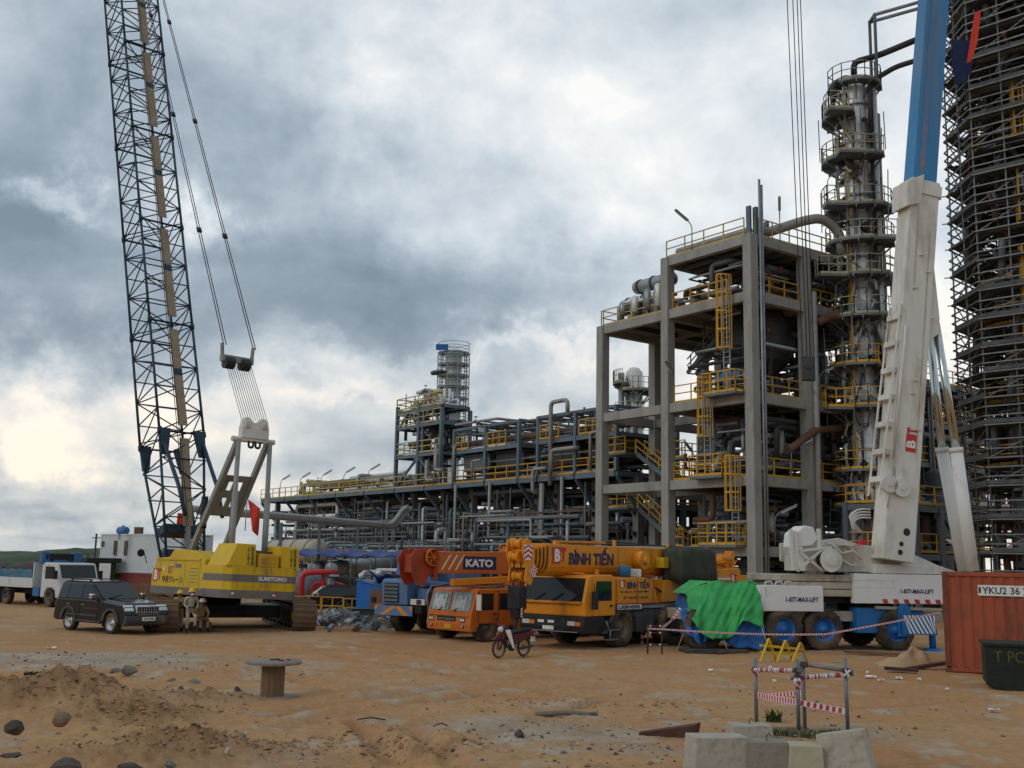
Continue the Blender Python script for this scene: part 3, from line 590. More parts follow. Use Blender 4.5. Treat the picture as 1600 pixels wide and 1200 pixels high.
for s, w in ((71.5, 'strip light farthest along the far end deck'), (66.5, 'second strip light from the far end of the deck'), (61.5, 'strip light in the middle of the far deck'), (56.5, 'strip light over the pale valves on the deck'), (51.5, 'strip light beside the steel tower on the deck')):
    strip_light(PL(3.5, s, DK), PROT-R(70), w, 1.8)
# small steel tower standing on the rack
tw = pthing('steel_tower', 'braced grey steel tower rising from the rack deck left of the shiny column', 'tower', 5.5, 46)
def tb(name, a, b, w, h=None, m='steel_blue'): return M().bar(rl(*a), rl(*b), w, h).obj(name, m, tw)
for s in (38.7, 42.5, 46.4):
    for t in (3.6, 6.6): tb('post', (t, s, DK+.02), (t, s, 17.0 if s > 40 else 16.2), .3)
for z in (12.2, 14.9, 16.4):
    for a, b in ((38.7, 42.5), (42.5, 46.4)):
        for t in (3.6, 6.6): tb('beam', (t, a+.16, z), (t, b-.16, z), .2, .28)
    for s in (38.7, 42.5, 46.4): tb('beam', (3.8, s, z), (6.4, s, z), .2, .28)
    M().box(3.8-5.5, 6.4-5.5, 38.9-46, 46.2-46, z+.15, z+.2).obj('grating', 'steel_dark', tw); rail([rl(3.55, 38.6, z+.2), rl(3.55, 46.5, z+.2), rl(6.6, 46.5, z+.2)], r=.04).obj('railing', 'rail_yellow', tw)
for a, b in (((3.6, 46.3, 9.5), (3.6, 42.6, 12.0)), ((3.6, 42.4, 12.0), (3.6, 38.9, 9.5)), ((3.6, 46.2, 14.8), (3.6, 44.5, 16.3)), ((3.6, 42.6, 14.8), (3.6, 44.3, 16.3)), ((3.6, 42.4, 14.8), (3.6, 40.7, 16.3)), ((3.6, 38.9, 14.8), (3.6, 40.4, 16.3))): tb('brace', a, b, .18)
piping('pale pipes and vents crowning the small steel tower', 20, (4, 6.3, 40, 46.2, 16.5, 18.4), (.06, .16), ('cladding', 'pipe_grey', 'rail_yellow'))
piping('pipes threaded through the small steel tower', 40, (3.7, 6.8, 39, 46, 9.5, 16), (.06, .2))
# ---------------------------------------------------------------- ring platforms and columns
def sector(m, r0, r1, a0, a1, z0, z1, n=12):
    k = len(m.v)
    for i in range(n+1):
        a = a0+(a1-a0)*i/n; c, s = math.cos(a), math.sin(a)
        m.v += [(r0*c, r0*s, z0), (r1*c, r1*s, z0), (r1*c, r1*s, z1), (r0*c, r0*s, z1)]
    for i in range(n):
        b = k+4*i
        for q in range(4): m.f.append((b+q, b+4+q, b+4+(q+1) % 4, b+(q+1) % 4)); m.s.append(False)
    m.f += [(k, k+1, k+2, k+3), (k+4*n+3, k+4*n+2, k+4*n+1, k+4*n)]; m.s += [False, False]; return m
def arc(r, a0, a1, z, n=10): return [(r*math.cos(a0+(a1-a0)*i/n), r*math.sin(a0+(a1-a0)*i/n), z) for i in range(n+1)]
def ring_platform(root, z, rs, r1, a0, a1, c='safety_yellow'):
    m = sector(M(), rs+.05, r1, R(a0), R(a1), z-.14, z); n = int(abs(a1-a0)/30)
    for i in range(n+1):
        a = R(a0+(a1-a0)*i/n); q = Vector((math.cos(a), math.sin(a), 0)); m.bar(q*r1*.96+Vector((0, 0, z-.15)), q*rs+Vector((0, 0, z-1.1)), .08, .1); m.bar(q*r1+Vector((0, 0, z-.22)), q*rs+Vector((0, 0, z-.22)), .09, .16)
    p = m.obj('platform', 'steel', root); rail(arc(r1-.04, R(a0), R(a1), z), r=.024, step=.9).obj('railing', c, p); return p
cx = at(1360, 880, 66); dc = thing('distillation_column', 'tall shiny clad distillation column ringed with platforms beside the white crane boom', 'column', (cx.x, cx.y, 0))
M().lathe([(.95, 0), (.95, 9), (.82, 9.4), (.82, 33.0), (.7, 33.6), (.35, 33.95), (0, 34.05)], 28).obj('shell', 'cladding', dc)
for z in (5, 10, 14, 17.2, 20, 22, 26, 29.5, 32): M().lathe([(.99, z-.05), (.99, z+.05)], 28, sm=False).obj('band', 'galv', dc)
for z, a0, a1, r1 in ((6.6, 120, 330, 2.1), (8.7, 120, 330, 2.1), (12.5, 110, 320, 2.15), (15.1, 120, 320, 2.1), (18.1, 120, 320, 2.15), (20.7, 120, 330, 2.1), (22.9, 130, 340, 2.1), (25.1, 120, 345, 2.1), (28.3, 125, 300, 2.2), (31.2, 130, 250, 2.1), (33.4, 100, 350, 1.7)):
    ring_platform(dc, z, .9, r1, a0, a1, 'rail_pale' if z > 15.2 else 'safety_yellow')
for z in (12.5, 15.1, 18.1): M().tube((-.3, -.85, z+.7), (-.42, -1.25, z+.7), .3, 14).lathe([(.36, 0), (.36, .07)], 14, (-.43, -1.25, z+.7), 'y').obj('manhole', 'galv', dc)
M().tube((.1, -.7, 23.8), (.1, -1.15, 23.8), .3, 14).obj('manhole', 'ink', dc)
for x, y, r, z0, z1, c in ((.95, -.75, .2, 2, 33, 'cladding'), (1.25, -.2, .26, 6, 31.5, 'pipe_grey'), (.62, -1.05, .12, 4, 32.4, 'steel_dark'), (-.55, -.95, .08, 8, 30, 'galv'), (1.35, .35, .1, 3, 33, 'steel')): M().tube((x, y, z0), (x, y, z1), r, 12).obj('downcomer', c, dc)
M().path([(.62, -1.05, 30.0), (.62, -1.05, 33.3), (2.5, -.6, 34.6), (4.4, -1.6, 34.9), (6.6, -3.9, 34.9)], .17, 10, .5).obj('vapour_line', 'steel_dark', dc); M().path([(-.1, -.3, 34), (-.1, -.3, 35), (1.6, -.1, 35.6), (4.6, -1.2, 36.6), (6.8, -3.6, 36.6)], .2, 10, .5).obj('vapour_line', 'steel_dark', dc)
M().path([(-1.7, -.9, 30.9), (-1.7, -.9, 33.2), (-.6, -.6, 33.9), (0, -.2, 33.5)], .16, 10, .5).obj('vapour_line', 'steel_dark', dc)
m = M(); 
for y in (-.5, .5): m.bar((1.3, y, 33.2), (1.3, y, 38.3), .16); m.bar((1.3, y, 38.2), (6.9, y-3.3, 38.6), .16)
m.bar((1.3, -.5, 38.2), (1.3, .5, 38.2), .16); m.obj('davit_frame', 'steel', dc)
for z in (9, 13, 16, 19, 21.4, 24, 26.8, 29.8):
    m = M()
    for d in (0, .4): m.bar((-.9-.02, -.95+d, z), (-.92, -.95+d, z+2.4), .06)
    for i in range(8): m.bar((-.92, -.95, z+.3*i), (-.92, -.55, z+.3*i), .035)
    m.obj('ladder', 'safety_yellow', dc)
for z, a in ((31.6, 200), (28.8, 215), (25.6, 190), (18.6, 205), (9.2, 230), (6.9, 225)):
    q = Vector((math.cos(R(a)), math.sin(R(a)), 0))*2.05; strip_light((cx.x+q.x, cx.y+q.y, z), R(a)+PI*.9, 'strip light on the %s platform of the distillation column' % {31.6: 'second', 28.8: 'third', 25.6: 'fourth', 18.6: 'seventh', 9.2: 'second lowest', 6.9: 'lowest'}[z], 1.5, 'strip lights on the distillation column')
# access scaffold and small lines clinging to the column
sc3 = M()
for i, a_ in enumerate((140, 175, 205, 235, 265, 300, 325)):
    rr_ = 2.3 if i % 2 else 1.55
    for q in range(6):
        z = 5+q*4.6+rnd(0, 2); l = rnd(1.5, 3.4); x, y = rr_*math.cos(R(a_)), rr_*math.sin(R(a_)); M().bar((x, y, z), (x+rnd(-.1, .1), y+rnd(-.1, .1), z+l), .05).obj('scaffold_tube', 'scaffold', dc)
        M().bar((x, y, z+rnd(.3, 1.2)), (x*.4+rnd(-.6, .6), y*.4+rnd(-.6, .2), z+rnd(.3, 1.4)), .05).obj('scaffold_tube', 'scaffold', dc)
for i in range(80):
    a_ = R(rnd(120, 345)); z = rnd(7, 32); p_ = Vector((math.cos(a_), math.sin(a_), 0)); t_ = Vector((-p_.y, p_.x, 0)); k = rnd(.06, .15)
    M().path([p_*.8+Vector((0, 0, z)), p_*1.25+Vector((0, 0, z)), p_*1.25+t_*rnd(-.5, .5)+Vector((0, 0, z-rnd(.4, 1.8)))], k, 8, .15).lathe([(k*1.7, -.05), (k*1.7, .05)], 10, p_*1.25+Vector((0, 0, z-.15))).obj('branch_line', random.choice(['cladding', 'cladding', 'steel_dark', 'pipe_rust', 'pipe_grey', 'galv']), dc)
for z, a_, w_ in ((31.2, 230, .9), (28.3, 250, 1.1), (25.1, 225, 1.0), (22.9, 300, .9), (20.7, 215, 1.2), (15.1, 300, .9), (12.5, 220, 1.1)):
    q_ = Vector((math.cos(R(a_)), math.sin(R(a_)), 0))*2.3; M().box(q_.x-w_, q_.x+w_*.4, q_.y-.5, q_.y+.5, z-.3, z-.16).obj('side_platform', 'steel', dc); rail([(q_.x+w_*.4, q_.y-.5, z-.16), (q_.x-w_, q_.y-.5, z-.16), (q_.x-w_, q_.y+.5, z-.16)], r=.025, step=.6).obj('railing', 'safety_yellow' if z < 16 else 'rail_pale', dc)
# slim column seen under the outer bay, and the shiny column beyond the rack
p = at(991, 580, 95); sc_ = thing('stripper_column', 'slim cream and silver column seen through the outer bay of the concrete frame', 'column', (p.x, p.y, 0))
M().lathe([(.75, 0), (.75, 19.6), (.4, 20.0), (0, 20.1)], 20).obj('shell', 'white_paint', sc_); M().tube((-1.15, -.2, 8), (-1.15, -.2, 19.5), .28, 10).obj('downcomer', 'galv', sc_); M().tube((-.75, -.7, 8), (-.75, -.7, 19), .14, 8).obj('downcomer', 'galv', sc_)
for z, a0, a1 in ((15.7, 200, 380), (17.9, 230, 380), (18.6, 150, 230), (13.2, 150, 380)): ring_platform(sc_, z, .8, 1.9, a0, a1, 'rail_yellow')
p = at(708, 600, 108); fc = thing('clad_column', 'shiny column wrapped in scaffold rising beyond the steel tower on the rack', 'column', (p.x, p.y, 0))
M().lathe([(.85, 0), (.85, 23.6), (.5, 24), (0, 24.1)], 24).obj('shell', 'cladding', fc)
for z in np.arange(13.2, 24.5, 1.15):
    m = sector(M(), .95, 1.62, R(0), R(360), z-.1, z, 16)
    for i in range(10): a = R(36*i); m.bar((1.6*math.cos(a), 1.6*math.sin(a), z-1.1), (1.6*math.cos(a), 1.6*math.sin(a), z+.05), .075); m.bar((1.15*math.cos(a+.3), 1.15*math.sin(a+.3), z-1.1), (1.15*math.cos(a+.3), 1.15*math.sin(a+.3), z), .06)
    for i in range(16):
        a, b = R(22.5*i), R(22.5*i+22.5)
        for h in (.3, .6, .95): m.bar((1.6*math.cos(a), 1.6*math.sin(a), z+h), (1.6*math.cos(b), 1.6*math.sin(b), z+h), .05)
    m.obj('scaffold_lift', 'galv', fc)
M().box(-1.72, -.5, -1.72, -1.68, 23.5, 24.1).obj('cloth', 'tarp_blue', fc)
for z, a0, a1 in ((18.0, 180, 260), (21.5, 160, 240)): sector(M(), 1.1, 2.3, R(a0), R(a1), z-.15, z).obj('platform', 'steel', fc)
# ---------------------------------------------------------------- scaffolded vessel at the right edge
p = Vector((30.1, 60.5, 0)); sv = thing('scaffolded_column', 'huge vessel wrapped in tube scaffolding at the right edge', 'column', p)
M().lathe([(2.0, 0), (2.0, 20.5)], 32).obj('shell', 'cladding', sv); M().lathe([(1.98, 20.5), (1.98, 41), (1.2, 42)], 32).obj('upper_shell', 'steel_dark', sv); pass
for z in (3, 7.2, 11.4, 13, 17.3, 21, 25.8, 30): M().lathe([(2.03, z-.09), (2.1, z-.09), (2.1, z+.09), (2.03, z+.09)], 32, sm=False).obj('band', 'steel_dark', sv)
NS = 8; ang = [R(22.5+45*i) for i in range(NS)]; RO_, RI_ = 4.55, 2.9
st = M().tube((0, 0, 0), (0, 0, 41.5), .05, 6).mesh('standard'); st.materials.append(MAT['scaffold'])
for a in ang:
    for rr_ in (RO_, RI_):
        o = bpy.data.objects.new('standard', st); COL.objects.link(o); o.parent = sv; o.location = (rr_*math.cos(a), rr_*math.sin(a), 0)
    if -.95 < math.cos(a) < 2:
        b = a+R(45); o = bpy.data.objects.new('standard', st); COL.objects.link(o); o.parent = sv; o.location = (RO_*(math.cos(a)+math.cos(b))/2, RO_*(math.sin(a)+math.sin(b))/2, 0)
lifts = [1.9, 3.8, 5.6, 7.4, 8.9, 10.7, 12.2, 13.6, 15.0, 16.6, 18.2, 19.9, 21.6, 23.2, 24.9, 26.6, 28.3, 30.0, 31.8, 33.5, 35.3, 37, 38.8, 40.4]
REST, RPL, TOE = M(), M(), M()       # what turns away from the picture stays joined
for k, z in enumerate(lifts):
    for i, a in enumerate(ang):
        b = ang[(i+1) % NS]; A, B = Vector((math.cos(a), math.sin(a), 0)), Vector((math.cos(b), math.sin(b), 0)); front = (A+B).normalized().dot(Vector((-.55, -.83, 0))) > .3
        for h in (0, .5, 1.0):
            m = M() if front else REST; m.bar(A*RO_*1.04+Vector((0, 0, z+h)), B*RO_*1.04+Vector((0, 0, z+h)), .068)
            if front: m.obj('ledger', 'scaffold', sv)
        REST.bar(A*RI_+Vector((0, 0, z)), B*RI_+Vector((0, 0, z)), .05); REST.bar(A*(RI_-.4)+Vector((0, 0, z)), A*(RO_+rnd(.1, .5))+Vector((0, 0, z)), .055)
        if (i+k) % 3 != 0: M().bar(A*RO_+Vector((0, 0, z)), B*RO_+Vector((0, 0, z+1.65)), .05).obj('brace', 'scaffold', sv)
        for q in range(5):
            if random.random() < .06: continue
            f = RI_-.65+(RO_-RI_+.65)*(q+.06)/5; g = RI_-.65+(RO_-RI_+.65)*(q+.94)/5; own = front and q >= 2; d = M() if own else RPL; w0, w1 = rnd(.02, .09), rnd(.02, .09)
            u = (B-A).normalized()*rnd(0, .35); d.hexa([A*f-u+Vector((0, 0, z+w0)), A*g-u+Vector((0, 0, z+w0)), B*g+u+Vector((0, 0, z+w1)), B*f+u+Vector((0, 0, z+w1)), A*f-u+Vector((0, 0, z+w0+.05)), A*g-u+Vector((0, 0, z+w0+.05)), B*g+u+Vector((0, 0, z+w1+.05)), B*f+u+Vector((0, 0, z+w1+.05))])
            if own: d.obj('plank', random.choice(['plank_dark', 'plank_dark', 'steel', 'concrete_dark']), sv)
REST.obj('scaffold_tubes', 'scaffold', sv)['kind'] = 'stuff'; RPL.obj('inner_planks', 'plank_dark', sv)['kind'] = 'stuff'
for k, z in enumerate(lifts):       # toe boards and the plant's own lines behind the scaffold tubes
    m = TOE
    for i, a in enumerate(ang):
        b = ang[(i+1) % NS]; A, B = Vector((math.cos(a), math.sin(a), 0)), Vector((math.cos(b), math.sin(b), 0))
        if random.random() < .75: m.bar(A*RO_*1.01+Vector((0, 0, z+.2)), B*RO_*1.01+Vector((0, 0, z+.2)), .04, .22)
        if random.random() < .6: m.bar(A*3.6+Vector((0, 0, z+rnd(.5, 1.2))), B*3.6+Vector((0, 0, z+rnd(.4, 1.2))), .07)
TOE.obj('toe_boards', 'plank_dark', sv)['kind'] = 'stuff'
for i in range(120):
    a_ = R(rnd(110, 300)); z = rnd(2, 38); p_ = Vector((math.cos(a_), math.sin(a_), 0)); t_ = Vector((-p_.y, p_.x, 0)); k = rnd(.06, .22); r_ = rnd(2.3, 3.7)
    M().path([p_*1.9+Vector((0, 0, z)), p_*r_+Vector((0, 0, z)), p_*r_+t_*rnd(-.9, .9)+Vector((0, 0, z-rnd(.4, 3)))], k, 8, .2).obj('branch_line', random.choice(['steel_dark', 'steel_dark', 'steel', 'pipe_rust', 'black']), sv)
for z, a0, a1 in ((8.6, 150, 300), (12.1, 150, 300), (16.4, 150, 310), (19.0, 120, 220), (27.0, 150, 300)): ring_platform(sv, z, 2.05, 3.4, a0, a1)
for z in (9.0, 13.5, 17.6, 22, 27): cage = [M().bar((-2.2, -2.4, z), (-2.2, -2.4, z+3), .08), M().bar((-1.8, -2.55, z), (-1.8, -2.55, z+3), .08)]; c = M(); [c.bar((-2.2, -2.4, z+.3*i), (-1.8, -2.55, z+.3*i), .04) for i in range(10)]; [c.bar((x, y, z), (x, y, z+3), .09) for x, y in ((-2.2, -2.4), (-1.8, -2.55), (-2.3, -2.9), (-1.8, -3.0))]; c.obj('ladder', 'safety_yellow', sv)
tag(M().box(-.55, .5, -.03, .03, .6, 2.6).box(-.5, .2, -.09, -.04, 0, 2.0).obj('debris_cloth', 'cloth_dark'), 'dark blue cloth hung on the upper scaffold beside the blue boom', 'cloth').location = at(1505, 132, 56.3)
tag(M().add([(0, 0, 0), (.25, 0, .1), (.95, .1, 3.1), (.62, .1, 3.0), (0, .04, 0), (.25, .04, .1), (.95, .14, 3.1), (.62, .14, 3.0), (.62, 0, 1.2), (.62, .04, 1.2)], [(0, 1, 8, 2, 3), (4, 7, 6, 9, 5), (0, 3, 7, 4), (1, 5, 9, 8), (8, 9, 6, 2), (3, 2, 6, 7), (0, 4, 5, 1)]).obj('debris_cloth', 'red_cloth'), 'long torn red cloth hanging from the scaffold at the top right', 'cloth').location = at(1511, 98, 55.2)
# dark steel structures behind the frame and the white boom
def steel_block(label, t0, t1, s0, s1, levels, nt, ns, seed):
    g = pthing('steel_structure', label, 'structure', t0, s0); T = [(t1-t0)*i/nt for i in range(nt+1)]; S_ = [(s1-s0)*i/ns for i in range(ns+1)]
    for t in T:
        for s in S_: M().bar((t, s, -.2), (t, s, levels[-1]+.3), .32).obj('column', 'steel_blue' if (t+s) % 2 < 1 else 'steel', g)
    for z in levels:
        for t in T:
            for a, b in zip(S_, S_[1:]): M().bar((t, a+.17, z), (t, b-.17, z), .2, .35).obj('beam', 'steel', g)
        for s in S_:
            for a, b in zip(T, T[1:]): M().bar((a+.17, s, z-.02), (b-.17, s, z-.02), .2, .35).obj('beam', 'steel', g)
        M().box(T[0]+.2, T[-1]-.2, S_[0]+.2, S_[-1]-.2, z+.18, z+.24).obj('grating', 'steel_dark', g)
        rail([(T[0], S_[-1], z+.24), (T[0], S_[0], z+.24), (T[-1], S_[0], z+.24)], r=.03).obj('railing', 'safety_yellow', g)
    for z0, z1 in zip(levels, levels[1:]):
        i = random.randrange(nt); M().bar((T[i]+.1, S_[0], z1-.2), (T[i+1]-.1, S_[0], z0+.3), .2).obj('brace', 'steel_blue', g)
    return g
steel_block('dark braced steel structure behind the white boom and the scaffolded vessel', 15.5, 36, 4, 11, (4.2, 7.4, 10.4, 13.4, 16.4), 5, 2, 1)
steel_block('low dark steel structure behind the concrete frame and the orange cranes', 9.5, 14.5, 15, 27, (4.0, 7.0), 2, 3, 2)
steel_block('steel structure at the foot of the distillation column', 6.2, 13.8, -4.5, -1.6, (3.6, 6.4), 3, 1, 3)
piping('dark pipes crowding the steel structure behind the white boom', 110, (15, 36, 3.2, 10.5, .4, 17), (.07, .3))
piping('low pipes at the foot of the distillation column', 30, (6.2, 14, -4.6, -1.4, .3, 7), (.06, .25))
piping('pipes between the concrete frame and the low structure behind it', 36, (5, 14, 14, 26, .3, 9), (.08, .28))
for i, (t, s, r, h) in enumerate(((18.5, 2.4, 1.2, 6.5), (22, 2.2, 1.0, 9.5), (12, -3.0, .9, 5.4))):
    drum('process_drum', ['dark upright drum between the white boom cylinders and the steel structure', 'taller dark upright drum beside the scaffolded vessel', 'upright drum behind the winch of the white crane'][i], (t, s, .4), (t, s, h), r, ('steel_dark', 'steel', 'steel_dark')[i], group='drums behind the white crane')
# ================================================================ vehicles: local x forward, y to the vehicle's left
def head(fx, fy): return math.atan2(fy, fx)
def seat(root, W_, lx, ly, rot):        # puts a local spot of a vehicle on a spot of the ground
    c, s = math.cos(rot), math.sin(rot); root.location = (W_.x-(lx*c-ly*s), W_.y-(lx*s+ly*c), gz(W_.x, W_.y)-.01); root.rotation_euler = (0, 0, rot)
def inv(root, P):                       # world point in the vehicle's own measure
    d = Vector(P)-root.location; a = -root.rotation_euler.z; return Vector((d.x*math.cos(a)-d.y*math.sin(a), d.x*math.sin(a)+d.y*math.cos(a), d.z))
WM = {}
def wheel(root, x, y, r, w, rim, side=1, rr=.55, z=None):
    k = (r, w, rim)
    if k not in WM:
        t = M().lathe([(r*rr, 0), (r*rr, -w*.44), (r*.75, -w*.52), (r*.93, -w*.48), (r*.985, -w*.36), (r*.985, w*.36), (r*.93, w*.48), (r*.75, w*.52), (r*rr, w*.44), (r*rr, 0)], 28, ax='y', cap=False)
        for i in range(26):
            a = 2*PI*i/26; c, s = math.cos(a), math.sin(a); e = .5*w*(.86 if i % 2 else .6)
            t.bar((r*.985*c, -e if i % 2 else -.43*w, r*.985*s), (r*.985*c, .43*w if i % 2 else e, r*.985*s), r*.06, r*.05, up=(c, 0, s))
        tm = t.mesh('wheel'); tm.materials.append(MAT['tyre'])
        q = M().lathe([(r*rr, w*.43), (r*rr*.93, w*.40), (r*rr*.86, w*.12), (r*.42, w*.05), (r*.30, w*.20), (r*.17, w*.24), (r*.15, w*.42), (0, w*.44)], 24, ax='y', cap=False)
        for i in range(10): a = 2*PI*i/10; q.tube((r*.36*math.cos(a), w*.1, r*.36*math.sin(a)), (r*.36*math.cos(a), w*.22, r*.36*math.sin(a)), r*.03, 6)
        rm = q.mesh('rim'); rm.materials.append(MAT[rim]); WM[k] = (tm, rm)
    o = bpy.data.objects.new('wheel', WM[k][0]); COL.objects.link(o); o.parent = root; o.location = (x, y, r if z is None else z); o.rotation_euler = (0, rnd(0, 6), 0 if side > 0 else PI)
    c = bpy.data.objects.new('rim', WM[k][1]); COL.objects.link(c); c.parent = o; return o
def slantplate(m, x0, z0, x1, z1, y0, y1, th=.012):     # a thin plate lying on a sloping front
    d = Vector((x1-x0, 0, z1-z0)).normalized(); n = Vector((d.z, 0, -d.x))*th
    p = [Vector((x0, y0, z0)), Vector((x0, y1, z0)), Vector((x1, y1, z1)), Vector((x1, y0, z1))]; return m.hexa(p+[q+n for q in p])
LFT, FRT, UPZ = (-1, 0, 0), (0, 1, 0), (0, 0, 1)
def bt_logo(root, o, right, h, plate=True):       # red block letters
    r, o = Vector(right), Vector(o); n = r.cross(Vector(UPZ)); m = M()
    m.hexa([o, o+r*h*.86, o+r*h*.86+n*.004, o+n*.004, o+Vector((0, 0, h)), o+r*h*.86+Vector((0, 0, h)), o+r*h*.86+n*.004+Vector((0, 0, h)), o+n*.004+Vector((0, 0, h))])
    e = m.obj('emblem', 'red_logo', root); u = Vector(UPZ)
    text('B', 'white_mark', e, o+r*h*.22+n*.006+u*h*.1, right, UPZ, h*.8, h*.58, .05); text('T', 'red_logo', e, o+r*h*.93+u*h*.12, right, UPZ, h*.88, h*.5, .06); return e
# ---------------------------------------------------------------- the big orange telescopic crane
rot = head(-.63, -.777)
lb = thing('mobile_crane', 'big bright orange telescopic mobile crane with dark blue lettering on its lowered boom', 'crane', group='mobile cranes parked in a row'); seat(lb, gd(965, 1011), 0, 1.12, rot)
for x in (0, -3.1, -4.75):
    for s in (1, -1): wheel(lb, x, 1.12*s, .70, .46, 'rim_grey', s)
M().prism([(1.6, .72), (1.6, 1.3), (-8.6, 1.36), (-8.6, .85), (-6, .72)], 'y', -.85, .85).obj('chassis', 'carrier_grey', lb)
m = M().prism([(2.3, 1.10), (2.36, 1.58), (2.13, 2.40), (1.9, 2.48), (.7, 2.50), (.48, 2.40), (.48, 1.10)], 'y', -1.35, 1.35).obj('cab', 'orange', lb, .05)
slantplate(M(), 2.352, 1.60, 2.145, 2.37, -1.24, 1.24).obj('windscreen', 'glass', lb)
for y in (-.75, 0, .75): M().bar((2.40, y, 1.60), (2.33, y+.42, 1.86), .03).obj('wiper', 'black', lb)
M().prism([(1.35, .5), (2.38, .55), (2.43, .75), (2.38, 1.095), (1.2, 1.095), (1.0, .75)], 'y', -1.37, 1.37).obj('bumper', 'black', lb, .04)
for y in (-1.05, .88): 
    h = M().box(2.43, 2.455, y-.17, y+.13, .80, .94).obj('headlight', 'lamp_glass', lb); M().box(2.43, 2.453, y+.14, y+.36, .80, .93).obj('indicator', 'amber', h)
for y in (-.55, -.12): M().box(2.432, 2.45, y, y+.26, .86, .95).obj('number_plate', 'white_mark', lb)
M().box(2.42, 2.44, -.35, .12, .63, .76).obj('number_plate', 'white_panel', lb)
dr = M().box(.62, 1.92, 1.351, 1.375, 1.12, 2.38).obj('door', 'orange', lb, .03)
M().prism([(1.80, 1.62), (1.70, 2.28), (.78, 2.28), (.78, 1.62)], 'y', 1.376, 1.386).obj('window', 'glass', dr); M().box(.72, .9, 1.376, 1.41, 1.42, 1.47).obj('handle', 'black', dr)
M().path([(1.95, 1.4, 1.45), (2.02, 1.5, 1.7), (2.02, 1.52, 2.2)], .02, 6).box(1.96, 2.06, 1.42, 1.64, 1.35, 1.95).obj('mirror', 'black', lb, .02)
M().prism([(.475, 1.095), (1.0, .74), (1.3, .5), (.95, .5), (.80, .95), (.55, 1.32), (-.55, 1.42), (-.85, .95), (-.95, .5), (-2.1, .5), (-2.1, 1.28), (.475, 1.33)], 'y', 1.05, 1.33).obj('wheel_arch', 'carrier_grey', lb, .02)
M().prism([(-2.1, .55), (-2.2, 1.28), (-5.9, 1.28), (-5.9, 1.1), (-5.5, .95), (-5.2, 1.2), (-2.6, 1.2), (-2.35, .95), (-2.3, .55)], 'y', 1.05, 1.31).obj('wheel_arch', 'carrier_grey', lb, .02)
M().prism([(.475, 1.095), (.80, .95), (.55, 1.32), (-.55, 1.42), (-.85, .95), (-.95, .5), (-5.9, .6), (-5.9, 1.33), (.475, 1.33)], 'y', -1.33, -1.05).obj('wheel_arch', 'carrier_grey', lb, .02)
m = M().path([(1.1, 1.36, .95), (.95, 1.4, .62), (.25, 1.4, .62)], .03, 6).path([(.9, 1.4, .62), (.9, 1.4, .3), (.35, 1.4, .3)], .03, 6)
m.box(.3, .95, 1.1, 1.42, .60, .63).box(.4, .9, 1.15, 1.42, .28, .31).obj('steps', 'galv', lb)
for s in (1, -1):
    M().prism([(.46, 1.47), (.46, 2.40), (-1.95, 2.42), (-2.35, 1.47)], 'y', min(s*.8, s*1.36), max(s*.8, s*1.36)).obj('side_box', 'orange', lb, .03)
M().box(-2.4, .46, 1.362, 1.37, 1.475, 1.52).obj('red_stripe', 'red_logo', lb)
M().box(-6.4, .46, -1.34, 1.34, 1.37, 1.45).obj('deck', 'carrier_grey', lb); M().box(-6.4, .4, 1.342, 1.36, 1.32, 1.42).obj('deck_edge', 'galv', lb)
M().box(-1.15, .40, 1.372, 1.378, 1.30, 1.47).obj('name_plate', 'white_panel', lb); text('LIEBHERR', 'ink', lb, (.33, 1.38, 1.325), LFT, UPZ, .12, 1.4, .03)
bt_logo(lb, (.26, 1.365, 2.04), LFT, .28); text('BÌNH TIẾN', 'navy', lb, (-.22, 1.365, 2.02), LFT, UPZ, .36, 1.5, .03)
text('ĐC: 40 lô 1A - KP - P.HIỆP BÌNH', 'navy', lb, (.2, 1.365, 1.86), LFT, UPZ, .10, 1.85, .01); text('ĐT: 7 266 922 - 7 269 232', 'navy', lb, (.0, 1.365, 1.66), LFT, UPZ, .09, 1.6, .01)
def boom_sec(hw, zb, zt, n=8): return [(hw, zt), (-hw, zt)]+[(-hw*math.cos(PI*i/n*1.0), zb+(zt-zb)*.5*(1-math.sin(PI*i/n))) for i in range(n+1)]
M().prism(boom_sec(.46, 2.42, 3.5), 'x', -8.2, 3.15).obj('boom', 'orange', lb, .02)
for k in range(5):
    q = .035*k; x = 3.15+.16*k; M().prism(boom_sec(.48-q, 2.42+q, 3.52-q), 'x', x, x+.07).obj('boom_collar', 'orange', lb, .01); M().prism(boom_sec(.42-q, 2.5+q, 3.42-q), 'x', x+.071, x+.159).obj('boom_section', 'black', lb)
m = M()
for y in (-.34, .34): m.prism([(3.9, 2.6), (3.9, 3.4), (4.05, 3.55), (4.25, 3.68), (4.46, 3.55), (4.50, 3.2), (4.3, 2.7), (4.35, 2.25), (4.05, 2.12), (3.85, 2.5)], 'y', y-.03, y+.03)
m.box(3.91, 4.3, -.3, .3, 2.7, 3.3); m.obj('boom_head', 'orange', lb, .01)
for z, x in ((3.48, 4.3), (2.42, 4.2), (3.05, 4.42)): M().lathe([(.19, -.2), (.19, -.12), (.13, -.1), (.13, .1), (.19, .12), (.19, .2)], 16, (x, 0, z), 'y').obj('sheave', 'orange', lb)
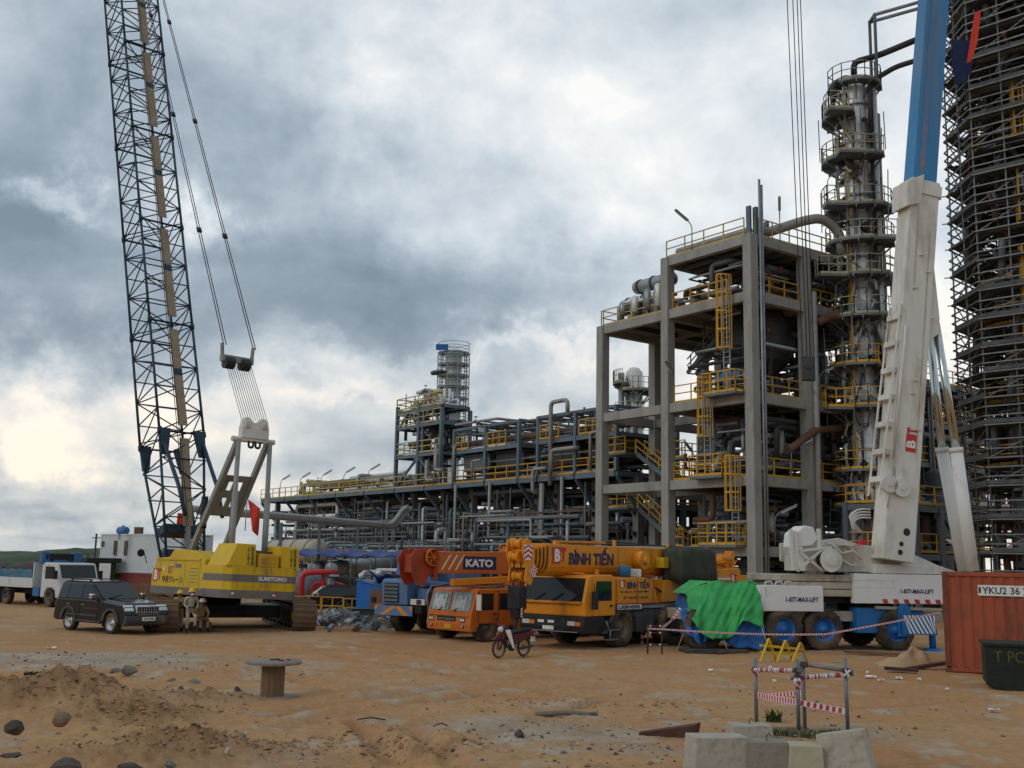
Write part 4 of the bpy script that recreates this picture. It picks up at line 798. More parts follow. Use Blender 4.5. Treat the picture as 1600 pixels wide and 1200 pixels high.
def chevrons(root, o, r, u, w, h, n, diag=1):
    o, r, u = Vector(o), Vector(r), Vector(u); nn = r.cross(u); p = M().hexa([o, o+r*w, o+r*w+nn*.006, o+nn*.006, o+u*h, o+u*h+r*w, o+u*h+r*w+nn*.006, o+u*h+nn*.006]).obj('warning_plate', 'white_mark', root); m = M()
    for i in range(n):
        a = i*h/n; b = a+.5*h/n
        for d in ((0, .5), (1, .5)):
            f = lambda e, v: o+r*w*e+u*min(max(v, 0), h)+nn*.0065
            k = h/n*.7 if diag else 0
            q = [f(d[0], a), f(d[1], a+k), f(d[1], b+k), f(d[0], b)]; m.hexa(q+[v+nn*.003 for v in q])
    m.obj('stripes', 'red_logo', p); return p
chevrons(lb, (4.45, .385, 2.95), (-1, 0, 0), UPZ, .42, .5, 3); chevrons(lb, (3.98, .385, 2.35), (-.7, 0, .7), (.7, 0, .7), .4, .3, 3)
hk = M().box(4.1, 4.5, -.26, .26, 1.35, 2.1).prism([(4.12, 1.35), (4.48, 1.35), (4.4, 1.05), (4.2, 1.05)], 'y', -.2, .2).obj('hook_block', 'black', lb, .03)
M().path([(4.3, 0, 1.1), (4.3, 0, .92), (4.42, 0, .78), (4.38, 0, .62), (4.25, 0, .58), (4.14, 0, .68)], .06, 8, .1).obj('hook', 'black', hk); chevrons(hk, (4.42, .262, 1.1), (-1, 0, 0), UPZ, .1, .3, 3)
for y in (-.15, .15): M().tube((4.3, y, 2.0), (4.35, y, 3.1), .02, 6).obj('hoist_rope', 'rope', lb)
bt_logo(lb, (3.02, .475, 2.86), LFT, .54); text('BÌNH TIẾN', 'navy', lb, (2.05, .475, 2.82), LFT, UPZ, .64, 2.75, .035)
text('QUAY', 'navy', lb, (-5.0, .475, 3.1), LFT, UPZ, .17, .6, .02); text('M', 'navy', lb, (-5.1, .475, 2.8), LFT, UPZ, .17, .22, .02)
M().lathe([(.34, .47), (.34, .8), (.14, .82), (.14, .95)], 18, (-2.3, 0, 3.02), 'y', False).obj('hose_reel', 'orange', lb); M().prism([(-1.9, 2.6), (-3.6, 2.0), (-3.2, 2.0)], 'y', .48, .6).obj('bracket', 'orange', lb)
M().box(-4.2, -3.55, .47, .85, 2.75, 3.15).obj('tool_box', 'crane_yellow', lb, .02); M().tube((-2.3, .3, 2.1), (-5.6, .3, 2.0), .26, 14).obj('luffing_cylinder', 'orange', lb)
for z in (3.56,): M().path([(2.5, -.2, z), (-2, -.25, z+.12), (-7.5, -.2, z)], .025, 6).path([(2.2, .2, z), (-7.8, .25, z+.05)], .02, 6).obj('hose', 'black', lb)
M().bar((2.3, .0, 3.58), (-.8, .0, 3.62), .12, .12).obj('boom_rail', 'orange', lb); M().bar((-1.0, .3, 3.5), (-1.0, .3, 3.74), .1).bar((-4.8, .3, 3.5), (-4.8, .3, 3.72), .08).obj('boom_lug', 'orange', lb)
M().prism([(-3.2, 1.47), (-3.4, 2.3), (-6.9, 2.3), (-7.2, 1.6)], 'y', -1.2, 1.0).obj('turntable', 'orange', lb, .03)
M().prism([(-7.0, 1.62), (-7.0, 2.72), (-8.9, 2.8), (-9.1, 2.4), (-9.1, 1.62)], 'y', -1.3, 1.3).obj('counterweight', 'orange', lb, .04)
M().box(-10.2, -9.12, -.6, 1.0, 1.9, 2.5).obj('rear_guard', 'orange', lb, .04)
for i, (x, z) in enumerate(((-7.3, 3.05), (-7.9, 3.2))): M().tube((x, .9, z), (x-.9, .9, z-.05), .16, 10).obj('hydraulic_cylinder', 'orange', lb)
M().path([(-7.2, 1.0, 2.9), (-8, 1.1, 3.05), (-8.9, 1.0, 2.95)], .04, 6).path([(-7.3, 1.1, 2.85), (-8.3, 1.2, 2.7), (-9.0, 1.1, 3.1)], .035, 6).bar((-9.0, .8, 2.75), (-9.0, .8, 3.5), .3).obj('fittings', 'orange', lb)
bt_logo(lb, (-8.1, 1.305, 2.2), LFT, .36)
M().box(-8, -6.9, 1.32, 1.36, 2.32, 2.4).obj('white_strip', 'white_mark', lb)
# panel gaps, lamps and small fittings that break up the big plain faces
def gaps(root, y, lines, c='black', w=.014):
    for (x0, z0, x1, z1) in lines: M().hexa([(x0-w*(z0 != z1), y, z0-w*(z0 == z1)), (x1+w*(z0 != z1), y, z0-w*(z0 == z1)) if z0 == z1 else (x0+w, y, z0), (x1+w*(z0 != z1), y+.004, z0-w*(z0 == z1)) if z0 == z1 else (x0+w, y+.004, z0), (x0-w*(z0 != z1), y+.004, z0-w*(z0 == z1)), (x0-w*(z0 != z1), y, z1+w*(z0 == z1)), (x1, y, z1+w) if z0 == z1 else (x0+w, y, z1), (x1, y+.004, z1+w) if z0 == z1 else (x0+w, y+.004, z1), (x0-w*(z0 != z1), y+.004, z1+w*(z0 == z1))]).obj('panel_gap', c, root)
gaps(lb, 1.3655, [(-.9, 1.5, -.9, 2.38), (.42, 1.5, .42, 2.38), (-1.98, 1.5, -1.98, 2.38)])
gaps(lb, .467, [(-1.0, 2.9, -1.0, 3.46), (-3.3, 2.9, -3.3, 3.46)], 'pipe_rust')
M().box(1.3, 1.9, -.6, .6, 2.5, 2.56).obj('roof_hatch', 'orange', lb, .02); M().lathe([(.08, 0), (.08, .12), (.05, .17), (0, .18)], 12, (1.0, .9, 2.5)).obj('beacon', 'amber', lb); M().lathe([(.08, 0), (.08, .12), (.05, .17), (0, .18)], 12, (1.0, -.9, 2.5)).obj('beacon', 'amber', lb)
M().box(2.40, 2.44, -1.1, 1.1, .575, .60).obj('bumper_step', 'galv', lb)
M().path([(2.37, -1.2, 1.58), (2.41, -1.2, 1.50), (2.41, 1.2, 1.50), (2.37, 1.2, 1.58)], .016, 6).obj('grab_rail', 'black', lb)
for i in range(5): M().path([(-2.6-.08*i, .5, 2.3), (-3.0-.1*i, .9, 2.0-.05*i), (-3.6-.1*i, .95, 1.75)], .025, 6, .2).obj('hose', 'black', lb)
# objects left lying on the deck behind its cab
c_, s_ = math.cos(rot), math.sin(rot)
def lbw(x, y, z): return (lb.location.x+x*c_-y*s_, lb.location.y+x*s_+y*c_, lb.location.z+z)
o = tag(M().lathe([(.0, 0), (.22, 0), (.24, .3), (.2, .38), (0, .4)], 12).obj('bucket', 'tank_blue'), 'blue drum lid bucket on the orange side box below the big lettering', 'bucket'); o.location = lbw(-.6, 1.0, 2.43)
o = tag(M().box(-.25, .25, -.2, .2, 0, .28).box(-.15, -.1, -.2, -.15, -.0, -.0+.02).obj('carton', 'white_paint', None, .02), 'white box beside the blue bucket on the orange crane deck', 'box'); o.location = lbw(-1.15, 1.05, 2.43)
o = tag(M().box(-.5, .5, -.3, .3, 0, .05).obj('board', 'dull_red', None, .01), 'faded red board lying on the orange crane side box', 'board'); o.location = lbw(-1.7, 1.02, 2.435) if False else lbw(-1.62, 1.02, 2.425)
def drape(name, m_, label, cat, prof, n, amp, loc, rz, seed=1):     # cloth thrown over a body: rings of outline points from hem up to the crown
    m = M(); rings = []
    for (hx, hy, z, ragged) in prof:
        ring = []
        for i in range(n):
            a = 2*PI*i/n; c, s = math.cos(a), math.sin(a); k = (abs(c)**5+abs(s)**5)**(-.2); f = 1+amp*(math.sin(a*11+seed)+.7*math.sin(a*17+2*seed+z))*(1.0 if ragged else .45)
            zz = z+(ragged*(math.sin(a*5+seed)+.6*math.sin(a*9+seed*2)) if ragged else 0)+(.04*math.sin(a*7+seed))
            ring.append((hx*c*k*f, hy*s*k*f, zz))
        rings.append(ring)
    vs = [p for r_ in rings for p in r_]; q = len(rings); vs.append((0, 0, prof[-1][2]+.05))
    fs = [(j*n+i, j*n+(i+1) % n, (j+1)*n+(i+1) % n, (j+1)*n+i) for j in range(q-1) for i in range(n)]+[((q-1)*n+i, (q-1)*n+(i+1) % n, q*n) for i in range(n)]
    m.add(vs, fs, True); o = m.obj(name, m_); s = o.modifiers.new('thick', 'SOLIDIFY'); s.thickness = .02; tag(o, label, cat); o.location = loc; o.rotation_euler = (0, 0, rz); return o
drape('canvas_cover', 'olive', 'dark olive canvas cover thrown over the operator cab of the big orange crane', 'canvas cover', [(1.42, .62, 0, .06), (1.40, .60, .4, 0), (1.38, .58, .9, 0), (1.35, .56, 1.22, 0), (1.25, .5, 1.31, 0), (.3, .12, 1.34, 0)], 96, .03, lbw(-5.3, 1.0, 2.2), rot)
# ---------------------------------------------------------------- the older orange truck crane with the white on blue sign
rot = head(-.73, -.683)
kt = thing('mobile_crane', 'older dull orange truck crane with a low cab and white curtains behind its windscreen', 'crane', group='mobile cranes parked in a row'); seat(kt, gd(757, 1003), 0, 1.08, rot)
for x in (0, -2.0, -5.2, -6.6):
    for s in (1, -1): wheel(kt, x, 1.05*s, .52, .36, 'rim_grey', s)
M().prism([(.5, .5), (.5, .95), (-8, 1.1), (-8, .6)], 'y', -.7, .7).obj('chassis', 'black', kt)
M().prism([(.82, .38), (.86, .62), (.80, 1.04), (.56, 1.84), (.4, 1.9), (-2.2, 1.9), (-2.2, .42), (-.62, .40), (-.5, .66), (.42, .66), (.55, .38)], 'y', -1.24, 1.24).obj('cab', 'kato_orange', kt, .04)
for y0, y1 in ((-1.12, -.06), (.06, 1.12)): slantplate(M(), .79, 1.10, .60, 1.76, y0, y1).obj('windscreen', 'glass_pale', kt)
for y0 in (-.95, .15):
    m = M()
    for y in (0, .2, .36, .56): slantplate(m, .80, 1.12, .655, 1.66, y0+y, y0+y+.15, .014)
    slantplate(m, .80, 1.2, .70, 1.5, y0, y0+.7, .0135).obj('curtain', 'curtain', kt)
M().box(.842, .852, -.62, .42, .72, .88).obj('name_plate', 'black', kt); text('MITSUBISHI', 'galv', kt, (.854, -.55, .76), FRT, UPZ, .075, .9, .02)
for y in (-.98, .78): 
    b = M().box(.845, .862, y-.12, y+.16, .70, .86).obj('headlight', 'black', kt); M().lathe([(.06, 0), (.05, .02)], 10, (.863, y-.04, .78), 'x').lathe([(.06, 0), (.05, .02)], 10, (.863, y+.09, .78), 'x').obj('lamp', 'lamp_glass', b)
    b = M().box(.835, .855, y-.08, y+.12, .50, .60).obj('fog_light', 'black', kt); M().lathe([(.04, 0), (.03, .02)], 8, (.857, y, .55), 'x').obj('lamp', 'lamp_glass', b)
M().box(.84, .86, -.2, .18, .46, .62).obj('number_plate', 'safety_yellow', kt)
M().bar((.83, -.6, 1.08), (.74, -.2, 1.32), .03).obj('wiper', 'black', kt); M().bar((.83, .3, 1.08), (.74, .7, 1.32), .03).obj('wiper', 'black', kt)
for x0, x1 in ((-.25, .45), (-1.6, -.55)): M().prism([(x0, 1.15), (x0, 1.74), (x1-(.12 if x1 > 0 else 0), 1.74), (x1, 1.15)], 'y', 1.242, 1.252).obj('window', 'glass', kt)
M().box(.52, .56, -1.55, -1.32, 1.2, 1.72).path([(.6, -1.2, 1.8), (.6, -1.42, 1.75)], .02, 6).obj('mirror', 'black', kt); M().box(.55, .6, 1.26, 1.5, 1.15, 1.7).obj('mirror', 'white_paint', kt)
M().path([(.7, -1.3, .9), (.72, -1.42, 1.6), (.6, -1.3, 1.95), (.1, -1.2, 1.95)], .025, 6).obj('mirror_arm', 'galv', kt)
M().prism([(-.2, 0), (.2, 0), (.15, .3), (-.15, .3)], 'y', -.05, .05).obj('step', 'black', kt, loc=(-1.2, 1.2, .3))
M().prism([(2.15, 2.42), (2.15, 3.18), (-8.5, 3.42), (-8.5, 2.45)], 'y', -.36, .36).obj('boom', 'kato_orange', kt, .02)
m = M()
for y in (-.42, .42): m.prism([(2.16, 2.3), (1.8, 2.55), (1.8, 3.2), (2.15, 3.32), (2.75, 3.26), (2.95, 3.0), (2.85, 2.35), (2.6, 2.0), (2.25, 2.05)], 'y', y*.85-.03, y*.85+.03)
m.box(2.16, 2.7, -.32, .32, 2.45, 3.1); m.obj('boom_head', 'kato_red', kt, .01)
sh = M().lathe([(.27, -.05), (.31, -.05), (.31, .05), (.27, .05), (.27, -.05)], 24, (2.05, .50, 3.0), 'y', False).lathe([(.07, -.06), (.07, .08)], 10, (2.05, .50, 3.0), 'y')
for i in range(6): a = PI*i/3; sh.bar((2.05, .50, 3.0), (2.05+.28*math.cos(a), .50, 3+.28*math.sin(a)), .05)
sh.obj('sheave', 'kato_orange', kt); M().bar((1.9, .5, 2.2), (1.9, .5, 3.3), .12).bar((2.4, .4, 3.2), (1.2, .4, 3.3), .08).obj('rope_guard', 'kato_red', kt)
m = M()
for x in (1.55, 1.22, .89): m.hexa([(x, .362, 2.55), (x-.07, .362, 2.55), (x-.07, .368, 2.55), (x, .368, 2.55), (x-.4, .362, 3.1), (x-.47, .362, 3.1), (x-.47, .368, 3.1), (x-.4, .368, 3.1)])
m.obj('white_stripes', 'white_mark', kt)
pl = M().box(-1.15, .5, .362, .37, 2.58, 3.06).obj('name_plate', 'navy', kt); text('KATO', 'white_mark', pl, (.38, .371, 2.67), LFT, UPZ, .29, 1.36, .045)
M().bar((1.35, .75, 2.12), (-2.6, .75, 2.28), .22, .24).obj('fly_jib', 'orange', kt, .02); M().bar((1.2, .72, 1.98), (-2.0, .72, 2.02), .06, .05).obj('jib_rope', 'galv', kt)
M().box(-2.45, -2.05, -.5, .5, 2.3, 3.55).box(-2.9, -2.5, -.45, .45, 3.3, 3.45).obj('boom_collar', 'kato_orange', kt, .02); M().box(-2.42, -2.1, .51, .52, 2.6, 3.1).obj('window', 'navy', kt)
for x in (-1.6, -1.9, -2.6): M().path([(x, .1, 3.4), (x-.15, .1, 3.55), (x-.4, .1, 3.42)], .03, 6, .1).obj('hose', 'black', kt)
M().prism([(-3, 1.15), (-3, 2.35), (-7.5, 2.4), (-7.5, 1.15)], 'y', -1.15, 1.15).obj('turntable', 'kato_orange', kt, .03)
gaps(kt, 1.2425, [(.47, .70, .47, 1.82), (-.5, .72, -.5, 1.86), (-1.68, .5, -1.68, 1.86)]); gaps(kt, .3605, [(-.1, 2.5, -.1, 2.55), (1.9, 2.5, 1.9, 3.1)], 'pipe_rust')
M().box(-.42, -.22, 1.243, 1.27, .98, 1.02).obj('handle', 'black', kt); M().lathe([(.07, 0), (.07, .1), (0, .14)], 12, (.2, .5, 1.9)).obj('beacon', 'amber', kt); M().box(-1.3, -.2, -.5, .5, 1.9, 1.95).obj('roof_hatch', 'kato_orange', kt, .02)
M().path([(.62, -.9, 1.9), (.2, -.9, 2.0), (-1.8, -.9, 2.0), (-2.0, -.9, 1.9)], .02, 6).obj('roof_rail', 'black', kt); M().bar((.83, -1.15, .90), (.83, 1.15, .90), .012, .02).obj('trim_strip', 'black', kt)
# ---------------------------------------------------------------- the blue crane behind it
rot = head(-.52, -.854)
bc = thing('mobile_crane', 'grey blue crane with a slatted engine hood partly hidden behind the dull orange crane', 'crane', group='mobile cranes parked in a row'); seat(bc, gd(702, 991), 0, 1.15, rot)
for x in (0, -1.7, -4.5):
    for s in (1, -1): wheel(bc, x, 1.12*s, .66, .5, 'rim_grey', s)
M().prism([(1.6, .85), (1.6, 1.15), (-7, 1.2), (-7, .7), (0, .7)], 'y', -.9, .9).obj('chassis', 'black', bc); M().box(-5, .4, .5, 1.28, 1.25, 1.45).obj('deck', 'pale_blue', bc, .02)
hd = M().prism([(.9, 1.15), (1.7, 1.15), (1.75, 2.05), (1.6, 2.15), (.9, 2.15)], 'y', -.95, .3).obj('engine_hood', 'pale_blue', bc, .05)
M().box(1.755, 1.765, -.8, -.1, 1.25, 2.0).obj('grille', 'black', hd)
for k in range(5):
    M().box(1.767, 1.785, -.78, -.12, 1.29+k*.145, 1.38+k*.145).obj('slat', 'steel_blue', hd)
M().prism([(1.2, 1.15), (1.2, 1.8), (-2, 1.5), (-2, 1.15)], 'y', .36, 1.0).obj('side_cover', 'pale_blue', bc, .03)
bo = M().box(1.66, 1.70, -1.3, .55, .74, 1.12).obj('warning_board', 'pale_blue', bc, .01); m = M()
for k in (0, 1): m.prism([(-.75+k*.55*0-.3, .76), (-.5-.3, .76), (-.15-.3+.25, 1.1), (-.4-.3+.25, 1.1)] if k == 0 else [(.35, .76), (.1, .76), (-.3, 1.1), (-.05, 1.1)], 'x', 1.702, 1.707)
m.prism([(-1.28, .9), (-1.28, 1.1), (-1.1, 1.1)], 'x', 1.702, 1.707).prism([(.53, .9), (.53, 1.1), (.36, 1.1)], 'x', 1.702, 1.707).obj('chevron', 'orange', bo)
M().box(1.6, 1.68, .42, 1.1, 1.18, 1.4).obj('tail_light', 'white_paint', bc, .01); M().box(1.684, 1.69, .72, .95, 1.2, 1.38).obj('lamp', 'maroon', bc); M().box(1.6, 1.68, -1.5, -1.3, 1.2, 1.42).obj('tail_light', 'black', bc)
for y in (.5,): M().tube((1.3, -1.5, 1.05), (1.3, -.9, 1.05), .1, 12).obj('outrigger_float', 'red_pipe', bc)
M().prism([(1.6, 2.3), (1.45, 3.0), (.6, 3.05), (.2, 2.7), (.2, 2.3)], 'y', -.4, .35).obj('boom_head', 'shed_blue', bc, .03); M().prism([(.9, 2.4), (.9, 3.1), (-7, 3.2), (-7, 2.3)], 'y', -.3, .3).obj('boom', 'max_blue', bc, .02)
m = M().box(1.6, 1.9, .2, .7, 2.25, 3.05).obj('hook_block', 'orange', bc, .03); M().lathe([(.14, 0), (.14, .06)], 14, (1.905, .5, 2.42), 'x').obj('work_lamp', 'lamp_glass', bc); text('BINH', 'navy', m, (1.905, .25, 2.72), FRT, UPZ, .16, .38, .02)
M().tube((1.2, .6, 2.0), (-3, .9, 1.75), .14, 10).obj('outrigger_jack', 'pale_blue', bc); M().prism([(-.5, 2.0), (-.5, 2.9), (-2.5, 3.0), (-2.5, 1.6)], 'y', -1.0, 1.0).obj('turntable', 'pale_blue', bc, .03)
m = M(); m.box(.5, .7, 1.0, 1.1, 1.5, 1.85); m.obj('marker_plate', 'white_paint', bc)
# ---------------------------------------------------------------- the white and blue crane with its boom up
MB = gd(1222, 1017); rot = R(14); ml = thing('mobile_crane', 'huge white and blue all terrain crane with its boom raised out of the picture', 'crane', group='mobile cranes parked in a row'); seat(ml, MB, 0, .25, rot)
for x in (-3.0, 0, 1.55, 4.42):
    wheel(ml, x, .25, .74, .5, 'rim_blue', -1); wheel(ml, x+(.9 if x == 1.55 else 0), 2.6, .74, .5, 'rim_blue', 1)
M().box(-3.4, 6.6, .45, 2.4, 1.0, 1.36).obj('chassis', 'slab_cream', ml, .02); M().box(-3.4, 6.4, .8, 2.1, .6, 1.0).obj('chassis_beam', 'black', ml)
pn = M().box(-.95, 1.5, -.02, .6, 1.36, 2.24).obj('deck_box', 'white_panel', ml, .02); text('1-877-MAX-LIFT', 'navy', pn, (.05, -.025, 1.68), (1, 0, 0), UPZ, .17, 1.25, .02)
M().box(-.72, -.70, -.024, -.018, 1.85, 2.2).obj('panel_seam', 'slab_cream', pn); m = M()
for x in (-.7, -.3, .05): m.path([(x, .1, 2.24), (x+.05, .1, 2.36), (x+.25, .1, 2.38), (x+.3, .1, 2.24)], .03, 6)
m.obj('grab_handle', 'white_paint', pn)
for k in range(3):
    M().box(-.1+.22*k, 3.0, .1+.01*k, 2.7, 2.40-.26*k, 2.64-.26*k).obj('counterweight_slab', 'slab_cream', ml, .03)
M().box(1.2, 5.5, .5, 2.4, 1.66, 1.86).obj('turntable_ring', 'black', ml); M().lathe([(1.0, 1.36), (1.0, 1.66)], 24, (4.0, 1.4, 0)).obj('slew_ring', 'steel_dark', ml)
sp = M().box(2.72, 6.42, -.06, .25, 1.66, 2.70).obj('side_panel', 'white_panel', ml, .015); text('1-877-MAX-LIFT', 'navy', sp, (4.55, -.066, 2.02), (1, 0, 0), UPZ, .16, 1.35, .02)
for k in range(6):
    x = 3.85+.43*k; M().hexa([(x, -.066, 1.67), (x+.2, -.066, 1.67), (x+.2, -.062, 1.67), (x, -.062, 1.67), (x-.06, -.066, 1.82), (x+.14, -.066, 1.82), (x+.14, -.062, 1.82), (x-.06, -.062, 1.82)]).obj('hazard_mark', 'red_logo', sp)
for z in (2.2, 2.45): M().box(2.72, 4.3, -.063, -.061, z, z+.012).obj('panel_seam', 'slab_cream', sp)
M().prism([(3.6, 2.72), (3.6, 3.05), (6.4, 3.0), (6.4, 2.72)], 'y', 0, 2.6).obj('turret_deck', 'white_paint', ml, .02)
for y in (.35, 2.1): M().prism([(2.4, 2.75), (1.0, 3.1), (1.0, 3.75), (2.4, 3.95), (3.3, 3.72), (4.9, 3.62), (6.5, 3.02), (7.6, 2.72)], 'y', y, y+.12).obj('turret_plate', 'cream', ml, .02)
M().box(1.1, 3.3, .5, 2.05, 2.75, 3.3).obj('turret_body', 'cream', ml, .03); M().prism([(4.9, 3.6), (6.5, 3.0), (6.5, 2.9), (4.9, 3.0)], 'y', .5, 2.05).obj('turret_slope', 'cream', ml)
M().lathe([(.42, -.3), (.42, -.25), (.28, -.25), (.28, .35), (.42, .35), (.42, .4)], 20, (1.75, .1, 3.15), 'y', False).obj('winch_drum', 'cream', ml); M().lathe([(.3, -.2), (.3, .3)], 20, (1.75, .1, 3.15), 'y').obj('wound_rope', 'rope', ml)
M().lathe([(.2, -.36), (.2, .4)], 16, (1.75, .1, 3.15), 'y').obj('winch_hub', 'white_paint', ml)
for a, b in (((.55, .05, 2.75), (1.5, .05, 3.5)), ((.6, .05, 3.45), (1.5, .05, 2.8)), ((.55, .05, 2.75), (.5, .05, 4.15)), ((.6, .05, 3.45), (1.9, .05, 3.6))): M().bar(a, b, .09).obj('frame_bar', 'white_paint', ml)
M().prism([(.45, 3.55), (.5, 4.05), (.9, 4.35), (1.25, 4.3), (1.45, 3.9), (1.2, 3.65)], 'y', .1, .9).obj('hoist_cover', 'white_panel', ml, .05); M().bar((1.45, .1, 3.5), (1.45, .1, 4.25), .12).obj('frame_post', 'white_paint', ml); M().bar((.45, .1, 2.8), (.35, .1, 4.2), .12).obj('frame_post', 'white_paint', ml)
M().bar((1.9, .2, 3.75), (2.9, .2, 3.72), .08).path([(2.0, .1, 3.7), (2.3, .05, 3.4), (2.8, .1, 3.5), (3.1, .1, 3.2)], .04, 6).path([(2.1, .1, 3.3), (2.6, .05, 3.0), (3.2, .1, 2.95)], .04, 6).obj('pipework', 'cream', ml)
for i in range(4): M().path([(3.0+.08*i, .2, 4.15), (2.75-.03*i, .15, 4.45+.09*i), (3.1, .15, 4.7+.1*i), (3.6, .2, 4.7+.1*i)], .035, 6, .2).obj('hose', 'cream', ml)
M().box(3.05, 3.3, .0, .2, 3.72, 3.9).obj('signal_lamp', 'red_logo', ml)
M().lathe([(.32, -.04), (.32, .04)], 20, (2.55, .3, 3.35), 'y').obj('cover_disc', 'slab_cream', ml)
# boom
b0, b1 = inv(ml, at(1398, 850, 39.6)), inv(ml, at(1439, 292, 39.9)); bd = (b1-b0); BL = bd.length; bd.normalize(); bx = Vector((bd.z, 0, -bd.x)).normalized(); by = Vector((0, 1, 0)); by = (by-bd*by.dot(bd)).normalized(); bx = by.cross(bd)
def bsec(m, d0, d1, w0, w1, t0, t1, ch=.12):       # boom piece: along the boom from d0 to d1
    def ring(d, w, t): return [b0+bd*d+bx*x+by*y for x, y in ((-w/2, -t/2), (w/2-ch, -t/2), (w/2, -t/2+ch*1.4), (w/2, t/2-ch), (w/2-ch, t/2), (-w/2, t/2))]
    a, b = ring(d0, w0, t0), ring(d1, w1, t1); return m.add(a+b, [tuple(range(6)), tuple(reversed(range(6, 12)))]+[(i, 6+i, 6+(i+1) % 6, (i+1) % 6) for i in range(6)])
def bp(d, x, y): return b0+bd*d+bx*x+by*y
bsec(M(), -.6, BL, 1.36, 1.30, .82, .80).obj('boom', 'cream', ml, .01)
bsec(M(), BL-.45, BL-.02, 1.44, 1.44, .92, .92).obj('boom_collar', 'cream', ml, .01); bsec(M(), BL-.02, BL+.12, 1.36, 1.30, .84, .84).obj('boom_collar', 'cream', ml, .01)
M().hexa([bp(BL-1.1, -.85, -.5), bp(BL-.9, -.3, -.5), bp(BL-.9, -.3, .5), bp(BL-1.1, -.85, .5), bp(BL-.1, -.9, -.5), bp(BL+.3, -.2, -.5), bp(BL+.3, -.2, .5), bp(BL-.1, -.9, .5)]).obj('collar_lug', 'cream', ml, .02)
bsec(M(), BL+.1, BL+30, 1.12, 1.02, .64, .58).obj('boom_section', 'boom_sky', ml, .01); M().hexa([bp(BL+.2, -.35, -.325), bp(BL+.2, -.1, -.325), bp(BL+.2, -.1, -.33), bp(BL+.2, -.35, -.33), bp(BL+20, -.35, -.325), bp(BL+20, -.1, -.325), bp(BL+20, -.1, -.33), bp(BL+20, -.35, -.33)]).obj('wear_strip', 'pale_blue', ml)
for i in range(7):         # ribs up the back of the boom
    d = 2.1+i*1.02; M().hexa([bp(d, -1.02+.035*i, -.36), bp(d, -.68, -.36), bp(d, -.68, .36), bp(d, -1.02+.035*i, .36), bp(d+.2, -1.02+.035*i, -.36), bp(d+.2, -.68, -.36), bp(d+.2, -.68, .36), bp(d+.2, -1.02+.035*i, .36)]).obj('rib', 'cream', ml, .01)
for y in (-.38, .34): M().bar(bp(1.6, -1.0, y), bp(8.8, -.72, y), .05, .07).obj('rib_flange', 'cream', ml)
M().path([bp(3.0, -.62, -.45), bp(6.5, -.52, -.46), bp(8.0, -.5, -.45)], .05, 6).path([bp(1.2, -.7, -.45), bp(4.0, -.55, -.46), bp(7, -.6, -.45)], .03, 6).obj('hose', 'cream', ml)
for d, x, h in ((3.3, .34, 5.8), (9.4, -.25, 3.3), (8.4, .3, 3.4)): M().bar(bp(d, x, -.412), bp(d+h, x-.05, -.41), .03, .012).obj('weld_seam', 'slab_cream', ml)
for d, x, r in ((2.0, -.2, .34), (2.05, -.72, .32)): M().tube(bp(d, x, -.41), bp(d, x, -.56), r, 20).tube(bp(d, x, -.56), bp(d, x, -.6), r*.3, 12).obj('sheave', 'cream' if x > -.5 else 'white_paint', ml)
M().hexa([bp(1.7, -.35, -.5), bp(1.9, -.1, -.5), bp(1.9, -.1, -.42), bp(1.7, -.35, -.42), bp(2.7, -.5, -.5), bp(2.8, -.25, -.5), bp(2.8, -.25, -.42), bp(2.7, -.5, -.42)]).obj('guard', 'cream', ml)
for d, x, r in ((.45, .18, .14), (.0, 0, .09), (-.3, -.02, .1)): M().tube(bp(d, x, -.38), bp(d, x, -.416), r, 14).obj('pin_hole', 'ink', ml)
for d, x in ((6.0, .0), (5.5, -.1), (10.2, .2), (8.5, .55), (9.5, -.3), (4.2, .25), (10.8, -.15)): M().bar(bp(d, x, -.43), bp(d+.05, x+.18, -.43), .08, .05).obj('lug', 'cream', ml)
e = M().hexa([bp(3.35, -.12, -.412), bp(3.35, .3, -.412), bp(3.35, .3, -.417), bp(3.35, -.12, -.417), bp(4.0, -.12, -.412), bp(4.0, .3, -.412), bp(4.0, .3, -.417), bp(4.0, -.12, -.417)]).obj('emblem', 'red_logo', ml)
text('B', 'white_mark', e, bp(3.5, .27, -.42), bd, -bx, .36, .28, .04); text('T', 'red_logo', e, bp(4.02, .30, -.414), bd, -bx, .40, .22, .06)
for k, (x, yy) in enumerate(((1462, 506), (1452, 520))):     # pair of lifting cylinders
    Yd = 39.9+.9*k; a, b, c = inv(ml, at(x, yy, Yd)), inv(ml, at(1494-22*k, 702, Yd)), inv(ml, at(1520-14*k, 892, Yd))
    M().tube(b, a, .15, 18).obj('cylinder_rod', 'chrome', ml); q = M().tube(c, b, .225, 20).obj('lift_cylinder', 'white_panel', ml); M().tube(b-(b-c).normalized()*.12, b+(b-c).normalized()*.06, .25, 20).obj('gland', 'white_paint', q)
M().hexa([bp(7.6, .6, -.3), bp(8.0, 1.02, -.3), bp(8.0, 1.02, .5), bp(7.6, .6, .5), bp(10.6, .6, -.3), bp(8.6, 1.0, -.3), bp(8.6, 1.0, .5), bp(10.6, .6, .5)]).obj('cylinder_bracket', 'cream', ml, .02)
for i in range(4): M().path([(7.0+.1*i, .6, 4.0), (7.3+.12*i, .55, 3.8-.05*i), (7.45+.14*i, .5, 2.9)], .03, 6, .25).obj('hose', 'cream', ml)
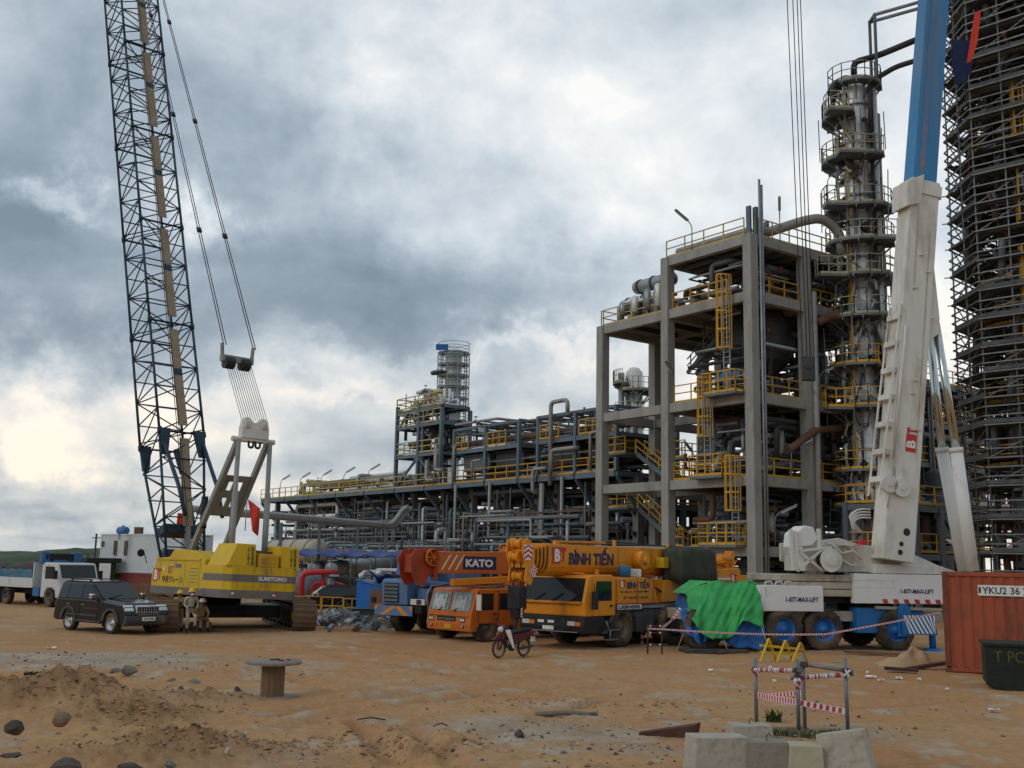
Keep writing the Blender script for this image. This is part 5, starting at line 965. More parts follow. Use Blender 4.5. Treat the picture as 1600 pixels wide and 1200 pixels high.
# outrigger gear
M().prism([(2.9, .62), (2.9, 1.5), (5.6, 1.5), (5.6, .75), (5.0, .6), (4.9, .2), (4.6, .2), (4.6, .62)], 'y', .15, .7).obj('outrigger_box', 'max_blue', ml, .02)
M().prism([(4.45, .5), (4.45, 1.5), (4.55, 1.68), (4.8, 1.68), (4.95, 1.5), (4.95, .5)], 'y', -.05, .14).obj('outrigger_lug', 'max_blue', ml, .03)
sp = M().hexa([(4.55, -.12, .60), (5.95, -.12, .56), (5.95, -.09, .56), (4.55, -.09, .60), (4.5, -.12, 1.30), (5.85, -.12, 1.28), (5.85, -.09, 1.28), (4.5, -.09, 1.30)]).obj('striped_panel', 'max_blue', ml)
for k in range(9):
    x0 = 4.42+.17*k; lo = max(0, (4.6-x0-.0)/.55); hi = min(1, (5.88-x0)/.55)
    if hi > lo: f = lambda t, d: (x0+.55*(1-t)*0+.40*(1-t)+d, 1.27-.66*(1-t)); p = [(x0+.40*(1-t)+d, .62+.64*t) for t, d in ((0, 0), (0, .085), (1, .085), (1, 0))]; p = [(min(max(x, 4.57), 5.86), z) for x, z in p]; M().prism(p, 'y', -.1235, -.1205).obj('white_stripe', 'white_mark', sp)
M().bar((3.6, .1, 1.52), (6.3, .1, 1.46), .12, .1).obj('tie_bar', 'slab_cream', ml); M().tube((5.95, .2, .1), (5.95, .2, 1.0), .12, 12).lathe([(.3, 0), (.3, .08)], 16, (5.95, .2, 0)).obj('outrigger_jack', 'max_blue', ml)
M().prism([(-3.0, .7), (-3.1, 1.3), (-2.8, 2.15), (-1.0, 2.2), (-1.0, .7)], 'y', .5, 2.6).obj('carrier_cab', 'max_blue', ml, .05)
def tarp(name, mname, label, pts, hem, loc_root):       # cloth sheet hung from a ridge of points down to a ragged hem
    m = M(); nu, nv = 60, 26; vs = []
    for j in range(nv+1):
        v = j/nv
        for i in range(nu+1):
            u = i/nu; f = u*(len(pts)-1); k = min(int(f), len(pts)-2); t = f-k
            a = Vector(pts[k]).lerp(Vector(pts[k+1]), t); b = Vector(hem[k]).lerp(Vector(hem[k+1]), t); q = a.lerp(b, v)
            w = .5*v*v+.05; q.y += -.28*math.sin(PI*min(1, v*1.5)/2)*(1-.2*v)+w*.24*(abs(math.sin(u*11.5+v*1+.5))-.5)+w*.12*math.sin(u*41+v*3)+.05*math.sin(u*13-v*9)*math.sin(v*7+u*5)+.03*math.sin(u*57+v*19); q.z += .04*math.sin(u*17+v*6)+.05*math.sin(u*9)*v
            vs.append(q)
    n = nu+1; m.add(vs, [(j*n+i, j*n+i+1, (j+1)*n+i+1, (j+1)*n+i) for j in range(nv) for i in range(nu)], True); o = m.obj(name, mname); o.modifiers.new('thick', 'SOLIDIFY').thickness = .015
    o.location = loc_root.location; o.rotation_euler = loc_root.rotation_euler; return tag(o, label, 'tarpaulin')
o = tarp('tarpaulin', 'tarp_green', 'bright green tarpaulin draped over the end of the white and blue crane', [(-3.2, 1.2, 1.9), (-2.95, .6, 2.22), (-2.6, .45, 2.32), (-1.9, .4, 2.34), (-1.3, .35, 2.36), (-.9, .3, 2.36)], [(-3.5, .5, 1.2), (-3.45, -.1, .75), (-2.95, -.25, .45), (-2.35, -.25, .5), (-1.8, -.2, .98), (-1.0, -.1, .80)], ml)
me_ = o.data; nn_ = 61
for i_ in (20, 41):
    pts_ = [tuple(me_.vertices[j_*nn_+i_].co+Vector((0, -.012, 0))) for j_ in range(27)]; M().path(pts_, .010, 5).obj('seam', 'tarp_seam', o)
for i_ in range(0, 61, 6): v_ = me_.vertices[25*nn_+i_].co; M().lathe([(.016, -.012), (.034, -.012), (.034, .012), (.016, .012)], 10, v_+Vector((0, -.01, 0)), 'y', False).obj('eyelet', 'galv', o)
for i_, dx_ in ((2, -.5), (34, .1), (58, .25)): v_ = me_.vertices[26*nn_+i_].co; M().path([tuple(v_), (v_.x+dx_*.5, v_.y-.05, v_.z*.5), (v_.x+dx_, v_.y-.1, .05)], .008, 5).obj('cord', 'white_mark', o)
M().add([tuple(Vector((x, y, z))) for x, y, z in [(-3.2, 1.2, 1.9), (-2.95, .6, 2.22), (-2.6, .45, 2.32), (-1.9, .4, 2.34), (-.95, .3, 2.36), (-1.0, 2.4, 2.3), (-2.5, 2.4, 2.35), (-3.2, 2.4, 1.9)]], [(0, 1, 6, 7), (1, 2, 6), (2, 3, 5, 6), (3, 4, 5)]).obj('fold', 'tarp_green', o)
tarp('tarpaulin', 'tarp_blue', 'crumpled blue tarpaulin hanging below the green one to the ground', [(-3.8, .6, 1.4), (-3.3, .4, 1.3), (-2.8, .4, 1.2), (-2.2, .4, 1.3), (-1.6, .3, 1.5), (-.80, .3, 1.7)], [(-3.7, .1, .6), (-3.3, .0, .12), (-2.9, .1, .5), (-2.3, .1, .4), (-1.9, .0, .05), (-.9, .0, .05)], ml)
# ---------------------------------------------------------------- yellow crawler crane
CR = Vector((-12.35, 45.6, .14)); rot = head(-.67, .742)
cc = thing('crawler_crane', 'yellow lattice boom crawler crane with grey stripe and tall dark blue boom', 'crane', (CR.x, CR.y, -.02), rot)
H = []      # parts of the slewing house, leaning a little to one side
def hp(m, name, c, bevel=0.0, par=None):
    o = m.obj(name, c, par or cc, bevel)
    if par is None: H.append(o)
    return o
plan = [(-4.05, -1.95), (-4.3, -1.6), (-4.3, 1.6), (-4.05, 1.95), (-2.55, 1.95), (-2.55, -1.95)]
cw = hp(M().prism(plan, 'z', 1.32, 2.5), 'counterweight', 'crane_yellow', .02)
def band(z0, z1, c, par):
    big = [(x*1.0+(-.004 if x < -2.6 else 0), y*1.003) for x, y in plan]; return M().prism(big, 'z', z0, z1).obj('band', c, par)
band(1.31, 1.62, 'crane_grey', cw); band(1.93, 2.20, 'crane_grey', cw)
RB = (0, -1, 0)
text('SUMITOMO', 'white_mark', cw, (-4.315, .25, 1.99), RB, UPZ, .16, 1.5, .035)
def taper(x0, x1, y0, y1, z0, z1, i=.12): return M().hexa([(x0, y0, z0), (x1, y0, z0), (x1, y1, z0), (x0, y1, z0), (x0+i, y0+i, z1), (x1, y0+i, z1), (x1, y1-i, z1), (x0+i, y1-i, z1)])
bl = hp(M().hexa([(-4.28, .40, 2.5), (-2.7, .40, 2.5), (-2.7, 1.9, 2.5), (-4.28, 1.9, 2.5), (-4.2, .43, 3.36), (-2.7, .43, 3.36), (-2.7, 1.4, 3.36), (-4.2, 1.4, 3.36)]), 'counterweight_block', 'crane_yellow', .03)
br = hp(M().hexa([(-4.28, -1.92, 2.5), (-2.7, -1.92, 2.5), (-2.7, -.95, 2.5), (-4.28, -.95, 2.5), (-4.2, -1.88, 3.34), (-2.7, -1.88, 3.34), (-2.7, -.85, 3.34), (-4.2, -.85, 3.34)]), 'counterweight_block', 'crane_yellow', .03)
bm = hp(M().box(-4.26, -3.0, -.8, .28, 2.5, 3.02), 'counterweight_block', 'crane_yellow', .03)
for o, y in ((bl, .78), (br, -1.5)):
    text('立\n入\n禁\n止', 'ink', o, (-4.288, y+.1, 2.58), RB, (.08, 0, .86), .66, .13, .0); text('旋\n回\n範\n囲', 'ink', o, (-4.288, y-.1, 2.56), RB, (.08, 0, .86), .70, .14, .0)
text('802', 'amber', bm, (-4.266, .10, 2.6), (0, -1, .02), (0, -.25, 1), .34, .75, .03); text('802', 'crane_yellow', bm, (-4.274, .07, 2.63), (0, -1, .02), (0, -.25, 1), .28, .70, .0)
hs = hp(M().prism([(-2.545, 1.32), (-2.545, 2.72), (-1.6, 3.05), (.2, 3.1), (.6, 2.78), (1.7, 2.72), (2.1, 2.1), (2.1, 1.32)], 'y', .95, 1.93), 'engine_house', 'crane_yellow', .03)
hp(M().prism([(-2.545, 1.32), (-2.545, 2.72), (1.7, 2.72), (2.1, 2.1), (2.1, 1.32)], 'y', -1.93, -.95), 'engine_house', 'crane_yellow', .03)
M().box(-2.54, 2.11, 1.931, 1.936, 1.32, 1.60).obj('band', 'crane_grey', hs); M().box(-2.2, 1.72, 1.80, 1.98, 2.66, 2.74).obj('handrail', 'crane_yellow', hs)
bt_logo(hs, (1.95, 1.937, 1.78), LFT, .52); text('中央クレーン', 'ink', hs, (1.05, 1.937, 1.74), LFT, UPZ, .30, 1.8, .018); text('B.T', 'red_logo', hs, (.55, 1.937, 2.12), LFT, UPZ, .30, .4, .02); text('4.', 'white_mark', hs, (1.1, 1.937, 2.2), LFT, UPZ, .22, .3, .02)
for x in (1.9, .2): M().prism([(x, 2.42), (x+.16, 2.42), (x+.08, 2.6)], 'y', 1.937, 1.941).obj('warning_sticker', 'white_mark', hs)
for x in (-.9, -2.2): M().box(x-.008, x+.008, 1.937, 1.940, 1.62, 2.6).obj('door_seam', 'crane_grey', hs)
for x0, x1, z0, z1 in ((-2.1, -1.3, 1.75, 2.5), (-.6, .0, 2.3, 2.55)):
    f = M().box(x0, x1, 1.931, 1.938, z0, z1).obj('vent_panel', 'crane_yellow', hs, .003)
    for q in range(5): M().box(x0+.05, x1-.05, 1.938, 1.948, z0+.06+q*(z1-z0-.1)/5, z0+.085+q*(z1-z0-.1)/5).obj('louvre', 'crane_grey', f)
for y in (-1.2, -.4, .5, 1.3): M().box(-4.306, -4.301, y-.006, y+.006, 1.63, 2.49).obj('block_joint', 'pipe_rust', cw)
for y, z in ((1.45, 1.45), (-.7, 1.42), (-.85, 1.50)): M().box(-4.312, -4.306, y, y+.12, z, z+.08).obj('sticker', 'white_mark' if y > -.8 else 'red_logo', cw)
hp(M().box(-2.5, 2.6, -.94, .94, 1.32, 2.2), 'main_frame', 'black'); hp(M().box(2.15, 3.6, -1.95, -.9, 1.4, 2.95), 'operator_cab', 'crane_yellow', .05)
hp(M().lathe([(.16, 0), (.16, .03)], 12, (2.2, 2.1, 2.9), 'x').path([(2.0, 1.9, 2.5), (2.1, 2.05, 3.0), (2.18, 2.1, 3.0)], .02, 6), 'mirror', 'black')
hp(M().path([(-2.6, -.2, 2.9), (-3.0, .1, 3.15), (-3.6, -.5, 3.1), (-2.9, -.8, 3.0)], .04, 6).box(-3.6, -2.7, -.85, .2, 3.03, 3.12).box(-3.2, -2.6, -.7, .3, 2.5, 2.95), 'winch_machinery', 'pipe_rust')
M().lathe([(1.35, .95), (1.35, 1.32)], 28).obj('slew_ring', 'black', cc)
# boom
EL = R(69.3); e1 = Vector((math.cos(EL), 0, math.sin(EL))); e2 = Vector((-math.sin(EL), 0, math.cos(EL))); e3 = Vector((0, 1, 0)); F0 = Vector((2.4, -.1, 1.9))
def BP(d, dep, wid): return F0+e1*d+e2*dep+e3*wid
HD, HW = 1.0, 1.06
def chord_pts(d):           # depth and width of the lattice at this distance
    if d < 6.5: k = d/6.5; return .12+(HD-.12)*min(1, k*1.3), .84+(HW-.84)*k
    if d > 40: k = (d-40)/6; return HD+(.2-HD)*k, HW+(.35-HW)*k
    return HD, HW
cuts = [0, 6.5, 12.2, 17.9, 23.6, 29.3, 35, 40, 46]
for a, b in zip(cuts, cuts[1:]):
    sec = M(); ca, wa = chord_pts(a); cb_, wb = chord_pts(b)
    for sd in (-1, 1):
        for sw in (-1, 1): sec.tube(BP(a, sd*ca, sw*wa), BP(b, sd*cb_, sw*wb), .062, 8)
    so_ = sec.obj('boom_section', 'boom_blue', cc); H.append(so_); n = 5
    for i in range(n+1):
        d = a+(b-a)*i/n; c, w = chord_pts(d)
        if i in (0, n) or True:
            for sd in (-1, 1): M().tube(BP(d, sd*c, -w), BP(d, sd*c, w), .032 if i % n else .05, 6).obj('lacing', 'boom_blue', so_)
            for sw in (-1, 1): M().tube(BP(d, -c, sw*w), BP(d, c, sw*w), .032, 6).obj('lacing', 'boom_blue', so_)
        if i < n:
            d2 = a+(b-a)*(i+1)/n; c2, w2 = chord_pts(d2); s = 1 if i % 2 else -1
            for sd in (-1, 1): M().tube(BP(d, sd*c, -s*w), BP(d2, sd*c2, s*w2), .032, 6).obj('lacing', 'boom_blue', so_)
            for sw in (-1, 1): M().tube(BP(d, s*c, sw*w), BP(d2, -s*c2, sw*w2), .032, 6).obj('lacing', 'boom_blue', so_)
        if i == 0:
            for sw in (-1, 1): M().tube(BP(d+.25, -c, sw*w), BP(d+.25, c, -sw*w), .03, 6).obj('lacing', 'boom_blue', so_)
    for sd in (-1, 1):
        for sw in (-1, 1): M().tube(BP(b-.12, sd*cb_, sw*wb), BP(b+.12, sd*cb_, sw*wb), .10, 8).obj('chord_joint', 'boom_blue', so_)
    if a >= 6.4 and b < 41:
        M().hexa([BP(a+.35, HD+.02, -.28), BP(a+.35, HD+.02, .16), BP(a+.35, HD+.06, .16), BP(a+.35, HD+.06, -.28), BP(b-.35, HD+.02, -.28), BP(b-.35, HD+.02, .16), BP(b-.35, HD+.06, .16), BP(b-.35, HD+.06, -.28)]).obj('walkway', 'wood', so_)
        M().hexa([BP(a+2.9, HD+.061, -.27), BP(a+2.9, HD+.061, .15), BP(a+2.9, HD+.066, .15), BP(a+2.9, HD+.066, -.27), BP(a+3.25, HD+.061, -.27), BP(a+3.25, HD+.061, .15), BP(a+3.25, HD+.066, .15), BP(a+3.25, HD+.066, -.27)]).obj('walkway_strap', 'boom_blue', so_)
    elif a == 0:
        M().hexa([BP(2.2, .55, -.3), BP(2.2, .55, .14), BP(2.2, .6, .14), BP(2.2, .6, -.3), BP(6.2, HD+.02, -.28), BP(6.2, HD+.02, .16), BP(6.2, HD+.06, .16), BP(6.2, HD+.06, -.28)]).obj('walkway', 'wood', so_)
        M().bar(BP(.3, .1, -.1), BP(2.2, .5, -.1), .2).obj('foot_post', 'gantry_grey', so_)
        for sw in (-1, 1):
            for sd in (-1, 1): M().hexa([BP(5.4, sd*HD*.95-.1, sw*(HW-.02)), BP(5.4, sd*HD*.95+.1, sw*(HW-.02)), BP(5.4, sd*HD*.95+.1, sw*(HW-.3)), BP(5.4, sd*HD*.95-.1, sw*(HW-.3)), BP(6.6, sd*HD-.1, sw*HW), BP(6.6, sd*HD+.1, sw*HW), BP(6.6, sd*HD+.1, sw*(HW-.5)), BP(6.6, sd*HD-.1, sw*(HW-.5))]).obj('gusset', 'boom_blue', so_)
        for d in (.9, 2.0): c, w = chord_pts(d); M().hexa([BP(d, -c*.8, -w), BP(d, -c*.8, w), BP(d, c*.8, w), BP(d, c*.8, -w), BP(d+.35, -c*.8, -w), BP(d+.35, -c*.8, w), BP(d+.35, c*.8, w), BP(d+.35, c*.8, -w)]).obj('foot_plate', 'boom_blue', so_)
for w in (.3, .2): hp(M().tube(BP(2, HD+.15, w), BP(45, HD+.3, w), .018, 5), 'hoist_rope', 'rope')
hp(M().path([BP(6.4, .9, .95), BP(3.4, 2.0, .9), BP(2.0, 2.2, .85)], .09, 8), 'backstop', 'boom_blue'); hp(M().path([BP(6.4, .9, -.95), BP(3.4, 2.0, -.9), BP(2.0, 2.2, -.85)], .09, 8), 'backstop', 'boom_blue')
# gantry
AP = Vector((-2.95, 0, 8.0))
for s in (-1, 1):
    hp(M().bar((.7, .72*s, 2.6), AP+Vector((0, .66*s, -.5)), .19, .24), 'gantry_leg', 'gantry_grey', .02)
    hp(M().tube((-3.1, .72*s, 2.5), AP+Vector((-.1, .70*s, -.5)), .095, 12).tube((-3.1, .72*s, 2.5), (-3.09, .72*s, 5.4), .12, 12), 'gantry_strut', 'gantry_grey')
    hp(M().tube((-.45, .66*s, 4.0), (-.45, .66*s, 5.3), .14, 10), 'backstop_spring', 'black')
def gp(f, y): return Vector((.7, y, 2.6)).lerp(AP+Vector((0, 0, -.5)), f)
m = M()
for f0, f1 in ((.40, .47), (.54, .60), (.67, .72)): a, b = gp(f0, 0), gp(f1, 0); m.hexa([a+Vector((.05, -.62, 0)), a+Vector((.05, .62, 0)), a+Vector((-.05, .62, 0)), a+Vector((-.05, -.62, 0)), b+Vector((.05, -.62, 0)), b+Vector((.05, .62, 0)), b+Vector((-.05, .62, 0)), b+Vector((-.05, -.62, 0))])
for y0, y1 in ((-.62, -.32), (-.1, .1), (.32, .62)): a, b = gp(.40, 0), gp(.72, 0); m.hexa([a+Vector((.04, y0, 0)), a+Vector((.04, y1, 0)), a+Vector((-.04, y1, 0)), a+Vector((-.04, y0, 0)), b+Vector((.04, y0, 0)), b+Vector((.04, y1, 0)), b+Vector((-.04, y1, 0)), b+Vector((-.04, y0, 0))])
hp(m, 'gantry_plate', 'gantry_grey')
gh = hp(M().box(AP.x-.16, AP.x+.16, -.6, .6, AP.z-.44, AP.z+.02).tube((AP.x, -.95, AP.z-.5), (AP.x, .95, AP.z-.5), .11, 12).prism([(-.6, 8.0), (-.55, 8.3), (-.35, 8.42), (-.05, 8.2), (.05, 8.2), (.35, 8.42), (.55, 8.3), (.6, 8.0)], 'x', AP.x-.12, AP.x+.12), 'gantry_head', 'cream', .02)
for y in (-.38, .38): M().lathe([(.24, -.12), (.24, .12)], 16, (AP.x, y, AP.z+.10), 'y').obj('sheave', 'cream', gh); M().path([(AP.x-.1, y*.4-.1, AP.z-.55), (AP.x-.1, y*.4-.1, AP.z-.8), (AP.x-.1, y*.4+.1, AP.z-.8), (AP.x-.1, y*.4+.1, AP.z-.55)], .05, 6, .1).obj('shackle', 'black', gh)
TIP = BP(46, .2, 0); BD = (TIP-AP); tb_ = 2.9/BD.z; BRD = AP+BD*tb_
bdn = BD.normalized()
bb = hp(M().box(-.12, .12, -.72, .72, -.05, .22).prism([(-.72, .1), (-.62, .1), (-.66, .7), (-.76, .7)], 'x', -.07, .07).prism([(.72, .1), (.62, .1), (.66, .7), (.76, .7)], 'x', -.07, .07), 'bridle', 'gantry_grey'); bb.location = BRD
for y in (-.36, .36): M().lathe([(.26, -.2), (.26, .2)], 18, (0, y, -.08), 'y').obj('sheave_drum', 'rope', bb)
for i in range(12): y = -.58+i*1.16/11; hp(M().tube(AP+Vector((0, y*1.0, .3)), BRD+Vector((0, y, -.1)), .013, 5), 'luffing_rope', 'rope')
for y in (-.74, -.62, .62, .74):
    a = BRD+Vector((0, y, .65)); b = TIP+Vector((0, y*.55, 0)); hp(M().tube(a, b, .022, 6), 'pendant_rope', 'rope'); 
    for k in (.17, .37, .57, .8): q = a.lerp(b, k); d = (b-a).normalized()*.12; hp(M().tube(q-d, q+d, .065, 8), 'pendant_link', 'rope')
for o in H:
    if o.name.split('.')[0] in ('counterweight', 'counterweight_block', 'engine_house'): o.scale.y = .82
for o in H: o.rotation_euler.x += R(2.0 if o.name.split('.')[0] in ('counterweight', 'counterweight_block', 'engine_house', 'main_frame', 'operator_cab', 'winch_machinery', 'mirror') else .5)
# tracks
trot = R(-20)
def track(y):
    T = M().prism([(-3.2, .2), (-3.5, .45), (-3.4, .85), (-3.0, 1.0), (3.0, 1.0), (3.4, .85), (3.5, .45), (3.2, .2)], 'y', -.28, .28).obj('track', 'black', cc, .03); T.location = (-.4+.0*y, y, 0); T.rotation_euler = (0, 0, trot)
    T.location = Vector((.14, -.85, 0))+Matrix.Rotation(trot, 3, 'Z') @ Vector((0, y, 0)); sh_ = M().box(-.102, .102, -.47, .47, -.05, .03).box(-.05, .0, -.46, .46, .03, .06).mesh('track_shoe'); sh_.materials.append(MAT['track_mud'])
    pts = []; L_, h = 3.15, 1.12; r = h/2; per = 4*L_+2*PI*r; n = 78
    for i in range(n):
        q = per*i/n
        if q < 2*L_: p, a = (-L_+q, h), 0
        elif q < 2*L_+PI*r: t = (q-2*L_)/r; p, a = (L_+r*math.sin(t), r+r*math.cos(t)), t
        elif q < 4*L_+PI*r: p, a = (L_-(q-2*L_-PI*r), 0), PI
        else: t = (q-4*L_-PI*r)/r; p, a = (-L_-r*math.sin(t), r-r*math.cos(t)), PI+t
        o = bpy.data.objects.new('track_shoe', sh_); COL.objects.link(o); o.parent = T; o.location = (p[0], 0, p[1]+.05); o.rotation_euler = (0, a, 0)
    for x in (-L_, L_):
        M().lathe([(.12, -.40), (.36, -.40), (.44, -.30), (.44, .30), (.36, .40), (.12, .40)], 20, (x, 0, r+.05), 'y').obj('idler', 'black', T)
        M().lathe([(.0, .42), (.2, .41), (.2, .40)], 14, (x, 0, r+.05), 'y').obj('hub', 'hub_yellow', T)
    for i in range(7): M().lathe([(.16, -.3), (.2, -.3), (.2, .3), (.16, .3)], 14, (-2.4+.8*i, 0, .26), 'y').obj('roller', 'black', T)
track(2.65); track(-2.65)
o = M().box(-1.3, 1.3, -2.3, 2.3, .45, .95).obj('car_body', 'black', cc); o.rotation_euler = (0, 0, trot); o.location = (.1, -.6, 0)
# ================================================================ cars
def suv(root, dark='car_black'):
    arch = lambda cx: [(cx+.47*math.cos(R(a)), .38+.47*math.sin(R(a))) for a in range(180, -1, -20)]
    low = [(-1.05, .52)]+[(-1.02, .42)]
    prof = [(-.96, .36)]+[(x, z) for x, z in arch(0) if z > .36]+[(.60, .34), (2.15, .34)]+[(x, z) for x, z in arch(2.79) if z > .36]+[(3.40, .36), (3.62, .42), (3.66, .72), (3.58, 1.0), (3.42, 1.08), (2.15, 1.18), (1.9, 1.2), (-.95, 1.2), (-1.06, .9), (-1.05, .5)]
    M().prism(prof, 'y', -.93, .93).obj('body', dark, root, .06)
    M().hexa([(-1.0, -.9, 1.17), (2.05, -.9, 1.17), (2.05, .9, 1.17), (-1.0, .9, 1.17), (-.88, -.75, 1.83), (1.22, -.75, 1.83), (1.22, .75, 1.83), (-.88, .75, 1.83)]).obj('cabin', dark, root, .08)
    M().box(-.75, 1.15, -.70, .70, 1.82, 1.86).obj('roof', dark, root, .03)
    def gq(x0, x1, x2, x3, s, n, nm='window'):      # side glass between belt and roof line
        f = lambda x, z: (x, s*(.905-.15*(z-1.17)/.66+.006), z); g = lambda x, z: (x, s*(.905-.15*(z-1.17)/.66-.01), z)
        return M().hexa([g(x0, 1.22), g(x1, 1.22), f(x1, 1.22), f(x0, 1.22), g(x3, 1.74), g(x2, 1.74), f(x2, 1.74), f(x3, 1.74)]).obj(nm, 'glass', root)
    for s in (1, -1):
        gq(-.90, -.25, -.25, -.80, s, 0); gq(-.17, .72, .70, -.17, s, 0); gq(.80, 1.80, 1.20, .80, s, 0)
    slantplate(M(), 2.0, 1.23, 1.30, 1.785, -.76, .76, .014).obj('windscreen', 'glass', root); M().bar((2.03, -.6, 1.25), (1.85, .1, 1.37), .025).obj('wiper', 'black', root)
    M().hexa([(2.1, -.8, 1.185), (3.36, -.76, 1.09), (3.36, .76, 1.09), (2.1, .8, 1.185), (2.1, -.72, 1.235), (3.30, -.68, 1.125), (3.30, .68, 1.125), (2.1, .72, 1.235)]).obj('bonnet', dark, root, .03)
    g = M().prism([(3.60, .76), (3.55, 1.05), (3.68, 1.03), (3.70, .78)], 'y', -.46, .46).obj('grille', 'lamp_glass', root, .01)
    for k in range(9): M().box(3.69, 3.715, -.40+.1*k-.028, -.40+.1*k+.028, .80, 1.0).obj('slot', 'black', g)
    for s in (1, -1):
        M().prism([(3.45, .80), (3.2, 1.08), (3.52, 1.07), (3.66, .85)], 'y', min(s*.52, s*.90), max(s*.52, s*.90)).obj('headlight', 'lamp_glass', root, .03)
        M().box(3.60, 3.71, min(s*.66, s*.86), max(s*.66, s*.86), .52, .62).obj('fog_light', 'lamp_glass', root)
        M().box(-.5, .9, s*.62-.02, s*.62+.02, 1.89, 1.93).box(-.5, -.4, s*.62-.02, s*.62+.02, 1.85, 1.90).box(.8, .9, s*.62-.02, s*.62+.02, 1.85, 1.90).obj('roof_rail', 'black', root)
        M().box(1.62, 1.80, min(s*.96, s*1.16), max(s*.96, s*1.16), 1.22, 1.42).obj('mirror', 'chrome', root, .04)
        M().box(.52, 2.2, min(s*.90, s*1.0), max(s*.90, s*1.0), .38, .44).obj('running_board', 'car_trim', root, .01)
        for x0, x1 in ((.76, 1.92), (-.22, .72)):
            d = M().box(x0, x1, min(s*.932, s*.942), max(s*.932, s*.942), .52, 1.15).obj('door', dark, root, .02); M().box(x0+.08, x0+.26, min(s*.943, s*.965), max(s*.943, s*.965), .98, 1.02).obj('handle', 'chrome', d); M().box(x0+.01, x1-.01, min(s*.943, s*.949), max(s*.943, s*.949), .60, .66).obj('moulding', 'car_trim', d)
        M().box(1.0, 2.0, min(s*.9435, s*.946), max(s*.9435, s*.946), .86, .90).obj('red_flash', 'maroon', root)
        for cx in (0, 2.79):
            o = sector(M(), .465, .56, R(8), R(172), -.03, .03, 12); f = o.mesh('flare'); f.materials.append(MAT['car_trim']); q = bpy.data.objects.new('wheel_flare', f); COL.objects.link(q); q.parent = root; q.location = (cx, s*.94, .38); q.rotation_euler = (PI/2, 0, 0)
            wheel(root, cx, .80*s, .385, .27, 'rim_car', s, .66)
    M().prism([(3.45, .30), (3.72, .36), (3.78, .50), (3.74, .68), (3.5, .72)], 'y', -.92, .92).obj('bumper', 'car_trim', root, .04); M().box(3.73, 3.755, -.45, .45, .70, .735).obj('chrome_strip', 'chrome', root); M().box(3.77, 3.80, -.27, .27, .50, .64).obj('number_plate', 'white_panel', root)
    text('52V 5286', 'ink', root, (3.803, -.2, .54), FRT, UPZ, .07, .4, .01)
    M().box(-1.2, -1.05, -.35, .35, .75, 1.45).obj('spare_wheel_cover', dark, root, .08); M().box(-1.14, -.98, -.9, .9, .42, .66).obj('rear_bumper', 'car_trim', root, .04)
    return root
mat('rim_car', (.50, .50, .49), .35, .6, .1, 3, DUST, .15, 2)
s1 = thing('suv', 'black four wheel drive car with chrome grille parked before the yellow crawler crane', 'car'); w = gd(171, 991); seat(s1, w, 2.79, -.92, head(.79, -.61)); suv(s1)
s2 = dup(s1, (0, 0, 0), 0, 'dark four wheel drive car half hidden behind the yellow railings'); q = gd(520, 957); q = at(505, 905, 58); s2.scale = (.78, .78, .78); s2.location = (q.x+1.0, q.y, 0); s2.rotation_euler = (0, 0, head(-.93, -.25))
# ---------------------------------------------------------------- white lorry
lt = thing('flatbed_lorry', 'white flatbed lorry with a folded loader crane behind its cab', 'lorry'); rot = head(.78, -.62); seat(lt, gd(77, 949), 0, -1.05, rot)
for x in (0, -4.6, -5.8):
    for s in (1, -1): wheel(lt, x, 1.0*s, .47, .32, 'rim_grey', s)
M().prism([(-.95, .95), (-.95, 2.2), (-.7, 2.36), (.55, 2.34), (.9, 1.62), (1.0, 1.0), (.98, .5), (.62, .5), (.5, .86), (.2, 1.02), (-.25, 1.02), (-.52, .8), (-.6, .5), (-.95, .5)], 'y', -1.13, 1.13).obj('cab', 'truck_white', lt, .06)
slantplate(M(), .925, 1.56, .60, 2.24, -1.0, 1.0).obj('windscreen', 'glass', lt)
for s in (1, -1): 
    M().prism([(-.55, 1.5), (-.55, 2.15), (.35, 2.15), (.62, 1.5)], 'y', min(s*1.13, s*1.14), max(s*1.13, s*1.14)).obj('window', 'glass', lt); M().box(.75, .85, min(s*1.2, s*1.42), max(s*1.2, s*1.42), 1.5, 1.95).obj('mirror', 'black', lt, .02)
    M().box(.99, 1.01, min(s*.6, s*1.0), max(s*.6, s*1.0), .84, .96).obj('headlight', 'lamp_glass', lt)
for k in range(4): M().box(1.0, 1.015, -.5, .5, 1.12+.09*k, 1.16+.09*k).obj('grille_slat', 'black', lt)
M().box(.95, 1.06, -1.12, 1.12, .48, .78).obj('bumper', 'truck_white', lt, .04); M().box(1.062, 1.07, -.2, .2, .55, .68).obj('number_plate', 'white_panel', lt)
M().box(-9, .5, -.5, .5, .62, .86).obj('chassis', 'black', lt); M().box(-9.2, -1.75, -1.18, 1.18, .98, 1.08).obj('bed', 'truck_white', lt)
for s in (1, -1):
    for x0, x1 in ((-4.2, -1.75), (-6.7, -4.25), (-9.2, -6.75)): M().box(x0, x1, min(s*1.15, s*1.19), max(s*1.15, s*1.19), 1.08, 1.5).obj('side_board', 'truck_white', lt, .01)
M().box(-1.8, -1.7, -1.15, 1.15, 1.0, 2.35).obj('headboard', 'truck_white', lt); M().box(-1.55, -1.1, -.4, .4, .9, 2.5).obj('loader_column', 'tank_blue', lt, .04)
M().box(-1.5, -1.15, -.9, .9, 2.45, 2.85).obj('loader_boom', 'black', lt, .06); M().box(-1.45, -1.15, -1.05, -.6, 2.3, 2.95).obj('loader_arm', 'tank_blue', lt, .05); M().box(-1.45, -1.15, .75, 1.3, 2.35, 2.9).obj('loader_arm', 'tank_blue', lt, .05)
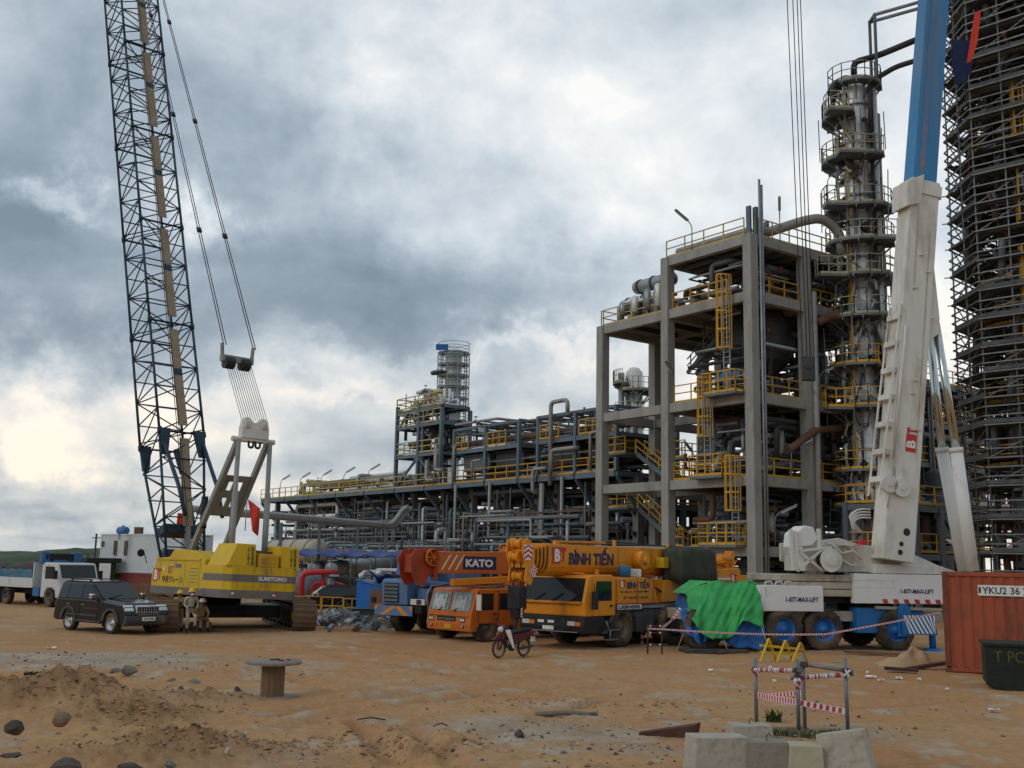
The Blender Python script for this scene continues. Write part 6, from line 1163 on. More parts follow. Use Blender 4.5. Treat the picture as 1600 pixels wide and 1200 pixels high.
M().box(-1.7, -1.05, -1.15, -.95, .55, 1.0).obj('tool_box', 'tank_blue', lt)
c_, s_ = math.cos(rot), math.sin(rot); L0 = lt.location
def ltw(x, y, z): return (L0.x+x*c_-y*s_, L0.y+x*s_+y*c_, L0.z+z)
bt = tag(M().hexa([(-3.3, -.8, 0), (3.2, -.95, 0), (3.2, .95, 0), (-3.3, .8, 0), (-3.4, -1.02, .75), (3.3, -1.08, .85), (3.3, 1.08, .85), (-3.4, 1.02, .75)]).obj('skip', 'hull_blue', None, .04), 'faded blue steel skip loaded on the white lorry bed', 'skip'); bt.location = ltw(-5.4, 0, 1.09); bt.rotation_euler = (0, 0, rot)
cv = M(); n = 26; vs = []
for j in range(9):
    for i in range(n+1):
        x = -3.3+6.6*i/n; y = -1.0+2*j/8; vs.append((x, y, .06+.5*math.exp(-((x-2.3)/.9)**2)*(1-abs(y))+.28*(1-abs(y)**2)*(.6+.5*math.sin(x*2.1+y))+.05*math.sin(x*7+y*5)))
cv.add(vs, [(j*(n+1)+i, j*(n+1)+i+1, (j+1)*(n+1)+i+1, (j+1)*(n+1)+i) for j in range(8) for i in range(n)], True)
o = tag(cv.obj('load_cover', 'cover_brown'), 'dark rumpled cover over the blue skip on the white lorry', 'cover'); o.location = ltw(-5.4, 0, 1.94); o.rotation_euler = (0, 0, rot); o.modifiers.new('thick', 'SOLIDIFY').thickness = .03
# ---------------------------------------------------------------- site buildings far left
def corrugated(L_, H, D, pitch, dep, m=None):
    dep *= .4 if H == 2.55 else 1.0       # one long side folded into ribs, along x at y=0
    m = m or M(); n = int(L_/pitch); pr = []
    for i in range(n):
        x = i*L_/n; w = L_/n; pr += [(x+w*.08, 0), (x+w*.30, dep), (x+w*.55, dep), (x+w*.78, 0)]
    pr = [(0, 0)]+pr+[(L_, 0)]; k = len(m.v)
    for x, y in pr: m.v += [(x, y, .12), (x, y, H-.12)]
    for i in range(len(pr)-1): a = k+2*i; m.f.append((a, a+2, a+3, a+1)); m.s.append(False)
    return m
def container(name, label, cat, c, L_, H, D, loc, rot, post):
    g = thing(name, label, cat, loc, rot)
    corrugated(L_-.3, H, D, .28, .036).obj('side_wall', c, g, loc=(.15, .03, 0)); w = corrugated(L_-.3, H, D, .28, .036).obj('side_wall', c, g, loc=(L_-.15, D-.03, 0)); w.rotation_euler = (0, 0, PI)
    for x in (0, L_): w = corrugated(D-.3, H, L_, .28, .036).obj('end_wall', c, g, loc=(x+(.03 if x == 0 else -.03), D-.15 if x == 0 else .15, 0)); w.rotation_euler = (0, 0, -PI/2 if x == 0 else PI/2)
    M().box(.05, L_-.05, .05, D-.05, H-.07, H-.03).obj('roof', c, g); M().box(.05, L_-.05, .05, D-.05, .1, .16).obj('floor', 'rust_dark', g)
    for x in (0, L_):
        for y in (0, D):
            M().box(x-(0 if x == 0 else .16), x+(.16 if x == 0 else 0), y-(0 if y == 0 else .16), y+(.16 if y == 0 else 0), .16, H-.12).obj('corner_post', post, g, .01)
            for z in (0, H-.118): M().box(x-(0 if x == 0 else .18)-.005, x+(.18 if x == 0 else 0)+.005, y-(0 if y == 0 else .18)-.005, y+(.18 if y == 0 else 0)+.005, z, z+.118).obj('corner_casting', post, g, .01)
    for y in (0, D-.1):
        for z in (.02, H-.12): M().box(.18, L_-.18, y, y+.1, z, z+.12).obj('rail', c, g, .01)
    return g
a, b = at(153, 900, 75), at(262, 900, 70); L_ = (b-a).length; ang_ = math.atan2(b.y-a.y, b.x-a.x)
rc = container('shipping_container', 'dull red shipping container carrying the white site office', 'container', 'dull_red', L_+1.5, 2.2, 2.4, (a.x, a.y, -.55), ang_, 'dull_red')
of = container('site_office', 'white cabin office stacked on a dull red container behind the lorry', 'cabin', 'prefab_white', L_+1.2, 2.55, 2.4, (a.x, a.y, 1.66), ang_, 'prefab_white')
for x, w, h, z in ((.25, .14, .25, 1.75), (1.75, .2, .85, 1.2), (3.0, .2, .85, 1.2)):
    f = M().box(x-.06, x+w+.06, -.05, 0, z-.06, z+h+.06).obj('window', 'brown_board', of); M().box(x, x+w, -.058, -.051, z, z+h).obj('pane', 'glass', f)
M().path([(2.2, -.03, 2.2), (2.3, -.05, 2.55), (2.7, .2, 2.75)], .03, 6).obj('cable', 'ink', of)
tk = tag(M().lathe([(0, -.5), (.2, -.48), (.27, -.4), (.27, .4), (.2, .48), (0, .5)], 14, (0, 0, .27), 'x').box(-.3, -.2, -.22, .22, 0, .05).box(.2, .3, -.22, .22, 0, .05).lathe([(.1, 0), (.1, .12)], 10, (0, 0, .5)).obj('water_tank', 'tank_blue'), 'small blue water tank lying on the white office roof', 'tank'); 
ca, sa = math.cos(ang_), math.sin(ang_)
def ofw(x, y, z): return (a.x+x*ca-y*sa, a.y+x*sa+y*ca, 1.66+z)
tk.location = ofw(1.0, 1.0, 2.53); tk.rotation_euler = (0, 0, ang_)
o = tag(M().box(-.25, .25, -.2, .2, 0, .5).box(-.2, .2, -.22, -.2, .06, .44).obj('ventilator', 'pipe_rust', None, .02), 'small brown ventilator box on the white office roof', 'ventilator'); o.location = ofw(2.9, 1.0, 2.53)
sh = thing('site_shed', 'low dark roofed green shed left of the white office', 'shed', at(122, 900, 72), ang_); sh.location.z = 0
M().box(-1.3, 1.1, 0, 2, 0, 2.3).obj('wall', 'hill_green', sh); M().box(-1.5, 1.4, -.3, 2.2, 2.3, 2.6).obj('roof', 'ink', sh); M().box(.75, 1.15, -.08, -.01, 1.2, 2.2).obj('sign_board', 'sand_heap', sh); M().path([(-.8, 0, 2.6), (-.8, 0, 2.85), (1.0, 0, 2.85), (1.0, 0, 2.6)], .04, 6).obj('roof_rail', 'ink', sh)
hb = thing('hoarding', 'brown boarded hoarding behind the black car and the crane tracks', 'fence', at(185, 915, 62)); hb.location.z = 0; hb.rotation_euler = (0, 0, -.12)
for i in range(16): M().box(i*.3, i*.3+.285, rnd(0, .02), .05, 0, 1.3+rnd(-.03, .03)).obj('board', 'brown_board', hb)
for z in (.3, 1.0): M().box(0, 4.8, .051, .1, z, z+.1).obj('batten', 'rust_dark', hb)
bn = tag(M().box(-.35, .35, -.02, .02, .7, 2.0).box(-.3, -.1, -.025, -.021, .9, 1.9).box(-.32, -.27, -.03, .03, 0, .7).box(.27, .32, -.03, .03, 0, .7).obj('notice_board', 'white_panel'), 'pale notice board standing by the dull red container', 'sign'); bn.location = at(163, 900, 68); bn.location.z = .3
up = thing('utility_pole', 'thin pole standing on the horizon beside the white office', 'pole', at(148, 870, 130)); up.location.z = 0; M().tube((0, 0, 0), (0, 0, 5.2), .12, 8).obj('post', 'steel_dark', up); M().bar((-.5, 0, 4.7), (.5, 0, 4.7), .1).obj('cross_arm', 'steel_dark', up)
# ---------------------------------------------------------------- orange container, green bin
p = gd(1478, 1050); cn = container('shipping_container', 'rusty orange shipping container with a white number plate at the right edge', 'container', 'container_orange', 6.06, 2.84, 2.44, (p.x, p.y, gz(p.x, p.y)+.02), R(-22.5), 'container_post')
pl = M().box(.95, 3.2, -.012, -.006, 2.18, 2.48).obj('number_panel', 'white_panel', cn); text('YKU2 36 25 0  1', 'ink', pl, (1.06, -.0125, 2.23), (1, 0, 0), UPZ, .20, 1.75, .012); M().box(.97, 1.03, -.014, -.0125, 2.25, 2.42).obj('mark', 'rust_dark', pl)
M().box(2.25, 2.45, -.012, -.006, 1.45, 1.55).obj('paint_mark', 'white_mark', cn)
p = gd(1542, 1077); bn = thing('steel_bin', 'dark green steel bin lettered in yellow chalk before the orange container', 'bin', (p.x, p.y, gz(p.x, p.y)), R(-20))
M().prism([(0, .12), (.25, 0), (2.6, 0), (2.6, 1.06), (0, 1.06)], 'y', 0, 1.5).obj('body', 'bin_green', bn, .02); M().box(-.04, 2.64, -.04, 1.54, 1.061, 1.13).obj('rim', 'bin_green', bn); text('T PC', 'chalk_yellow', bn, (.2, -.004, .68), (1, 0, 0), UPZ, .27, .68, .0, depth=.003)
for x in (.9, 1.8): M().box(x, x+.08, -.03, -.001, .12, 1.05).obj('rib', 'bin_green', bn)
# ---------------------------------------------------------------- things by the cranes
def heap(name, mname, label, c, rx, ry, h, seed, n=40, k=.12):
    m = M(); vs = []; rings = 16
    for j in range(rings+1):
        f = j/rings
        for i in range(n):
            t = 2*PI*i/n; r_ = 1+.22*math.sin(3*t+seed)+.12*math.sin(7*t+2*seed); x, y = rx*f*r_*math.cos(t), ry*f*r_*math.sin(t)
            vs.append((x, y, f))
    A_ = np.array(vs); X, Y, f = A_.T; g0 = gz(c.x, c.y)
    z = h*(np.cos(f*PI)*.5+.5)**.65*(1+.5*fbm(X*1.3+seed, Y*1.3, 3))+k*fbm(X*4+seed, Y*4, 3, .7)*(1-f**2)-.06*f+height(c.x+X, c.y+Y)-g0; vs = np.stack([X, Y, z], -1).tolist()
    m.add(vs, [(j*n+i, (j+1)*n+i, (j+1)*n+(i+1) % n, j*n+(i+1) % n) for j in range(rings) for i in range(n)], True); o = m.obj(name, mname); o.location = (c.x, c.y, gz(c.x, c.y)); tag(o, label, 'heap'); return o
heap('sand_heap', 'sand_heap', 'small pale sand heap beside the orange container', gd(1428, 1040), 1.45, .8, .36, 2, k=.2)
for i, (x, y, l, a, w) in enumerate(((1440, 1046, 1.6, 12, 'long brown plank leaning on the foot of the sand heap'), (1408, 1050, .9, -14, 'short dark plank lying in front of the sand heap'), (1370, 1024, 2.2, 3, 'timber sleeper lying under the striped outrigger panel'))):
    q = gnd(x, y); o = tag(M().box(-l/2, l/2, -.11, .11, 0, .09).obj('plank', 'rust_dark' if i < 2 else 'brown_board', None, .01), w, 'plank'); o.location = (q.x, q.y, q.z+.03); o.rotation_euler = (0, R(-8 if i == 0 else 2), R(a))
q = gnd(1115, 1020); o = tag(M().box(-1.1, 1.1, -.45, .45, 0, .13).obj('outrigger_mat', 'stone_dark', None, .02), 'dark ground mat in front of the green tarpaulin', 'mat'); o.location = (q.x, q.y, q.z); o.rotation_euler = (0, 0, R(10))
# yellow trestle
q = gnd(1196, 1034); tr = thing('road_barrier', 'low yellow tubular barrier lying before the blue hubbed wheels', 'barrier', q, R(12))
for z in (.48, .28): M().bar((-.1, .15, z), (1.35, .15, z-.12), .07).obj('bar', 'crane_yellow', tr)
for i, x in enumerate((.0, .55, 1.05)):
    M().bar((x-.22, -.12, 0), (x+.18, .12, .68-.06*i), .06).obj('leg', 'crane_yellow', tr); M().bar((x+.18, .12, .68-.06*i), (x+.52, .36, 0), .06).obj('leg', 'crane_yellow', tr)
# brown barrier frame, the bent white pipe and the barrier tape
q = gnd(1012, 1022); bf = thing('site_barrier', 'small rusty barrier frame with white bands beside the orange crane wheel', 'barrier', q, R(14))
for x in (0, .5): M().tube((x, 0, 0), (x, 0, .98), .028, 8).obj('post', 'rust_dark', bf)
for z in (.3, .68, .9):
    b_ = M().tube((0, 0, z), (.5, 0, z), .022, 8).obj('bar', 'rust_dark', bf)
    for x in (.06, .4): M().tube((x, 0, z), (x+.06, 0, z), .026, 8).obj('white_band', 'white_mark', b_)
q2 = gnd(1003, 1006); sp = tag(M().tube((0, 0, 0), (0, 0, .85), .045, 8).obj('marker_post', 'white_mark'), 'short red and white marker post by the orange crane wheel', 'post'); sp.location = q2
for k in range(4): M().tube((0, 0, .1+.22*k), (0, 0, .2+.22*k), .048, 8).obj('red_band', 'red_logo', sp)
q3 = gnd(1062, 1006); wp = tag(M().path([(0, 0, 0), (0, 0, 1.6), (.05, 0, 2.0), (.7, 0, 2.0)], .035, 8, .12).obj('bent_pipe', 'white_mark'), 'bent white pipe standing at the left edge of the green tarpaulin', 'pipe'); wp.location = q3
def tape(pts, w, label, sag=.1, n=14, parent=None, steps=.12, twist=0.0):     # warning tape: white ribbon with red patches, both real strips
    P = [Vector(p) for p in pts]; Q = []
    for a, b in zip(P, P[1:]):
        for i in range(n): t = i/n; v = a.lerp(b, t); v.z -= sag*4*t*(1-t)*(b-a).length*.1; Q.append(v)
    Q.append(P[-1]); L_ = [0]
    for a, b in zip(Q, Q[1:]): L_.append(L_[-1]+(b-a).length)
    m = M(); r_ = M(); k = 0
    def at_(s):
        i = min(max(0, next((j for j in range(len(L_)-1) if L_[j+1] >= s), len(L_)-2)), len(L_)-2); t = (s-L_[i])/max(1e-6, L_[i+1]-L_[i]); return Q[i].lerp(Q[i+1], t)
    for a, b in zip(Q, Q[1:]):
        m.bar(a, b, .004, w)
    s = steps*.3
    while s < L_[-1]-steps*.5: a, b = at_(s), at_(s+steps*.5); r_.bar(a, b, .010, w*.86); s += steps
    o = m.obj('barrier_tape', 'tape_white', parent); r_.obj('red_print', 'tape_red', o)['kind'] = 'stuff'
    if parent is None: tag(o, label, 'tape')
    return o
tape([(q.x, q.y-.03, q.z+.82), (q.x+.48, q.y+.08, q.z+.80), tuple(at(1190, 991, 36.9)), tuple(at(1290, 991, 36.6)), tuple(at(1468, 957, 36.2))], .055, 'red and white tape strung from the rusty barrier frame past the blue hubs', .05, steps=.085)
tape([(q.x+.48, q.y+.08, q.z+.86), tuple(at(1050, 968, 37.6)), tuple(at(1063, 950, 37.4))], .09, 'short red and white tape rising to the bent white pipe', .3)
# scaffold tube barrier in the foreground
A, B, C_, D = gnd(1182, 1129), gnd(1248, 1146), gnd(1258, 1143), gnd(1325, 1146); sb = thing('tube_barrier', 'grey scaffold tube barrier wrapped in red and white tape in the foreground', 'barrier', A)
def rel(P): return Vector(P)-Vector(A)
for P, h in ((A, 1.18), (B, 1.24), (C_, 1.30), (D, 1.26)): M().tube(rel((P.x, P.y, P.z-.05)), rel((P.x+rnd(-.015, .015), P.y, P.z+h)), .034, 12).obj('post', 'scaffold_near', sb) if 'scaffold_near' in MAT else M().tube(rel((P.x, P.y, P.z-.05)), rel((P.x, P.y, P.z+h)), .036, 12).obj('post', mat('scaffold_near', (.20, .21, .22), .45, .5, .2, 3, (.14, .09, .06), .3, 4).name, sb)
up_ = lambda P, h: Vector((P.x, P.y, P.z+h))
tubes = [(up_(A, .96), up_(B, 1.05), True), (up_(C_, 1.14), up_(D, 1.05), False), (up_(B, .93), up_(D, .98), True)]
for a, b, wr in tubes:
    d = (b-a).normalized(); a2, b2 = a-d*.12, b+d*.12; t = M().tube(rel(a2), rel(b2), .034, 10).obj('tube', 'scaffold_near', sb)
    if wr:
        m = M(); r_ = M(); n = 26; side = d.cross(Vector((0, 0, 1))).normalized(); upv = side.cross(d)
        for i in range(n):
            f0 = i/n+rnd(-.01, .01); f1 = f0+rnd(.4, .95)/n; p0, p1 = a.lerp(b, f0), a.lerp(b, f1)
            (r_ if random.random() < .33 else m).tube(rel(p0), rel(p1), .0365+.006*rnd(0, 1), 9)
        w = m.obj('wound_tape', 'tape_white', t); r_.obj('red_print', 'tape_red', t)['kind'] = 'stuff'
for P, h in ((A, .96), (B, 1.05), (C_, 1.14), (D, 1.04), (B, .93)):
    c = rel(up_(P, h)); M().box(c.x-.06, c.x+.06, c.y-.07, c.y+.05, c.z-.05, c.z+.05).tube(c+Vector((-.09, -.03, 0)), c+Vector((.09, -.03, 0)), .018, 6).obj('coupler', 'steel_dark', sb, .01)
tape([rel(up_(A, .50)), rel(up_(B, .52)), rel(up_(D, .36))], .10, '', .02, 10, sb, .11); tape([rel(up_(A, .47)), rel(up_(C_, .66))], .07, '', .02, 8, sb, .11)
for P, h in ((A, .96), (D, 1.02), (B, .9)):
    c = rel(up_(P, h)); [M().path([c+Vector((rnd(-.06, .06), rnd(-.08, 0), rnd(-.05, .05))), c+Vector((rnd(-.08, .08), -.08, rnd(-.05, .05))), c+Vector((rnd(-.08, .08), rnd(-.1, -.04), rnd(-.16, .04)))], .018, 5, .03).obj('knotted_tape', 'tape_red' if k % 3 == 2 else 'tape_white', sb) for k in range(5)]
# concrete blocks
def block(x, y, w, d, h, rz, label, tilt=0, c='block_concrete', taper_=.03, hook=False, dz=0):
    q = gnd(x, y); o = thing('concrete_block', label, 'block', (q.x, q.y, q.z-.04+dz), R(rz), 'cast concrete blocks in the foreground'); t = taper_
    m = M().hexa([(-w/2, 0, 0), (w/2, 0, 0), (w/2, d, 0), (-w/2, d, 0), (-w/2+t, t, h), (w/2-t, t, h), (w/2-t, d-t, h), (-w/2+t, d-t, h)]); b_ = m.obj('body', c, o, .012); b_.rotation_euler = (R(tilt*.4), R(tilt), 0)
    if hook: M().path([(0, d*.4, h-.02), (-.02, d*.4, h+.05), (.02, d*.4, h+.10), (.05, d*.42, h+.06)], .009, 6).obj('lifting_hook', 'rust_dark', o)
block(1178, 1160, .70, .5, .30, 4, 'low square concrete block behind the others with a wire hook', hook=True)
block(1131, 1216, .86, .5, .58, 12, 'long grey concrete block at the left of the group', 1); block(1203, 1216, .58, .45, .52, -6, 'stained darker concrete block with a hook in the middle', -1, 'block_stained' if 'block_stained' in MAT else mat('block_stained', (.27, .245, .19), .9, 0, .2, 3, (.15, .12, .09), .5, 3, bump=.3, bscale=18).name, .02, True)
block(1261, 1220, .52, .45, .50, 0, 'pale smooth upright concrete block beside the stained one', 1, 'sand_block' if 'sand_block' in MAT else mat('sand_block', (.44, .39, .27), .85, 0, .1, 3, (.3, .25, .18), .3, 2).name)
block(1326, 1222, .70, .62, .70, -24, 'tall tilted concrete block at the right of the group', -11)
o = thing('wooden_board', 'thin red brown board lying by the concrete block behind the tube barrier', 'board', gnd(1228, 1140), R(5)); M().box(-.4, .4, -.1, .1, .0, .03).obj('board', 'brown_board', o)
q = gnd(1092, 1174); o = tag(M().hexa([(0, 0, 0), (.95, -.1, .0), (1.0, .12, .0), (0, .12, 0), (0, 0, .05), (.95, -.1, .24), (1.05, .2, .26), (0, .2, .05)]).obj('steel_plate', 'rust_dark', None, .01), 'long rusty steel plate pointing at the concrete blocks', 'plate'); o.location = gnd(998, 1150); o.rotation_euler = (0, 0, R(-14))
# cable reel used as a table
q = gnd(425, 1089); re_ = thing('cable_reel', 'wooden cable reel standing on end on the bare sand', 'cable reel', q)
M().lathe([(.58, .68), (.59, .695), (.59, .73), (.58, .745), (0, .745)], 40).lathe([(0, .68), (.58, .68)], 40).obj('flange', 'reel_top', re_); M().lathe([(.50, -.05), (.50, .015), (0, .03)], 32, (.08, 0, 0)).obj('flange', 'reel_top', re_)
for i in range(12): a = 2*PI*i/12; o = M().box(.185, .24, -.06, .06, .0, .685).obj('stave', 'reel_wood', re_, .008); o.rotation_euler = (0, 0, a+.1)
M().lathe([(0, .06), (.17, .06), (.17, .68), (0, .68)], 16).obj('core', 'rust_dark', re_)
for x, y, l in ((-.1, .05, .16), (.12, -.1, .1), (.0, .2, .08), (.25, .1, .07)):
    M().box(x, x+l, y, y+.05, .746, .77).obj('offcut', 'rust_dark', re_, .005)
# motorbike
q = gnd(818, 1026); mb = thing('motorbike', 'small maroon step through motorbike with a white leg shield', 'motorbike', q, head(-.68, -.73)); Wb = 1.12
for i, x in enumerate((0, Wb)):
    t = M(); t.lathe([(.235, -.03), (.28, -.035), (.295, 0), (.28, .035), (.235, .03), (.235, -.03)], 28, ax='y', cap=False); w_ = t.obj('wheel', 'tyre', mb, loc=(x, 0, .295)); s_ = M().lathe([(.225, -.02), (.235, -.02), (.235, .02), (.225, .02), (.225, -.02)], 28, ax='y', cap=False).lathe([(.05, -.06), (.05, .06)], 12, ax='y')
    for k in range(14): a = 2*PI*k/14; s_.bar((.04*math.cos(a), 0, .04*math.sin(a)), (.228*math.cos(a), 0, .228*math.sin(a)), .007)
    s_.obj('rim', 'rim_grey', w_)
M().path([(Wb, .07, .3), (Wb-.1, .07, .62), (Wb-.2, .05, .92)], .028, 8).path([(Wb, -.07, .3), (Wb-.1, -.07, .62), (Wb-.2, -.05, .92)], .028, 8).obj('fork', 'maroon', mb)
M().hexa([(Wb-.52, -.20, .25), (Wb-.40, -.24, .30), (Wb-.40, -.20, .30), (Wb-.52, -.16, .25), (Wb-.26, -.24, .86), (Wb-.12, -.16, .84), (Wb-.12, -.12, .84), (Wb-.26, -.20, .86)]).obj('leg_shield', 'white_mark', mb, .02)
M().hexa([(Wb-.52, .16, .25), (Wb-.40, .20, .30), (Wb-.40, .24, .30), (Wb-.52, .20, .25), (Wb-.26, .20, .86), (Wb-.12, .12, .84), (Wb-.12, .16, .84), (Wb-.26, .24, .86)]).obj('leg_shield', 'white_mark', mb, .02)
M().prism([(Wb-.26, .62), (Wb-.10, .60), (Wb-.08, .92), (Wb-.2, 1.0), (Wb-.3, .9)], 'y', -.12, .12).obj('headstock_cover', 'maroon', mb, .04); M().prism([(Wb-.32, .28), (Wb-.35, .5), (Wb-.1, .62), (Wb+.28, .56), (Wb+.2, .62), (Wb-.05, .68)], 'y', -.06, .06).obj('front_mudguard', 'maroon', mb, .02)
M().path([(Wb-.26, -.34, .98), (Wb-.18, -.12, .97), (Wb-.18, .12, .97), (Wb-.26, .34, .98)], .018, 8).obj('handlebar', 'black', mb); M().lathe([(.09, 0), (.07, .08), (0, .09)], 12, (Wb-.08, 0, .86), 'x').obj('headlight', 'lamp_glass', mb)
M().prism([(.1, .74), (-.25, .80), (-.3, .86), (.1, .86), (.52, .80), (.56, .72)], 'y', -.13, .13).obj('saddle', 'black', mb, .04); M().prism([(-.38, .80), (-.25, .62), (.35, .42), (.6, .35), (.55, .70), (.1, .73), (-.22, .79)], 'y', -.10, .10).obj('side_panel', 'maroon', mb, .03)
M().box(-.44, -.36, -.07, .07, .62, .80).obj('tail_light', 'red_logo', mb, .02); M().box(-.43, -.42, -.09, .09, .44, .60).obj('number_plate', 'white_mark', mb); M().ball((.55, 0, .32), .16, .12, .13).tube((.4, .13, .26), (-.25, .14, .33), .04, 8).obj('engine', 'steel_dark', mb); M().path([(.45, .15, .28), (.3, .3, 0)], .012, 6).obj('kick_stand', 'steel_dark', mb)
for y in (.3, -.3): M().path([(Wb-.2, y, .98), (Wb-.22, y*1.1, 1.12)], .008, 5).ball((Wb-.22, y*1.15, 1.16), .02, .06, .04, 8, 5).obj('mirror', 'black', mb)
# ================================================================ people: one grown body each
def person(label, joints, rad, loc, rz, clothes, hat, mask=False):
    # joints: name -> (x forward, y left, z); grown as one surface around the bones
    bones = [('pelvis', 'belly'), ('belly', 'chest'), ('chest', 'neck'), ('neck', 'head'), ('head', 'crown')]
    for s in ('l', 'r'): bones += [('chest', s+'_shoulder'), (s+'_shoulder', s+'_elbow'), (s+'_elbow', s+'_wrist'), (s+'_wrist', s+'_palm'), ('pelvis', s+'_hip'), (s+'_hip', s+'_knee'), (s+'_knee', s+'_ankle'), (s+'_ankle', s+'_toe')]
    J = dict(joints)
    for s in ('l', 'r'):
        w, e = Vector(J[s+'_wrist']), Vector(J[s+'_elbow']); d = (w-e).normalized(); J[s+'_palm'] = tuple(w+d*.08); sd = Vector((0, 1, 0)) if abs(d.y) < .8 else Vector((1, 0, 0)); sd = (sd-d*sd.dot(d)).normalized(); bend = d.cross(sd)
        for k in range(4):
            a = w+d*.09+sd*(k-1.5)*.02; L_ = (.075, .085, .08, .062)[k]; J[f'{s}_f{k}a'] = tuple(a); J[f'{s}_f{k}b'] = tuple(a+d*L_*.6); J[f'{s}_f{k}c'] = tuple(a+d*L_+bend*.03); bones += [(s+'_palm', f'{s}_f{k}a'), (f'{s}_f{k}a', f'{s}_f{k}b'), (f'{s}_f{k}b', f'{s}_f{k}c')]
        a = w+d*.03+sd*.04; J[s+'_ta'] = tuple(a); J[s+'_tb'] = tuple(a+d*.05+sd*.02); bones += [(s+'_wrist', s+'_ta'), (s+'_ta', s+'_tb')]
    nm = list(J); idx = {n: i for i, n in enumerate(nm)}; me = bpy.data.meshes.new('person'); me.from_pydata([J[n] for n in nm], [(idx[a], idx[b]) for a, b in bones], [])
    ob = bpy.data.objects.new('tmp', me); COL.objects.link(ob); sk = ob.modifiers.new('skin', 'SKIN'); ss = ob.modifiers.new('sub', 'SUBSURF'); ss.levels = 2
    for i, n in enumerate(nm):
        r = rad.get(n, rad.get(n[2:], .009)); v = me.skin_vertices[0].data[i]; v.radius = (r, r*1.0) if n not in ('chest', 'belly', 'pelvis') else (r*1.18, r*.85); v.use_root = (n == 'pelvis')
    dg = bpy.context.evaluated_depsgraph_get(); bm = bpy.data.meshes.new_from_object(ob.evaluated_get(dg)); bpy.data.objects.remove(ob)
    bm.materials.clear(); [bm.materials.append(MAT[c]) for c in (clothes, 'skin', 'black')]
    sk_pts = [(Vector(J['head']), .17), (Vector(J['neck']), .06)]+[(Vector(J[s+'_palm']), .13) for s in 'lr']; ft = [(Vector(J[s+'_toe']), .16) for s in 'lr']+[(Vector(J[s+'_ankle']), .1) for s in 'lr']
    for p in bm.polygons:
        c = p.center; p.use_smooth = True
        p.material_index = 1 if any((c-a).length < r for a, r in sk_pts) else 2 if any((c-a).length < r for a, r in ft) else 0
    o = bpy.data.objects.new('person', bm); COL.objects.link(o); o.location = loc; o.rotation_euler = (0, 0, rz); tag(o, label, 'person')
    h = Vector(J['head']); M().lathe([(.150, .02), (.135, .03), (.132, .07), (.115, .13), (.07, .17), (0, .185)], 20, h).prism([(h.x+.08, h.y-.1), (h.x+.21, h.y-.06), (h.x+.21, h.y+.06), (h.x+.08, h.y+.1)], 'z', h.z+.03, h.z+.045).obj('helmet', hat, o)
    M().ball(h+Vector((.105, .035, .0)), .014, .014, .012, 8, 5).obj('eye', 'ink', o); M().ball(h+Vector((.105, -.035, .0)), .014, .014, .012, 8, 5).obj('eye', 'ink', o); M().ball(h+Vector((.125, 0, -.03)), .018, .014, .022, 8, 5).obj('nose', 'skin', o)
    for s in (1, -1): M().ball(h+Vector((0, .105*s, -.02)), .02, .012, .03, 8, 5).obj('ear', 'skin', o)
    M().box(h.x+.095, h.x+.11, h.y-.025, h.y+.025, h.z-.085, h.z-.075).obj('mouth', 'maroon', o, .003)
    if mask: M().ball(h+Vector((.075, 0, -.06)), .055, .07, .05, 10, 6).obj('face_mask', 'white_mark', o)
    t = M(); b = Vector(J['belly']); t.lathe([(.17, -.02), (.175, 0), (.17, .02)], 18, b+Vector((0, 0, -.06))).obj('belt', 'rust_dark', o)
    return o
RAD = dict(pelvis=.125, belly=.115, chest=.135, neck=.055, head=.098, crown=.07, shoulder=.072, elbow=.05, wrist=.035, palm=.036, hip=.10, knee=.068, ankle=.052, toe=.042)
def std(dx=0.0): return {'pelvis': (0, 0, .90), 'belly': (0, 0, 1.05), 'chest': (0, 0, 1.25), 'neck': (.02, 0, 1.42), 'head': (.04, 0, 1.53), 'crown': (.03, 0, 1.63)}
a = std(); a.update(l_shoulder=(0, .18, 1.34), r_shoulder=(0, -.18, 1.34), l_elbow=(.06, .25, 1.10), r_elbow=(.06, -.25, 1.10), l_wrist=(.20, .08, 1.13), r_wrist=(.22, -.05, 1.17), l_hip=(0, .1, .86), r_hip=(0, -.1, .86), l_knee=(.07, .11, .48), r_knee=(.10, -.11, .48), l_ankle=(.08, .12, .08), r_ankle=(.22, -.12, .08), l_toe=(.22, .13, .045), r_toe=(.36, -.13, .045))
b = std(); b.update(pelvis=(-.08, 0, .86), belly=(-.06, 0, 1.02), chest=(-.02, 0, 1.22), neck=(.02, 0, 1.40), head=(.05, 0, 1.51), crown=(.05, 0, 1.60), l_shoulder=(0, .19, 1.32), r_shoulder=(0, -.19, 1.32), l_elbow=(-.04, .27, 1.06), r_elbow=(.0, -.27, 1.06), l_wrist=(.12, .16, .90), r_wrist=(.16, -.12, .90), l_hip=(-.04, .1, .83), r_hip=(-.04, -.1, .83), l_knee=(.30, .12, .62), r_knee=(.05, -.12, .46), l_ankle=(.22, .12, .20), r_ankle=(.03, -.13, .08), l_toe=(.36, .13, .14), r_toe=(.17, -.14, .045))
